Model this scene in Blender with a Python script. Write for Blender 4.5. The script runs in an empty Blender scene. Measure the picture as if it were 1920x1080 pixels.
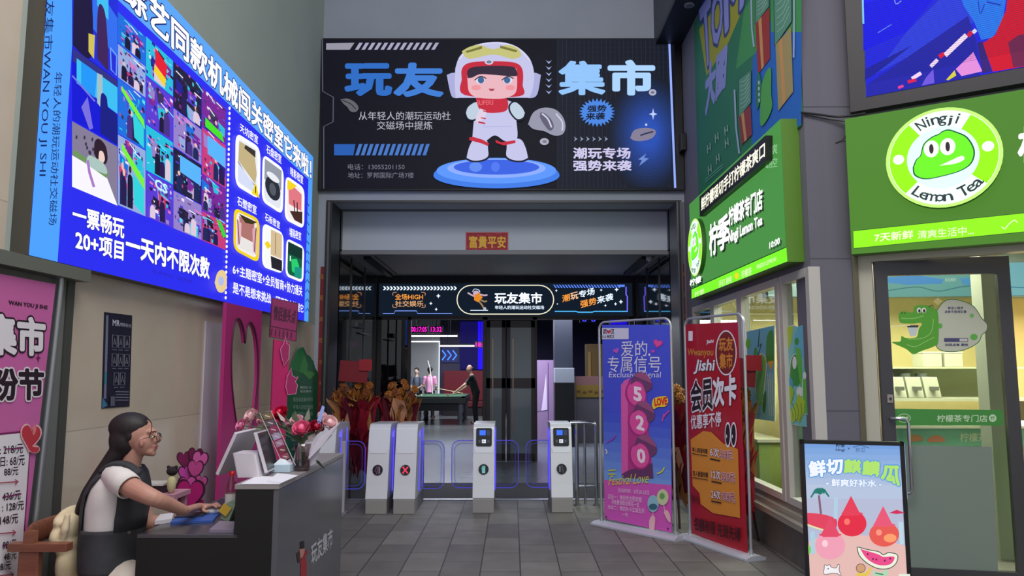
import bpy, math, random
from mathutils import Vector, Matrix
SC = bpy.context.scene
COL = SC.collection
random.seed(11)
PI = math.pi

# ---------------------------------------------------------------- camera, sky light, exposure
FPX, CAMH, PITCH = 1400.0, 1.55, math.atan2(155, 1400)
_cd = bpy.data.cameras.new('camera'); _cam = bpy.data.objects.new('camera', _cd); COL.objects.link(_cam)
_cd.sensor_width = 36.0; _cd.lens = FPX / 1920 * 36
_cam.location = (0, 0, CAMH); _cam.rotation_euler = (PI / 2 + PITCH, 0, 0)
_cd.clip_end = 200
SC.camera = _cam
SC.view_settings.view_transform = 'Standard'; SC.view_settings.look = 'None'
SC.view_settings.exposure = 0.0; SC.view_settings.gamma = 1.0
SC.view_settings.use_curve_mapping = False
W = bpy.data.worlds.new('night_city_glow'); SC.world = W; W.use_nodes = True
_bg = W.node_tree.nodes['Background']
_bg.inputs[0].default_value = (0.60, 0.62, 0.68, 1); _bg.inputs[1].default_value = 1.05


def area_lamp(name, loc, rot, size, power, col):
    l = bpy.data.lights.new(name, 'AREA'); l.shape = 'RECTANGLE'; l.size, l.size_y = size
    l.energy = power; l.color = col
    o = bpy.data.objects.new(name, l); COL.objects.link(o); o.location = loc; o.rotation_euler = rot
    return o


# added soft fill lamp over the forecourt, shop ceiling lamps, games hall lamps
area_lamp('forecourt_fill_lamp', (0.3, 1.5, 7.0), (math.radians(18), 0, 0), (4, 3), 330, (1.0, 0.97, 0.95))
area_lamp('shop_ceiling_lamp', (4.2, 7.4, 2.9), (0, 0, 0), (2.4, 2.2), 330, (1.0, 0.93, 0.74))
area_lamp('hall_ceiling_lamp', (-1.9, 23.0, 3.0), (0, 0, 0), (2.4, 3.0), 200, (0.92, 0.95, 1.0))
area_lamp('hall_front_lamp', (0.2, 15.5, 2.95), (0, 0, 0), (3.0, 2.0), 270, (0.8, 0.85, 1.0))


def ray(px, py):
    u = (px - 960) / FPX; v = (540 - py) / FPX
    return Vector((u, math.cos(PITCH) - v * math.sin(PITCH), math.sin(PITCH) + v * math.cos(PITCH)))


def at_y(px, py, Y):
    d = ray(px, py); t = Y / d.y
    return Vector((d.x * t, Y, CAMH + d.z * t))


def at_x(px, py, X):
    d = ray(px, py); t = X / d.x
    return Vector((X, d.y * t, CAMH + d.z * t))


def at_z(px, py, Z):
    d = ray(px, py); t = (Z - CAMH) / d.z
    return Vector((d.x * t, d.y * t, Z))


# ---------------------------------------------------------------- materials
def lin(c):
    c = c / 255.0
    return c / 12.92 if c <= 0.04045 else ((c + 0.055) / 1.055) ** 2.4


_mats = {}


def C(r, g, b, rough=0.55, metal=0.0, emit=0.0, alpha=1.0, coat=0.0):
    """painted or printed surface; emit > 0 for lit lettering, lamps and back-lit film"""
    key = (r, g, b, rough, metal, emit, alpha, coat)
    if key in _mats: return _mats[key]
    m = bpy.data.materials.new('lit_film' if emit else ('metal' if metal else 'paint'))
    m.use_nodes = True
    nt = m.node_tree; p = nt.nodes['Principled BSDF']
    col = (lin(r), lin(g), lin(b), 1)
    if emit:
        p.inputs['Base Color'].default_value = (col[0] * .06, col[1] * .06, col[2] * .06, 1)
        p.inputs['Specular IOR Level'].default_value = 0.12
        p.inputs['Emission Color'].default_value = col
        p.inputs['Emission Strength'].default_value = emit
        m.cycles.emission_sampling = 'NONE'
    else:
        p.inputs['Base Color'].default_value = col
    p.inputs['Roughness'].default_value = rough
    p.inputs['Metallic'].default_value = metal
    p.inputs['Coat Weight'].default_value = coat
    if alpha < 1: p.inputs['Alpha'].default_value = alpha
    _mats[key] = m
    return m


def E(r, g, b, s=1.0):
    return C(r, g, b, 0.5, 0.0, s)


def EL(r, g, b, s=1.0):
    """large back-lit face, sampled as a lamp"""
    m = E(r, g, b, s * 1.0001)
    m.cycles.emission_sampling = 'AUTO'
    return m


def glass(tint=(225, 235, 232), refl=0.06, name='clear_glass'):
    key = ('glass', tint, refl)
    if key in _mats: return _mats[key]
    m = bpy.data.materials.new(name); m.use_nodes = True; nt = m.node_tree
    nt.nodes.clear()
    out = nt.nodes.new('ShaderNodeOutputMaterial'); mix = nt.nodes.new('ShaderNodeMixShader')
    tr = nt.nodes.new('ShaderNodeBsdfTransparent'); gl = nt.nodes.new('ShaderNodeBsdfGlossy')
    fr = nt.nodes.new('ShaderNodeFresnel'); mr = nt.nodes.new('ShaderNodeMath'); mr.operation = 'ADD'
    fr.inputs[0].default_value = 1.45; mr.inputs[1].default_value = refl - 0.04
    tr.inputs[0].default_value = (lin(tint[0]), lin(tint[1]), lin(tint[2]), 1)
    gl.inputs['Roughness'].default_value = 0.02
    gm_ = nt.nodes.new('ShaderNodeNewGeometry'); iv = nt.nodes.new('ShaderNodeMath'); iv.operation = 'SUBTRACT'; iv.inputs[0].default_value = 1.0
    mu = nt.nodes.new('ShaderNodeMath'); mu.operation = 'MULTIPLY'
    nt.links.new(gm_.outputs['Backfacing'], iv.inputs[1]); nt.links.new(fr.outputs[0], mr.inputs[0])
    nt.links.new(mr.outputs[0], mu.inputs[0]); nt.links.new(iv.outputs[0], mu.inputs[1]); nt.links.new(mu.outputs[0], mix.inputs[0])
    nt.links.new(tr.outputs[0], mix.inputs[1]); nt.links.new(gl.outputs[0], mix.inputs[2])
    nt.links.new(mix.outputs[0], out.inputs[0])
    _mats[key] = m
    return m


def tiles(name, base, var, mortar, bw, bh, msize, rough, rot=(0, 0, 0), offs=0.5, noise=0.12, loc=(0, 0, 0), bump=0.0, coord='Object'):
    m = bpy.data.materials.new(name); m.use_nodes = True; nt = m.node_tree; L = nt.links.new
    p = nt.nodes['Principled BSDF']
    tc = nt.nodes.new('ShaderNodeTexCoord'); mp = nt.nodes.new('ShaderNodeMapping')
    mp.inputs['Rotation'].default_value = rot; mp.inputs['Location'].default_value = loc
    br = nt.nodes.new('ShaderNodeTexBrick'); br.offset = offs
    br.inputs['Scale'].default_value = 1.0
    br.inputs['Brick Width'].default_value = bw; br.inputs['Row Height'].default_value = bh
    br.inputs['Mortar Size'].default_value = msize; br.inputs['Mortar Smooth'].default_value = 0.2
    br.inputs['Color1'].default_value = (*[lin(x) for x in base], 1)
    br.inputs['Color2'].default_value = (*[lin(x) for x in var], 1)
    br.inputs['Mortar'].default_value = (*[lin(x) for x in mortar], 1)
    nz = nt.nodes.new('ShaderNodeTexNoise'); nz.inputs['Scale'].default_value = 3.5; nz.inputs['Detail'].default_value = 6
    mx = nt.nodes.new('ShaderNodeMix'); mx.data_type = 'RGBA'; mx.blend_type = 'OVERLAY'
    mx.inputs[0].default_value = noise * 3
    L(tc.outputs[coord], mp.inputs[0]); L(mp.outputs[0], br.inputs[0]); L(tc.outputs['Object'], nz.inputs[0])
    L(br.outputs[0], mx.inputs[6]); L(nz.outputs[0], mx.inputs[7]); L(mx.outputs[2], p.inputs['Base Color'])
    p.inputs['Roughness'].default_value = rough
    if bump:
        bp = nt.nodes.new('ShaderNodeBump'); bp.inputs['Strength'].default_value = bump; bp.invert = True
        bp.inputs['Distance'].default_value = 0.004
        L(br.outputs['Fac'], bp.inputs['Height']); L(bp.outputs[0], p.inputs['Normal'])
    return m


def noisy(name, c1, c2, scale=6.0, rough=0.6, stretch=(1, 1, 1), metal=0.0, rough_var=0.0):
    m = bpy.data.materials.new(name); m.use_nodes = True; nt = m.node_tree; L = nt.links.new
    p = nt.nodes['Principled BSDF']
    tc = nt.nodes.new('ShaderNodeTexCoord'); mp = nt.nodes.new('ShaderNodeMapping'); mp.inputs['Scale'].default_value = stretch
    nz = nt.nodes.new('ShaderNodeTexNoise'); nz.inputs['Scale'].default_value = scale; nz.inputs['Detail'].default_value = 5
    rp = nt.nodes.new('ShaderNodeValToRGB')
    rp.color_ramp.elements[0].position = 0.3; rp.color_ramp.elements[1].position = 0.7
    rp.color_ramp.elements[0].color = (*[lin(x) for x in c1], 1); rp.color_ramp.elements[1].color = (*[lin(x) for x in c2], 1)
    L(tc.outputs['Object'], mp.inputs[0]); L(mp.outputs[0], nz.inputs[0]); L(nz.outputs[0], rp.inputs[0]); L(rp.outputs[0], p.inputs['Base Color'])
    p.inputs['Roughness'].default_value = rough; p.inputs['Metallic'].default_value = metal
    return m


# ---------------------------------------------------------------- objects and tags
def thing(name, label, cat, loc, group=None):
    o = bpy.data.objects.new(name, None); COL.objects.link(o); o.location = loc
    o.empty_display_size = 0.1
    o['label'] = label; o['category'] = cat
    if group: o['group'] = group
    return o


def tag(o, label, cat, group=None):
    o['label'] = label; o['category'] = cat
    if group: o['group'] = group
    return o


def origin_of(p):
    q = Vector((0, 0, 0))
    while p is not None:
        q += p.location; p = p.parent
    return q


class MB:
    """collects shapes in world coordinates and links them as ONE mesh object"""

    def __init__(s):
        s.v, s.f, s.m, s.s, s.mats = [], [], [], [], []

    def mi(s, mat):
        if mat not in s.mats: s.mats.append(mat)
        return s.mats.index(mat)

    def add(s, verts, faces, mat, smooth=False):
        b = len(s.v); k = s.mi(mat)
        s.v += [tuple(x) for x in verts]
        for f in faces:
            s.f.append([b + i for i in f]); s.m.append(k); s.s.append(smooth)
        return s

    def box(s, c, size, mat, rot=None):
        c = Vector(c); h = Vector(size) / 2; R = rot or Matrix.Identity(3)
        vs = [c + R @ Vector((x * h.x, y * h.y, z * h.z)) for x in (-1, 1) for y in (-1, 1) for z in (-1, 1)]
        return s.add(vs, [(0, 1, 3, 2), (4, 6, 7, 5), (0, 4, 5, 1), (2, 3, 7, 6), (0, 2, 6, 4), (1, 5, 7, 3)], mat)

    def span(s, a, b, mat):
        a, b = Vector(a), Vector(b)
        return s.box((a + b) / 2, (abs(b.x - a.x), abs(b.y - a.y), abs(b.z - a.z)), mat)

    def poly(s, pts, mat):
        return s.add(pts, [list(range(len(pts)))], mat)

    def prism(s, pts, vec, mat, side=None):
        """closed outline pts extruded by vec"""
        n = len(pts); vec = Vector(vec); pts = [Vector(p) for p in pts]
        s.add(pts + [p + vec for p in pts], [list(range(n))[::-1], list(range(n, 2 * n))], mat)
        return s.add(pts + [p + vec for p in pts], [(i, (i + 1) % n, n + (i + 1) % n, n + i) for i in range(n)], side or mat)

    def tube(s, pts, r, mat, n=10, closed=False, caps=True, smooth=True):
        pts = [Vector(p) for p in pts]; N = len(pts)
        rs = r if isinstance(r, (list, tuple)) else [r] * N
        rings, up = [], None
        for i, p in enumerate(pts):
            a = pts[i - 1] if (i > 0 or closed) else p
            b = pts[(i + 1) % N] if (i < N - 1 or closed) else p
            t = (b - a)
            if t.length < 1e-9: t = Vector((0, 0, 1))
            t.normalize()
            if up is None:
                up = Vector((0, 0, 1)) if abs(t.z) < 0.9 else Vector((1, 0, 0))
            x = t.cross(up)
            if x.length < 1e-6: x = t.orthogonal()
            x.normalize(); y = x.cross(t).normalized(); up = y
            rr = rs[i]
            ra, rb = rr if isinstance(rr, tuple) else (rr, rr)
            rings.append([p + x * (ra * math.cos(2 * PI * k / n)) + y * (rb * math.sin(2 * PI * k / n)) for k in range(n)])
        vs = [q for R_ in rings for q in R_]
        fs = []
        M_ = N if closed else N - 1
        for i in range(M_):
            j = (i + 1) % N
            for k in range(n):
                fs.append((i * n + k, i * n + (k + 1) % n, j * n + (k + 1) % n, j * n + k))
        s.add(vs, fs, mat, smooth)
        if caps and not closed:
            s.add(rings[0], [list(range(n))], mat); s.add(rings[-1], [list(range(n))[::-1]], mat)
        return s

    def cyl(s, a, b, r, mat, n=20, r2=None, smooth=True):
        return s.tube([a, b], [r, r if r2 is None else r2], mat, n, smooth=smooth)

    def ball(s, c, r, mat, nu=14, nv=9, R=None):
        c = Vector(c); rx, ry, rz = (r, r, r) if not isinstance(r, (tuple, list)) else r
        R = R or Matrix.Identity(3)
        vs = [c + R @ Vector((0, 0, rz))]
        for j in range(1, nv):
            th = PI * j / nv
            for i in range(nu):
                ph = 2 * PI * i / nu
                vs.append(c + R @ Vector((rx * math.sin(th) * math.cos(ph), ry * math.sin(th) * math.sin(ph), rz * math.cos(th))))
        vs.append(c - R @ Vector((0, 0, rz)))
        fs = [(0, 1 + i, 1 + (i + 1) % nu) for i in range(nu)]
        for j in range(nv - 2):
            for i in range(nu):
                a = 1 + j * nu + i; b = 1 + j * nu + (i + 1) % nu
                fs.append((a, a + nu, b + nu, b))
        l = len(vs) - 1; a0 = 1 + (nv - 2) * nu
        fs += [(a0 + (i + 1) % nu, a0 + i, l) for i in range(nu)]
        return s.add(vs, fs, mat, True)

    def lathe(s, c, prof, mat, n=24):
        """prof: list of (radius, z) above c"""
        c = Vector(c); vs = []
        for r, z in prof:
            vs += [c + Vector((r * math.cos(2 * PI * k / n), r * math.sin(2 * PI * k / n), z)) for k in range(n)]
        fs = [(i * n + k, i * n + (k + 1) % n, (i + 1) * n + (k + 1) % n, (i + 1) * n + k) for i in range(len(prof) - 1) for k in range(n)]
        return s.add(vs, fs, mat, True)

    def loft(s, rings, mat, closed=True, caps=True):
        n = len(rings[0]); vs = [p for r in rings for p in r]; fs = []
        for i in range(len(rings) - 1):
            for k in range(n if closed else n - 1):
                fs.append((i * n + k, i * n + (k + 1) % n, (i + 1) * n + (k + 1) % n, (i + 1) * n + k))
        s.add(vs, fs, mat, True)
        if caps and closed:
            s.add(rings[0], [list(range(n))[::-1]], mat); s.add(rings[-1], [list(range(n))], mat)
        return s

    def build(s, name, parent=None, bevel=0.0, kind=None, seg=2, solid=0.0, subsurf=0):
        me = bpy.data.meshes.new(name)
        if parent is not None:
            o0 = origin_of(parent)
        elif kind == 'structure' or not s.v:
            o0 = Vector((0, 0, 0))
        else:
            xs, ys, zs = zip(*s.v)
            o0 = Vector(((min(xs) + max(xs)) / 2, (min(ys) + max(ys)) / 2, min(zs)))
        me.from_pydata([(x - o0.x, y - o0.y, z - o0.z) for x, y, z in s.v], [], s.f)
        for m in s.mats: me.materials.append(m)
        me.polygons.foreach_set('material_index', s.m)
        me.polygons.foreach_set('use_smooth', s.s)
        me.update()
        o = bpy.data.objects.new(name, me); COL.objects.link(o)
        if parent is not None: o.parent = parent
        else: o.location = o0
        if kind: o['kind'] = kind
        if solid:
            md = o.modifiers.new('thickness', 'SOLIDIFY'); md.thickness = solid; md.offset = 0
        if subsurf:
            md = o.modifiers.new('smooth', 'SUBSURF'); md.levels = md.render_levels = subsurf
        if bevel:
            md = o.modifiers.new('edges', 'BEVEL'); md.width = bevel; md.segments = seg; md.limit_method = 'ANGLE'
            md.angle_limit = math.radians(50)
        return o


# ---------------------------------------------------------------- lettering
_txt = {}


def text_mesh(s, bold=0.0, ext=0.0, res=2):
    """glyph outlines normalised to their bounding box; bold strokes are the glyph laid over itself at small shifts"""
    key = (s, bold, ext, res)
    if key in _txt: return _txt[key]
    c = bpy.data.curves.new('lettering', 'FONT'); c.body = s; c.resolution_u = res; c.extrude = ext
    c.size = 1.0
    o = bpy.data.objects.new('lettering', c); COL.objects.link(o)
    dg = bpy.context.evaluated_depsgraph_get()
    me = bpy.data.meshes.new_from_object(o.evaluated_get(dg))
    vs = [v.co.copy() for v in me.vertices]; fs = [list(p.vertices) for p in me.polygons]
    bpy.data.objects.remove(o); bpy.data.curves.remove(c); bpy.data.meshes.remove(me)
    xs = [v.x for v in vs]; ys = [v.y for v in vs]
    x0, x1, y0, y1 = min(xs), max(xs), min(ys), max(ys)
    if bold > 0:
        n = 14 if bold > .03 else 7
        sh = [(bold * math.cos(2 * PI * k / n), bold * math.sin(2 * PI * k / n)) for k in range(n)]
        if bold > .07: sh += [(0, 0)]
        base_v, base_f, N = vs, fs, len(vs); vs, fs = [], []
        for i, (dx, dy) in enumerate(sh):
            vs += [Vector((v.x + dx, v.y + dy, v.z + i * 2e-5)) for v in base_v]; fs += [[a + i * N for a in f] for f in base_f]
    out = ([((v.x - x0) / (x1 - x0), (v.y - y0) / max(y1 - y0, 1e-6), v.z) for v in vs], fs)
    _txt[key] = out
    return out


class Art:
    """flat artwork and lettering laid on a real plane: o a point on it, n its outward normal. Outlines are measured on
    the photograph and carried along the sight line onto the plane."""

    def __init__(s, o, n, parent, lift=0.0015, step=0.00015):
        s.o = Vector(o); s.n = Vector(n).normalized()
        s.u = Vector((0, 0, 1)).cross(s.n).normalized(); s.w = s.n.cross(s.u)
        s.parent = parent; s.d = lift; s.step = step; s.parts = {}

    def hit(s, px, py):
        d = ray(px, py); c = Vector((0, 0, CAMH))
        t = (s.o - c).dot(s.n) / d.dot(s.n)
        return c + d * t

    def mb(s, part):
        if part not in s.parts: s.parts[part] = MB()
        return s.parts[part]

    def up(s):
        s.d += s.step
        return s.n * s.d

    def poly(s, pts, mat, part='artwork'):
        k = s.up(); q = [s.hit(*p) + k for p in pts]
        s.mb(part).poly(q, mat); return s

    def rect(s, x0, y0, x1, y1, mat, part='artwork'):
        return s.poly([(x0, y0), (x1, y0), (x1, y1), (x0, y1)], mat, part)

    def ell(s, cx, cy, rx, ry, mat, part='artwork', n=28, a0=0.0, rot=0.0):
        c, q = math.cos(rot), math.sin(rot)
        return s.poly([(cx + rx * math.cos(t) * c - ry * math.sin(t) * q, cy + rx * math.cos(t) * q + ry * math.sin(t) * c)
                       for t in [a0 + 2 * PI * i / n for i in range(n)]], mat, part)

    def line(s, pts, w, mat, part='artwork', closed=False):
        k = s.up(); q = []
        n = len(pts); L_, R_ = [], []
        for i, p in enumerate(pts):
            a = pts[i - 1] if (i > 0 or closed) else p; b = pts[(i + 1) % n] if (i < n - 1 or closed) else p
            dx, dy = b[0] - a[0], b[1] - a[1]; l = math.hypot(dx, dy) or 1
            ox, oy = -dy / l * w / 2, dx / l * w / 2
            L_.append((p[0] + ox, p[1] + oy)); R_.append((p[0] - ox, p[1] - oy))
        vs = [s.hit(*p) + k for p in L_] + [s.hit(*p) + k for p in R_]
        s.mb(part).add(vs, [(i, (i + 1) % n, n + (i + 1) % n, n + i) for i in range(n if closed else n - 1)], mat)
        return s

    def text(s, t, quad, mat, bold=0.0, part='lettering', outline=None, ow=0.05, ext=0.0):
        if outline is not None:
            s.text(t, quad, outline, bold + ow, part)
        if len(quad) == 4 and not isinstance(quad[0], (tuple, list)):
            x0, y0, x1, y1 = quad; quad = [(x0, y0), (x1, y0), (x1, y1), (x0, y1)]
        a, b, c, d = [s.hit(*p) for p in quad]          # tl tr br bl
        k = s.up(); vs, fs = text_mesh(t, bold, ext)
        out = []
        for x, y, z in vs:
            out.append(d.lerp(c, x).lerp(a.lerp(b, x), y) + k + s.n * (z + ext))
        s.mb(part).add(out, fs, mat)
        if bold: s.d += 16 * 2e-5
        return s

    def done(s):
        for name, m in s.parts.items():
            m.build(name.split('#')[0], s.parent)


def smooth_path(pts, n=6):
    """Catmull-Rom through points (tuples of any length)"""
    P = [pts[0]] + list(pts) + [pts[-1]]; out = []
    for i in range(1, len(P) - 2):
        for k in range(n):
            t = k / n
            out.append(tuple(0.5 * (2 * P[i][j] + (P[i + 1][j] - P[i - 1][j]) * t + (2 * P[i - 1][j] - 5 * P[i][j] + 4 * P[i + 1][j] - P[i + 2][j]) * t * t
                                    + (3 * P[i][j] - P[i - 1][j] - 3 * P[i + 1][j] + P[i + 2][j]) * t ** 3) for j in range(len(P[i]))))
    out.append(tuple(pts[-1]))
    return out


def rounded(quad, r=0.2, n=5):
    """rounded corners on a quad tl,tr,br,bl (pixel outline), r as a share of the sides"""
    out = []
    for i in range(4):
        p, a, b = quad[i], quad[i - 1], quad[(i + 1) % 4]
        p0 = (p[0] + (a[0] - p[0]) * r, p[1] + (a[1] - p[1]) * r); p1 = (p[0] + (b[0] - p[0]) * r, p[1] + (b[1] - p[1]) * r)
        for k in range(n + 1):
            t = k / n
            out.append(tuple((1 - t) ** 2 * p0[j] + 2 * t * (1 - t) * p[j] + t * t * p1[j] for j in (0, 1)))
    return out


def quad_fn(q):
    tl, tr, br, bl = q
    def f(a, b):
        return tuple((tl[j] * (1 - a) + tr[j] * a) * (1 - b) + (bl[j] * (1 - a) + br[j] * a) * b for j in (0, 1))
    return f


def heart(cx, cy, r, n=28, tilt=0.0, sy=1.0):
    out = []
    for i in range(n):
        t = 2 * PI * i / n
        x = 16 * math.sin(t) ** 3 / 17; y = -(13 * math.cos(t) - 5 * math.cos(2 * t) - 2 * math.cos(3 * t) - math.cos(4 * t)) / 17
        y *= sy
        out.append((cx + r * (x * math.cos(tilt) - y * math.sin(tilt)), cy + r * (x * math.sin(tilt) + y * math.cos(tilt))))
    return out


def star4(cx, cy, rx, ry, k=0.22):
    return [(cx, cy - ry), (cx + rx * k, cy - ry * k), (cx + rx, cy), (cx + rx * k, cy + ry * k), (cx, cy + ry), (cx - rx * k, cy + ry * k), (cx - rx, cy), (cx - rx * k, cy - ry * k)]
# ================================================================ the setting
XL, XR, YB = -2.56, 2.28, 9.7
LB, RB = -2.37, 2.17                      # vestibule side walls
m_floor = tiles('granite_paving', (94, 91, 89), (120, 116, 112), (56, 54, 54), 0.60, 0.311, 0.006, 0.62, rot=(0, 0, PI / 2), noise=0.13, loc=(0, -0.065, 0), bump=0.35)
m_hallfloor = tiles('polished_floor', (112, 117, 122), (122, 127, 132), (84, 87, 90), 0.8, 0.8, 0.004, 0.22, offs=0, noise=0.05)
m_walltile = tiles('beige_wall_tile', (200, 186, 168), (205, 191, 173), (170, 157, 140), 1.2, 0.6, 0.003, 0.16, rot=(PI / 2, 0, PI / 2), noise=0.04)
m_greywall = noisy('blue_lit_grey_render', (154, 161, 174), (161, 168, 181), 1.5, 0.8)  # grey wall, bluish cast of the LED screens put into its colour
m_sidewall = noisy('green_lit_grey_render', (160, 169, 162), (167, 176, 168), 1.5, 0.8)  # same grey wall, green sign's glow on it put into the colour
m_lav = noisy('grey_cladding', (112, 110, 122), (118, 116, 128), 1.2, 0.6)
m_dark = C(30, 31, 34, 0.5)
m_darkglass = C(46, 48, 50, 0.06, coat=0.6)

MB().poly([(-9, -6, 0), (9, -6, 0), (9, 10.6, 0), (-9, 10.6, 0)], m_floor).build('floor', kind='structure')
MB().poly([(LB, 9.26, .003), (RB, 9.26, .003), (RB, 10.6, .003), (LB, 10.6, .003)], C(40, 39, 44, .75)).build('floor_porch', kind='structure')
MB().poly([(-9, 10.6, 0), (9, 10.6, 0), (9, 29, 0), (-9, 29, 0)], m_hallfloor).build('floor_hall', kind='structure')
MB().span((-2.4, 9.2, 0), (1.6, 9.26, 0.012), C(190, 192, 205, .3, .8)).build('trim_1', kind='structure')

MB().span((XL - .2, -1.0, 0), (XL, YB, 2.14), m_walltile).build('wall_left', kind='structure')
MB().span((XL - .2, 3.72, 2.14), (XL, YB, 9), m_sidewall).build('wall_left_upper', kind='structure')
MB().span((XL - .2, -1.0, 2.14), (XL, 3.72, 9), m_walltile).build('wall_left_near', kind='structure')
mb = MB(); gj = C(112, 114, 112, .45); mb.span((XL, 3.2, 0), (XL + .025, 4.22, 2.06), gj); mb.span((XL, 4.22, 0), (XL + .035, 4.29, 2.06), C(70, 72, 66, .45)); mb.span((XL, 4.29, 0), (XL + .02, 4.31, 2.06), C(150, 150, 144, .4))
mb.build('trim_4', kind='structure')
MB().span((XL, 2.2, 2.06), (XL + .11, 4.31, 2.13), C(104, 106, 98, .45)).build('trim_5', kind='structure')
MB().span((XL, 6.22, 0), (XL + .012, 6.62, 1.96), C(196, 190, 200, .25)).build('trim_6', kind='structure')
mb = MB()
mb.span((XL - .2, YB, 3.77), (XR + .3, YB + .45, 9), m_greywall)
mb.span((XL - .2, YB, 0), (-2.45, YB + .45, 3.77), m_greywall)
mb.span((2.2, YB, 0), (XR + .3, YB + .45, 3.77), m_lav)
mb.build('wall_back', kind='structure')
# shutter guides and lintel edge of the entrance
g = C(110, 112, 116, .35, .6); g2 = C(52, 53, 56, .4, .4)
mb = MB()
for a, b, m in ((-2.45, -2.425, g2), (-2.425, -2.40, g), (-2.40, -2.37, g2), (2.17, 2.19, g), (2.19, 2.215, g2), (2.215, 2.235, g)):
    mb.span((a, YB - .03, 0), (b, YB + .5, 3.77), m)
mb.span((-2.45, YB - .02, 3.755), (2.235, YB + .02, 3.79), g2)
mb.build('trim_entrance', kind='structure')
MB().span((-2.62, YB - .04, 3.9), (2.28, YB, 3.985), C(128, 130, 136, .5)).build('trim_2', kind='structure')
# bulkhead, soffit, dark reflecting side walls of the porch
MB().span((LB, 10.3, 3.22), (RB, 10.4, 3.9), C(188, 196, 208, .7)).build('wall_bulkhead', kind='structure')
MB().span((LB, 10.28, 3.16), (RB, 10.42, 3.22), C(120, 121, 126, .5)).build('trim_3', kind='structure')
MB().span((LB - .1, 10.4, 3.22), (RB + .1, 13.2, 3.3), C(140, 140, 144, .6)).build('ceiling_porch', kind='structure')
mb = MB(); mb.span((LB - .06, YB + .45, 0), (LB, 13.2, 3.22), m_darkglass)
for y in (10.9, 11.9, 12.9): mb.span((LB - .02, y, 0), (LB + .012, y + .05, 3.2), g2)
mb.build('wall_porch_left', kind='structure')
mb = MB(); mb.span((RB, YB + .45, 0), (RB + .06, 13.2, 3.22), m_darkglass)
for y in (10.9, 11.9, 12.9): mb.span((RB - .012, y, 0), (RB + .02, y + .05, 3.2), g2)
mb.build('wall_porch_right', kind='structure')
mb = MB(); mb.span((LB - .1, YB + .44, 3.77), (RB + .1, 10.42, 3.95), C(96, 97, 102, .6)); mb.span((LB - .1, YB + .44, 3.2), (LB, 10.42, 3.95), C(96, 97, 102, .6)); mb.span((RB, YB + .44, 3.2), (RB + .1, 10.42, 3.95), C(96, 97, 102, .6))
mb.build('ceiling_entrance', kind='structure')

# hall behind
hd = C(38, 37, 52, .6)
MB().span((-9, 13.1, 2.46), (9, 13.3, 4.2), hd).build('wall_hall_front', kind='structure')
mb = MB(); mb.span((-9, 13.1, 0), (-2.37, 13.3, 2.46), hd); mb.span((2.17, 13.1, 0), (9, 13.3, 2.46), hd)
mb.build('wall_hall_front_lower', kind='structure')
MB().span((-9, 13.2, 3.35), (9, 29, 3.5), C(58, 56, 72, .6)).build('ceiling', kind='structure')
MB().span((-9, 28, 0), (9, 28.2, 3.4), C(40, 36, 84, .6)).build('wall_hall_back', kind='structure')
MB().span((-6.2, 13.3, 0), (-6, 28, 3.4), C(70, 72, 80, .6)).build('wall_hall_left', kind='structure')
MB().span((5.0, 13.3, 0), (5.2, 28, 3.4), C(52, 48, 62, .6)).build('wall_hall_right', kind='structure')
# beam along the top of the right wall
mb = MB(); mb.span((1.93, 3.0, 5.95), (2.0, YB, 9), C(58, 58, 72, .5)); mb.span((1.93, 3.0, 5.9), (XR, YB, 5.96), C(24, 24, 32, .5))
mb.build('trim_beam', kind='structure')

# right wall with shop windows
base = noisy('grey_stone_base', (92, 90, 88), (112, 110, 106), 5, .45)
mb = MB()
mb.span((XR, 5.65, 2.34), (XR + .14, YB, 9), m_lav)
mb.span((XR, 9.3, 0), (XR + .14, YB, 2.34), m_lav)
mb.build('wall_right', kind='structure')
MB().span((XR, 5.65, 0), (XR + .14, 9.3, .34), base).build('wall_right_base', kind='structure')
mb = MB()
wood = noisy('weathered_ledge', (128, 122, 112), (166, 158, 146), 9, .5, (1, .15, 6))
for k in range(3): mb.span((XR - .10 + .05 * k, 5.66, .335 + .045 * k), (XR + .14, 9.3, .38 + .045 * k), wood)
mb.build('windowsill_right', kind='structure')
fr = C(186, 182, 176, .4)
WIN = [(5.72, 6.22), (6.40, 7.35), (7.5, 8.35), (8.5, 9.28)]
for i, (a, b) in enumerate(WIN):
    w = bpy.data.objects.new('window_%d' % (i + 1), None); COL.objects.link(w); w['kind'] = 'structure'; w.location = (XR, a, .47)
    mb = MB(); t = .075
    for y0, y1 in ((a - t, a), (b, b + t)): mb.span((XR - .02, y0, .47), (XR + .07, y1, 2.34), fr)
    mb.span((XR - .02, a, .47), (XR + .07, b, .53), fr); mb.span((XR - .02, a, 2.27), (XR + .07, b, 2.34), fr)
    mb.build('window_frame', w, bevel=.004)
    MB().span((XR + .02, a, .53), (XR + .026, b, 2.27), glass()).build('window_pane', w)

# square pillar and the angled second shop front
P0 = Vector((2.66, 5.66, 0)); DV = Vector((.843, -.537, 0)).normalized(); NV = Vector((-.537, -.843, 0)).normalized()
MB().prism([(XR, 5.65, 0), (2.65, 5.65, 0), (2.72, 5.75, 0), (2.72, 6.0, 0), (XR + .02, 6.0, 0)][::-1], (0, 0, 9), C(98, 96, 107, .55)).build('pillar', kind='structure')
mb = MB()
for z in (1.25, 2.4, 3.6): mb.span((XR - .002, 5.647, z), (2.652, 5.655, z + .006), C(84, 82, 90, .6))
mb.build('trim_pillar_joints', kind='structure')


def pv(t, z=0.0, off=0.0):
    p = P0 + DV * t + NV * off
    return Vector((p.x, p.y, z))


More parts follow.
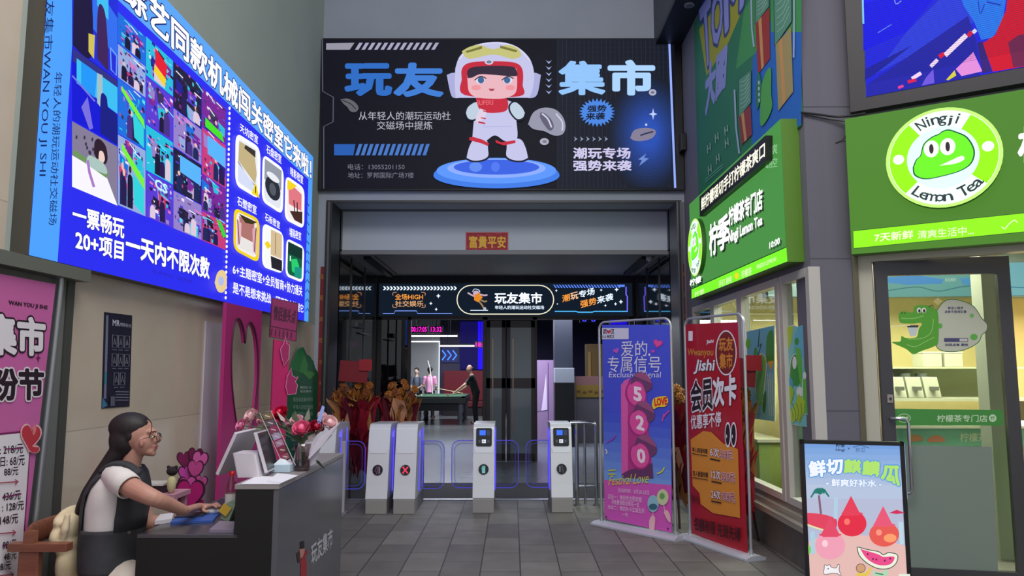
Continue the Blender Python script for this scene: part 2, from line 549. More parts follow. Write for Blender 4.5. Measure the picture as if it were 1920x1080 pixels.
def slab(mb, t0, t1, z0, z1, o0, o1, mat):
    return mb.prism([pv(t0, z0, o0), pv(t1, z0, o0), pv(t1, z0, o1), pv(t0, z0, o1)], (0, 0, z1 - z0), mat)


mb = MB(); slab(mb, -.02, 3.2, 2.42, 9, -.14, 0, m_lav); slab(mb, 1.75, 3.2, 0, 2.42, -.14, 0, m_lav)
mb.build('wall_shop_front', kind='structure')
mb = MB(); jf = C(178, 176, 160, .4)
slab(mb, -.01, .085, 0, 2.42, -.1, .02, jf); slab(mb, .085, 1.75, 2.37, 2.43, -.1, .02, jf); slab(mb, 1.68, 1.75, 0, 2.37, -.1, .02, jf)
slab(mb, -.045, -.01, 0, 2.42, -.02, .05, C(92, 88, 66, .5))
mb.build('doorframe', kind='structure')
# shop interior shell
cream = noisy('shop_cream_wall', (216, 198, 138), (222, 204, 146), 2, .6)
MB().span((XR + .14, 9.0, 0), (6.6, 9.2, 3.1), cream).build('wall_shop_back', kind='structure')
MB().span((6.5, 3.0, 0), (6.6, 9.2, 3.1), cream).build('wall_shop_right', kind='structure')
mb = MB(); mb.prism([(XR + .14, 9.2, 3.05), (6.6, 9.2, 3.05), (6.6, 3.0, 3.05), (5.4, 3.85, 3.05), (2.75, 5.75, 3.05), (XR + .14, 6.0, 3.05)], (0, 0, .1), C(205, 205, 196, .7))
mb.build('ceiling_shop', kind='structure')
# ================================================================ big back-lit sign on the left wall
XF = -2.46
BL = EL(44, 46, 238); SKY = EL(78, 160, 255); WH = E(250, 250, 255, 1.1); NAVY = E(20, 30, 110)
t = thing('lightbox_sign', 'huge blue backlit sign with photo collage high on the left wall', 'sign', (XF, 6.3, 2.15))
a_ = at_x(54.5, 469, XF); b_ = at_x(578, 600, XF); zt = at_x(583, 290, XF).z
y0, y1, z0 = a_.y, b_.y, 2.135
mb = MB(); mb.span((XL, y0 - .0, z0), (XF - .002, y1, zt), C(74, 72, 64, .45)); mb.build('cabinet', t, bevel=.004)
A = Art((XF, 6, 3), (1, 0, 0), t)
fb = MB(); fb.poly([(XF, y0, z0), (XF, y1, z0), (XF, y1, zt), (XF, y0, zt)], BL); fb.build('lit_face', t)
yl = at_x(109, 470, XF).y; yr = at_x(570.5, 590, XF).y
sb = MB(); q = XF + .0008
sb.poly([(q, y0, z0), (q, yl, z0), (q, yl, zt), (q, y0, zt)], SKY); sb.poly([(q, yr, z0), (q, y1, z0), (q, y1, zt), (q, yr, zt)], SKY)
zb = at_x(573, 331, XF).z
sb.poly([(q, yl, zb), (q, yr, zb), (q, yr, zt), (q, yl, zt)], EL(92, 165, 246)); sb.build('border_strip', t)
A.d = .002
A.text('综艺同款机械闯关密室它来啦！', [(229, -68), (583, 300), (583, 337), (229, 0)], WH, .03, 'headline_lettering', outline=NAVY, ow=.035)
A.text('玩友集市WAN YOU JI SHI', [(103, -30), (87, 330), (69, 330), (82, -30)], E(20, 34, 92), 0, 'side_lettering')
A.text('年轻人的潮玩运动社交磁场', [(116, 135), (105, 422), (90, 422), (101, 135)], E(20, 34, 92), 0, 'side_lettering')
for i in range(12):
    y = 380 + i * 18
    A.line([(572, y + 6), (575.5, y), (579, y + 6.5)], 2.0, E(30, 60, 170), 'chevron')
for i in range(38):
    A.ell(429.5 - i * .235, 203 + i * 9.6, 2.0, 3.2, WH, 'dotted_divider', 10)
A.text('一票畅玩', [(133, 383), (229, 411), (229, 447), (133, 419)], WH, .03, 'slogan_lettering', outline=NAVY, ow=.02)
A.text('20+项目', [(138, 431), (228, 455), (227, 488), (138, 467)], WH, .03, 'slogan_lettering', outline=NAVY, ow=.02)
A.text('一天内不限次数', [(233, 435), (390, 486), (389, 523), (233, 479)], WH, .035, 'slogan_lettering', outline=NAVY, ow=.02)
A.text('注:具体以门店为准', [(280, 504), (356, 524), (356, 532), (280, 511)], E(40, 36, 170), 0, 'footnote_lettering')
for s_, q_ in (('天坑密室', [(447, 230), (481, 255), (481, 271), (447, 246)]), ('石盘密室', [(497, 270), (525, 291), (525, 308), (497, 286)]),
               ('暗影密室', [(542, 312), (566, 330), (566, 346), (542, 328)]), ('石壁密室', [(442, 367), (478, 386), (478, 403), (442, 384)]),
               ('石板密室', [(494, 398), (522, 416), (522, 430), (494, 413)]), ('墙陷密室', [(540, 426), (562, 436), (562, 451), (540, 443)])):
    A.text(s_, q_, WH, .015, 'caption_lettering')
A.text('6+主题密室+全员智商+协力通关', [(433, 494), (564, 537), (564, 556), (433, 514)], WH, .018, 'promise_lettering')
A.text('是不是想来挑战，团建聚会就是它', [(433, 528), (566, 571), (566, 587), (433, 550)], WH, .018, 'promise_lettering')
# six room pictures
IC = [[(438, 248), (485, 277), (484, 375), (437, 347)], [(489, 288), (529, 317), (527, 403), (487, 377)], [(532, 328), (568, 353), (567, 430), (530, 411)],
      [(434, 388), (483, 411), (482, 494), (433, 468)], [(488, 417), (528, 437), (527, 514), (487, 500)], [(533, 446), (567, 463), (565, 531), (531, 517)]]
YEL = E(244, 214, 30)
for i, q_ in enumerate(IC):
    f = quad_fn(q_); P = 'room_picture'
    if i: P = 'room_picture#%d' % (i + 1)
    A.poly(rounded(q_, .22), WH if i not in (3,) else YEL, P)
    I = lambda *ps: [f(*p) for p in ps]
    inn = rounded(I((.1, .07), (.9, .07), (.9, .93), (.1, .93)), .2)
    if i == 0:
        A.poly(inn, E(236, 238, 246), P); A.poly(I((.15, .12), (.75, .12), (.86, .55), (.8, .75), (.12, .5)), E(196, 178, 132), P)
        A.poly(I((.4, .12), (.8, .12), (.8, .25), (.35, .2)), E(60, 52, 40), P); A.line(I((.1, .52), (.5, .72), (.88, .8)), 1.6, E(120, 122, 130), P)
        A.poly(I((.12, .55), (.75, .78), (.7, .93), (.1, .9)), E(214, 222, 246), P); A.poly(I((.82, .72), (.98, .97), (.66, .97)), YEL, P); A.line(I((.82, .79), (.82, .92)), 1.6, E(60, 50, 10), P)
    elif i == 1:
        A.poly(inn, E(226, 230, 240), P); A.poly(I((.1, .07), (.9, .07), (.9, .5), (.1, .5)), E(150, 156, 168), P)
        A.poly([f(.5 + .36 * math.cos(k * PI / 10), .58 + .24 * math.sin(k * PI / 10)) for k in range(20)], E(40, 44, 54), P)
        A.poly([f(.5 + .16 * math.cos(k * PI / 10), .6 + .13 * math.sin(k * PI / 10)) for k in range(20)], E(84, 88, 98), P)
        A.poly([f(.5 + .3 * math.cos(k * PI / 8), .34 + .08 * math.sin(k * PI / 8)) for k in range(16)], E(236, 238, 244), P)
    elif i == 2:
        A.poly(inn, E(246, 236, 236), P); A.poly(I((.15, .1), (.85, .2), (.85, .6), (.2, .6)), E(226, 120, 130), P); A.poly(I((.1, .07), (.6, .07), (.3, .25), (.1, .3)), YEL, P)
        A.poly(I((.25, .75), (.9, .6), (.9, .9), (.5, .9)), E(70, 40, 34), P); A.line(I((.45, .45), (.5, .7)), 1.8, E(40, 20, 20), P); A.line(I((.62, .45), (.64, .7)), 1.8, E(40, 20, 20), P)
    elif i == 3:
        A.poly(inn, E(245, 236, 232), P); A.poly(I((.2, .15), (.8, .15), (.75, .6), (.3, .6)), E(176, 116, 110), P); A.poly(I((.2, .1), (.9, .1), (.7, .2), (.45, .24)), E(60, 50, 20), P)
        A.poly(I((.12, .25), (.3, .3), (.28, .8), (.15, .85)), E(226, 180, 190), P); A.poly(I((.72, .3), (.9, .2), (.88, .85), (.75, .8)), E(220, 170, 182), P)
        A.line(I((.15, .25), (.22, .8)), 1.6, E(110, 50, 56), P); A.line(I((.86, .25), (.8, .8)), 1.6, E(110, 50, 56), P); A.poly(I((.3, .62), (.72, .62), (.8, .88), (.2, .88)), E(232, 228, 226), P)
    elif i == 4:
        A.poly(inn, E(248, 248, 244), P); A.poly(I((.4, .06), (.92, .06), (.92, .65), (.4, .65)), E(214, 190, 150), P); A.poly(I((.4, .68), (.94, .68), (.94, .95), (.45, .95)), E(34, 34, 40), P)
        A.poly(I((.1, .45), (.26, .36), (.42, .45), (.26, .55)), YEL, P); A.line(I((.62, .1), (.62, .6)), 1.5, E(150, 128, 96), P)
    else:
        A.poly(inn, E(12, 96, 66), P); A.poly(I((.1, .07), (.9, .07), (.9, .38), (.1, .38)), E(8, 52, 44), P); A.poly(I((.3, .5), (.6, .42), (.75, .6), (.6, .85), (.35, .8)), E(40, 206, 110), P)
        A.line(I((.25, .42), (.25, .56)), 2.2, E(210, 255, 230), P); A.poly(I((.5, .66), (.9, .6), (.9, .9), (.5, .92)), E(20, 150, 130), P)
# photo collage: five columns of party photographs
def vpx(x, xr, yr): return 695 - (695 - yr) * (960 - x) / (960 - xr)
cols = [(127, 213, [(-40, 148), (150, 274), (276, 386)]), (214, 266, [(22, 80), (82, 145), (147, 250), (252, 384)]), (267, 318, [(20, 98), (100, 196), (198, 290), (292, 384)]),
        (319, 372, [(20, 120), (122, 205), (207, 300), (302, 384)]), (373, 418, [(20, 112), (114, 225), (227, 312), (314, 384)])]
pal = [(36, 34, 150), (90, 60, 210), (120, 40, 150), (30, 110, 220), (150, 130, 200), (60, 50, 90), (40, 190, 220), (200, 60, 120), (150, 170, 220), (34, 30, 60)]
R_ = random.Random(5)
cell = 0; D0 = A.d
for ci, (xa, xb, rows) in enumerate(cols):
    for ri, (ya, yb_) in enumerate(rows):
        q_ = [(xa, vpx(xa, 214, ya)), (xb, vpx(xb, 214, ya)), (xb, vpx(xb, 214, yb_)), (xa, vpx(xa, 214, yb_))]
        A.d = D0; f = quad_fn(q_); I = lambda *ps: [f(*p) for p in ps]
        P = 'photo_print#%d' % (cell + 1)
        if ci == 0 and ri == 0:
            A.poly(q_, E(34, 46, 214), P); A.poly(I((.45, .25), (1, .4), (1, .8), (.45, .7)), E(50, 110, 236), P); A.poly(I((.55, .2), (.8, .3), (.8, .5), (.55, .45)), E(64, 190, 240), P)
            A.poly(smooth_path(I((.02, .9), (.05, .35), (.15, .1), (.32, .12), (.42, .4), (.46, .7), (.4, 1), (.02, 1))), E(30, 22, 62), P); A.poly(smooth_path(I((.55, .95), (.55, .6), (.6, .42), (.72, .45), (.78, .7), (.8, 1))), E(62, 34, 90), P)
            A.poly(I((.36, .78), (.5, .75), (.48, .98), (.36, .95)), E(208, 190, 90), P); A.line(I((.84, .75), (.98, .78), (.97, .98), (.86, .96), (.84, .75)), 2.2, E(110, 160, 255), P)
        elif ci == 0 and ri == 1:
            A.poly(q_, E(20, 24, 210), P); A.poly(I((.02, .02), (1, .02), (1, .18), (.02, .2)), E(50, 50, 130), P); A.poly(I((.1, .12), (1, .12), (1, .52), (.1, .46)), E(60, 190, 240), P); A.poly(I((.2, .12), (.55, .12), (.5, .5), (.2, .47)), E(34, 150, 246), P)
            A.poly(I((.55, .12), (.67, .1), (.67, .6), (.55, .55)), E(160, 190, 200), P); A.poly(smooth_path(I((.62, .95), (.62, .5), (.66, .36), (.76, .38), (.8, .52), (.98, .56), (1, 1))), E(24, 30, 130), P)
            A.poly(I((.2, .75), (.34, .55), (.46, .95), (.38, 1)), E(120, 110, 220), P); A.line(I((0, .4), (.5, .55)), 3, E(120, 120, 220), P)
        elif ci == 0 and ri == 2:
            A.poly(q_, E(132, 124, 150), P); A.poly(I((0, .52), (.75, .58), (1, 1), (0, 1)), E(246, 244, 250), P); A.poly(I((0, .5), (.05, .42), (.8, .52), (.76, .62)), E(110, 150, 90), P)
            A.poly(smooth_path(I((.48, .32), (.5, .12), (.6, .04), (.74, .1), (.78, .3), (.7, .42), (.55, .4))), E(46, 28, 44), P); A.poly(smooth_path(I((.58, .38), (.6, .24), (.68, .22), (.72, .32), (.68, .4))), E(236, 206, 196), P)
            A.poly(smooth_path(I((.3, .55), (.36, .4), (.55, .38), (.72, .42), (.76, .55), (.5, .58))), E(170, 196, 190), P); A.line(I((.34, .48), (.38, .66), (.48, .86)), 5, E(170, 120, 200), P)
            for k in range(8): A.ell(*f(.08 + .4 * R_.random(), .08 + .28 * R_.random()), 2, 4, E(60, 52, 70), P, 8)
        else:
            b0 = pal[(ci * 3 + ri * 5) % len(pal)]
            A.poly(q_, E(*b0), P)
            for k in range(5):
                c = pal[R_.randrange(len(pal))]; x, y = R_.random() * .7, R_.random() * .7
                A.poly(I((x, y), (x + .3, y + R_.random() * .1), (x + .28, y + .3), (x + R_.random() * .1, y + .3)), E(*c), P)
            for k in range(34):
                c = pal[R_.randrange(len(pal))] if k % 3 else R_.choice([(20, 16, 44), (236, 226, 250), (90, 220, 240), (70, 30, 90), (230, 120, 190), (60, 60, 110)])
                x, y, ww, hh = R_.random() * .9, R_.random() * .9, .03 + R_.random() * .1, .02 + R_.random() * .09
                ww, hh = min(ww, .99 - x), min(hh, .99 - y); A.poly(I((x, y), (x + ww, y + hh * .3 * R_.random()), (x + ww * .9, y + hh), (x + ww * .1 * R_.random(), y + hh * .8)), E(*c), P)
            for k in range(3):
                x, y = .1 + R_.random() * .75, .4 + R_.random() * .25
                c = E(*R_.choice([(26, 22, 54), (40, 26, 80), (220, 200, 220), (70, 50, 130), (30, 40, 90)]))
                A.poly(smooth_path(I((x - .1, .98), (x - .09, y + .16), (x - .04, y + .08), (x + .04, y + .08), (x + .1, y + .16), (x + .1, .98)), 3), c, P)
                A.poly([f(x + .05 * math.cos(j * PI / 5), y + .055 * math.sin(j * PI / 5)) for j in range(10)], E(*R_.choice([(60, 36, 50), (230, 190, 180), (30, 24, 40)])), P)
            for k in range(3):
                x, y = R_.random() * .8, R_.random() * .4
                A.line(I((x, y), (x + .25, y + .1 * R_.random())), 1.6, E(*R_.choice([(240, 240, 255), (120, 220, 255), (255, 120, 200)])), P)
            if (ci, ri) in ((1, 3), (1, 2)):
                A.poly(I((.1, .1), (.9, .45), (.95, .62), (.5, .4), (.1, .2)), E(120, 240, 60), P)
                A.poly(I((.5, .45), (.9, .6), (.9, 1), (.55, .9)), E(50, 210, 220), P)
            if (ci, ri) == (4, 0): A.poly(I((.1, .72), (.8, .8), (.9, 1), (.1, .96)), E(70, 225, 40), P)
            if (ci, ri) == (2, 0): A.poly(I((.3, .1), (.75, .3), (.7, .7), (.3, .55)), E(228, 30, 50), P); A.poly(I((.3, .56), (.7, .7), (.66, .95), (.25, .75)), E(240, 210, 40), P)
            if (ci, ri) == (2, 3): A.text('CS', [f(.3, .06), f(.75, .08), f(.75, .28), f(.3, .26)], E(200, 250, 255), .03, P)
            if (ci, ri) == (4, 3): A.poly(I((.55, .0), (.8, .1), (1, .5), (.85, .6)), E(60, 210, 60), P)
            if (ci, ri) in ((3, 2), (4, 1)): A.poly(I((.2, .1), (.95, .1), (.95, .55), (.2, .5)), E(90, 180, 250), P)
        cell += 1
A.d = D0 + .004
# small pastel badge beside the divider
A.poly(smooth_path([(396, 530), (401, 512), (410, 506), (418, 514), (419, 536), (412, 548), (402, 546), (396, 530)], 4), E(232, 206, 150), 'badge'); A.ell(408, 527, 5.5, 9, E(180, 190, 236), 'badge')
A.done()

# ================================================================ astronaut billboard over the entrance
YF = 9.6
t = thing('billboard', 'dark billboard with a child astronaut over the entrance', 'billboard', (-.1, YF, 4))
p0, p1 = at_y(592, 356, YF), at_y(1266, 71, YF); zb_ = at_y(960, 356, YF).z; zt_ = at_y(960, 71, YF).z
mb = MB(); mb.span((max(p0.x, XL + .012), YF + .002, zb_), (XR - .012, YB - .004, zt_), C(16, 17, 22, .4)); mb.build('cabinet', t, bevel=.005)
A = Art((0, YF, 5), (0, -1, 0), t)
A.poly([(600, 74), (1264, 73), (1268, 354), (603, 354)], EL(17, 18, 30), 'lit_face')
A.poly([(1044, 74), (1256, 73), (1262, 354), (1044, 354)], E(24, 28, 40), 'lit_face')
for i in range(26): A.line([(1046 + i * 8.2, 75), (1046 + i * 8.4, 353)], .7, E(42, 48, 64), 'grid_lines')
for i in range(30): A.line([(1044, 80 + i * 9.3), (1258, 80 + i * 9.3)], .5, E(36, 42, 56), 'grid_lines')
for k in range(14):
    s_ = 1 - k / 14.0
    A.poly([(min(1215 + (14 + 62 * s_) * math.cos(2 * PI * j / 40), 1259), min(252 + (20 + 92 * s_) * math.sin(2 * PI * j / 40), 352)) for j in range(40)], E(int(24 + 20 * (1 - s_)), int(30 + 54 * (1 - s_)), int(44 + 146 * (1 - s_))), 'blue_glow')
A.poly([(612, 82), (665, 81), (656, 94), (612, 94)], E(150, 148, 162), 'stripe_bar')
for i in range(13): A.poly([(674 + i * 11.9, 81), (680.5 + i * 11.9, 81), (672.5 + i * 11.9, 94), (666 + i * 11.9, 94)], E(168, 164, 190), 'stripe_bar')
A.line([(605, 73), (605.5, 172), (625.5, 183), (625, 229), (607.5, 238), (607.5, 354)], 2.0, E(84, 88, 100), 'bracket_line')
A.line([(1247, 71), (1254.5, 78), (1260, 215), (1265.5, 353)], 4.0, E(150, 176, 255), 'edge_light')
A.text('玩', (650, 122, 732, 178), E(46, 108, 196), .045, 'title_lettering'); A.text('友', (742, 121, 828, 180), E(62, 124, 212), .045, 'title_lettering')
A.text('集', (1050, 117, 1132, 177), E(146, 196, 250), .035, 'title_lettering'); A.text('市', (1143, 116, 1224, 177), E(172, 212, 255), .045, 'title_lettering')
A.text('从年轻人的潮玩运动社', (673, 210, 845, 226), E(180, 180, 194), 0, 'subtitle_lettering'); A.text('交磁场中提炼', (707, 228, 811, 244), E(180, 180, 194), 0, 'subtitle_lettering')
A.poly([(627, 271), (667, 271), (663, 292), (627, 292)], E(40, 92, 176), 'stripe_bar')
for i in range(13): A.poly([(673.5 + i * 10.5, 271), (680 + i * 10.5, 270.5), (673 + i * 10.5, 292), (666.5 + i * 10.5, 292)], E(70, 118, 196), 'stripe_bar')
A.text('电话：13055201150', (653, 308, 759, 319), E(118, 120, 136), 0, 'address_lettering'); A.text('地址：罗邦国际广场7楼', (653, 324, 776, 335), E(118, 120, 136), 0, 'address_lettering')
for i in range(6): A.poly([(1023, 114 + i * 11.3), (1029, 117 + i * 11.3), (1034.5, 114 + i * 11.3), (1029, 121 + i * 11.3)], E(150, 166, 210), 'arrows')
for i in range(6): A.poly([(1076 + i * 11.4, 257), (1082.5 + i * 11.4, 261.5), (1076 + i * 11.4, 266), (1078 + i * 11.4, 261.5)], E(140, 150, 180), 'arrows')
A.poly([(1119 + (34 if k % 2 else 27) * math.cos(k * PI / 26), 212 + (27 if k % 2 else 20) * math.sin(k * PI / 26)) for k in range(52)], E(74, 134, 226), 'starburst')
A.text('强势', [(1102, 199), (1137, 198), (1136, 210), (1101, 211)], E(14, 22, 44), .03, 'starburst_lettering'); A.text('来袭', [(1099, 213), (1134, 212), (1133, 225), (1098, 226)], E(14, 22, 44), .03, 'starburst_lettering')
A.text('潮玩专场', (1075, 278, 1181, 298), E(206, 200, 236), .03, 'slogan_lettering'); A.text('强势来袭', (1075, 302, 1183, 321), E(206, 200, 236), .03, 'slogan_lettering')
A.poly(star4(1224, 215, 8, 11), E(190, 205, 250), 'sparkle'); A.ell(1211, 235, 2.2, 2.5, E(190, 205, 250), 'sparkle', 10)
A.poly([(1211, 289), (1196, 300), (1203, 301), (1198, 312), (1216, 298), (1207, 297)], E(110, 140, 210), 'sparkle')
sil = E(150, 150, 170)
A.poly(smooth_path([(990, 234), (1000, 212), (1020, 203), (1042, 207), (1056, 222), (1060, 240), (1054, 253), (1038, 255), (1020, 247), (1000, 243), (990, 234)], 5), sil, 'silver_blob#1')
A.poly(smooth_path([(1013, 212), (1022, 214), (1034, 226), (1038, 240), (1030, 246), (1018, 232), (1012, 220)], 5), E(96, 94, 118), 'silver_blob#1'); A.line(smooth_path([(1016, 214), (1027, 224), (1034, 240)], 5), 3, E(206, 206, 222), 'silver_blob#1'); A.line(smooth_path([(1042, 214), (1054, 230), (1054, 246)], 5), 2.5, E(206, 206, 226), 'silver_blob#1')
A.ell(1020.5, 266.5, 8.5, 6.5, E(170, 172, 188), 'silver_blob#2'); A.ell(1021, 266.5, 4, 2.8, E(120, 120, 140), 'silver_blob#2')
A.ell(1223, 174.5, 7, 6, E(176, 178, 200), 'silver_blob#3'); A.ell(1223, 174.5, 3.5, 2.6, E(110, 110, 136), 'silver_blob#3')
A.poly(smooth_path([(1181, 260), (1188, 246), (1205, 241), (1224, 243), (1229, 250), (1222, 260), (1206, 265), (1190, 265), (1181, 260)], 5), E(132, 126, 150), 'silver_blob#4'); A.line(smooth_path([(1200, 255), (1212, 251), (1224, 248)], 4), 3, E(52, 56, 90), 'silver_blob#4')
A.poly(smooth_path([(639, 188), (652, 186), (666, 193), (673, 203), (668, 211), (658, 210), (652, 202), (645, 196), (639, 188)], 5), E(98, 98, 104), 'silver_blob#5'); A.line(smooth_path([(642, 189), (658, 196), (668, 206)], 4), 1.8, E(46, 46, 54), 'silver_blob#5')
# blue disc
A.poly([(931 + 118 * math.cos(k * PI / 24), 330 + (24 if math.sin(k * PI / 24) > 0 else 32) * math.sin(k * PI / 24)) for k in range(48)], E(64, 124, 230), 'disc')
A.ell(931, 321, 112, 24, E(92, 150, 250), 'disc', 48); A.ell(931, 316.5, 92, 18, E(140, 172, 255), 'disc', 48); A.ell(931, 314.5, 80, 14, E(58, 98, 226), 'disc', 48)
A.ell(892, 314, 12, 9, E(96, 140, 240), 'disc'); A.ell(929, 314, 8, 9, E(80, 120, 240), 'disc')
# generic child astronaut
su = E(196, 196, 232); su2 = E(170, 172, 218); red = E(196, 40, 62); skin = E(232, 180, 190); ol = E(20, 22, 40); F_ = 'astronaut_figure'
def blob(pts, m, n=5, part=F_): A.poly(smooth_path(pts + [pts[0]], n), m, part)
for dx, sx in ((-32, 1), (33, -1)):
    blob([(932 + dx - 27 * sx, 300), (932 + dx - 22 * sx, 277), (932 + dx - 11 * sx, 260), (932 + dx + 12 * sx, 262), (932 + dx + 17 * sx, 280), (932 + dx + 17 * sx, 297), (932 + dx + 4 * sx, 304), (932 + dx - 14 * sx, 305)], ol)
    blob([(932 + dx - 25 * sx, 297), (932 + dx - 20 * sx, 277), (932 + dx - 10 * sx, 262), (932 + dx + 12 * sx, 264), (932 + dx + 15 * sx, 280), (932 + dx + 15 * sx, 294), (932 + dx + 3 * sx, 301), (932 + dx - 13 * sx, 302)], su)
blob([(886, 258), (889, 226), (895, 196), (930, 186), (964, 196), (968, 226), (969, 262), (948, 266), (928, 255), (908, 266)], su)
A.poly([(880, 259), (888, 258), (905, 263), (917, 270), (915, 275), (903, 270), (880, 264)], red, F_); A.poly([(929, 263), (940, 268), (966, 264), (967, 269), (945, 274), (930, 269)], red, F_)
blob([(872, 214), (876, 200), (892, 190), (904, 196), (905, 214), (890, 228), (877, 226)], ol); blob([(874, 213), (878, 202), (892, 193), (902, 198), (902, 212), (889, 225), (878, 223)], E(190, 206, 222))
blob([(986, 214), (980, 200), (966, 190), (954, 198), (955, 212), (968, 227), (981, 226)], ol); blob([(984, 213), (978, 202), (966, 193), (957, 199), (958, 211), (969, 224), (980, 222)], E(190, 206, 222))
blob([(892, 184), (910, 178), (940, 178), (952, 190), (950, 208), (930, 213), (905, 211), (896, 200)], red); blob([(900, 205), (912, 210), (908, 222), (897, 232), (892, 224)], E(222, 206, 226)); A.text('SUPERS', [(894, 190), (926, 189), (925, 198), (895, 199)], E(236, 120, 130), 0, F_)
A.line([(906, 209), (916, 212)], 2, red, F_); A.line([(902, 222), (911, 224)], 2, red, F_); A.line([(897, 230), (910, 233)], 3, red, F_); A.line([(905, 239), (960, 238)], 1, su2, F_)
# helmet
blob([(838, 142), (852, 138), (868, 146), (868, 180), (852, 185), (845, 176)], su2); blob([(1014, 142), (1000, 138), (982, 146), (984, 180), (998, 185), (1008, 176)], su2)
blob([(854, 130), (862, 108), (882, 90), (910, 82), (942, 81), (970, 90), (992, 110), (1001, 136), (1000, 162), (992, 184), (980, 180), (866, 180), (856, 184), (853, 160)], su, 6)
A.line(smooth_path([(862, 112), (884, 91), (926, 82), (968, 90), (994, 116)], 5), 2, E(220, 220, 246), F_)
blob([(866, 98), (880, 90), (900, 86), (925, 94), (950, 86), (970, 92), (977, 106), (960, 112), (925, 104), (880, 112)], E(196, 194, 122)); A.poly([(872, 98), (904, 88), (904, 93), (876, 101)], E(120, 118, 60), F_); A.poly([(938, 87), (970, 96), (968, 100), (938, 92)], E(120, 118, 60), F_)
blob([(866, 150), (866, 132), (876, 121), (900, 117), (946, 117), (970, 121), (980, 134), (980, 160), (974, 182), (872, 180)], red, 6)
blob([(877, 155), (877, 136), (888, 128), (930, 126), (964, 128), (969, 140), (968, 172), (955, 183), (932, 187), (895, 184), (880, 174)], skin, 6)
A.poly(smooth_path([(877, 148), (877, 134), (890, 127), (930, 125), (962, 127), (969, 136), (969, 144), (950, 144), (925, 142), (900, 141), (886, 147), (877, 148)], 4), E(52, 40, 58), F_)
for ex in (901, 952):
    A.ell(ex, 152, 8.5, 6.5, E(226, 226, 240), F_); A.ell(ex + (-1 if ex > 930 else 1), 152, 6, 6, E(62, 100, 150), F_); A.line(smooth_path([(ex - 11, 152), (ex, 145), (ex + 11, 149)], 4), 2, E(46, 36, 56), F_)
    A.ell(ex + (5 if ex > 930 else -8), 166, 9, 5, E(236, 150, 160), F_)
A.poly([(916, 168), (928, 168), (925, 172), (919, 172)], E(170, 60, 80), F_); A.ell(917, 118, 8, 5, E(206, 206, 226), F_); A.ell(917, 118, 5, 3, E(120, 124, 150), F_)
A.done()

# ================================================================ red blessing paper on the bulkhead, couplet strips
t = thing('blessing_paper', 'small red paper banner with four gold characters on the grey bulkhead', 'banner', at_y(913, 471, 10.3))
A = Art((0, 10.3, 3.4), (0, -1, 0), t, .002)
q0, q1 = at_y(873, 471, 10.298), at_y(953, 435, 10.298)
MB().span((q0.x, 10.294, q0.z), (q1.x, 10.299, q1.z), C(168, 22, 44, .6)).build('paper', t)
A.d = .0075
A.line([(874, 436), (952, 436), (952, 470), (874, 470)], 2.2, C(206, 120, 122, .6), 'border', True)
for k in range(22):
    x, y = 877 + 72 * ((k * .618) % 1), (438 + 6 * ((k * .37) % 1)) if k % 2 else (463 + 6 * ((k * .37) % 1))
    A.ell(x, y, 1.3, 1.0, C(196, 90, 90, .6), 'flecks', 8)
A.text('富貴平安', (880, 443, 948, 465), C(236, 180, 40, .5), .03, 'gold_lettering'); A.done()
for nm, px0, px1, ya, yb2 in (('left', 597, 608, 500, 800), ('right', 1277, 1287, 495, 790)):
    p, q = at_y(px0, 650, YB - .006), at_y(px1, 650, YB - .006); p.z = at_y(px0, yb2, YB).z; q.z = at_y(px0, ya, YB).z
    t = thing('couplet_scroll', 'dark red couplet paper strip at the %s' % ('corner beside the green bush board' if nm == 'left' else 'entrance edge above the red banner'), 'couplet', ((p.x + q.x) / 2, YB - .004, p.z))
    MB().span((p.x, YB - .005, p.z), (q.x, YB - .001, q.z), C(120, 24, 34, .6)).build('paper', t)
    A = Art((0, YB - .005, 2), (0, -1, 0), t, .002)
    n = 7
    for i in range(n):
        y = ya + 14 + i * (yb2 - ya - 20) / n
        A.text('福星高照吉祥年'[i], (px0 + 1.5, y, px1 - 1.5, y + 9), C(176, 120, 60, .5), 0, 'lettering')
    A.done()

# ================================================================ LED marquee over the inner doors
YM = 13.05
t = thing('marquee_sign', 'long dark neon marquee sign over the inner doors', 'sign', (-.1, YM, 2.5))
p, q = at_y(708.5, 594, YM), at_y(1187, 529, YM)
MB().span((p.x, YM + .001, p.z), (q.x, YM + .06, q.z), C(14, 18, 28, .4)).build('cabinet', t)
A = Art((0, YM, 3), (0, -1, 0), t)
A.poly([(711, 532), (1185, 531), (1185, 592), (711, 592)], E(17, 28, 42), 'lit_face')
w = E(220, 236, 255, 1.3); og = E(236, 150, 60, 1.2); cy = E(80, 180, 240, 1.2)
for i in range(22):
    x = 718 + i * 6.3
    A.poly([(x, 537), (x + 3.2, 537), (x + 6.3, 540.5), (x + 3.2, 540.5)], w, 'zigzag'); A.poly([(x + 3.2, 540.5), (x + 6.3, 540.5), (x + 3.2, 544), (x, 544)], w, 'zigzag')
A.text('全场HIGH', (741, 551, 793, 562), og, .015, 'orange_lettering'); A.text('社交娱乐', (741, 564, 794, 575), E(226, 170, 120, 1.1), .01, 'orange_lettering')
for sx in (0, 1):
    for sy in (0, 1):
        x0 = 737 if not sx else 797; y0_ = 548 if not sy else 577; dx = 5 if not sx else -5; dy = 6 if not sy else -6
        A.line(smooth_path([(x0 + dx * 1.4, y0_), (x0, y0_ + dy * .2), (x0, y0_ + dy)], 3), 1.2, E(210, 150, 120), 'corner_bracket')
for x, y, r in ((822, 555, 4), (808, 569, 3), (818, 580, 3), (1043, 545, 2.5), (1156, 543, 4), (1127, 544, 2.5), (1164, 566, 4), (1154, 570, 3), (1135, 573, 2.5), (1045, 570, 1.6)): A.poly(star4(x, y, r, r * 1.1, .3), w, 'star_lights')
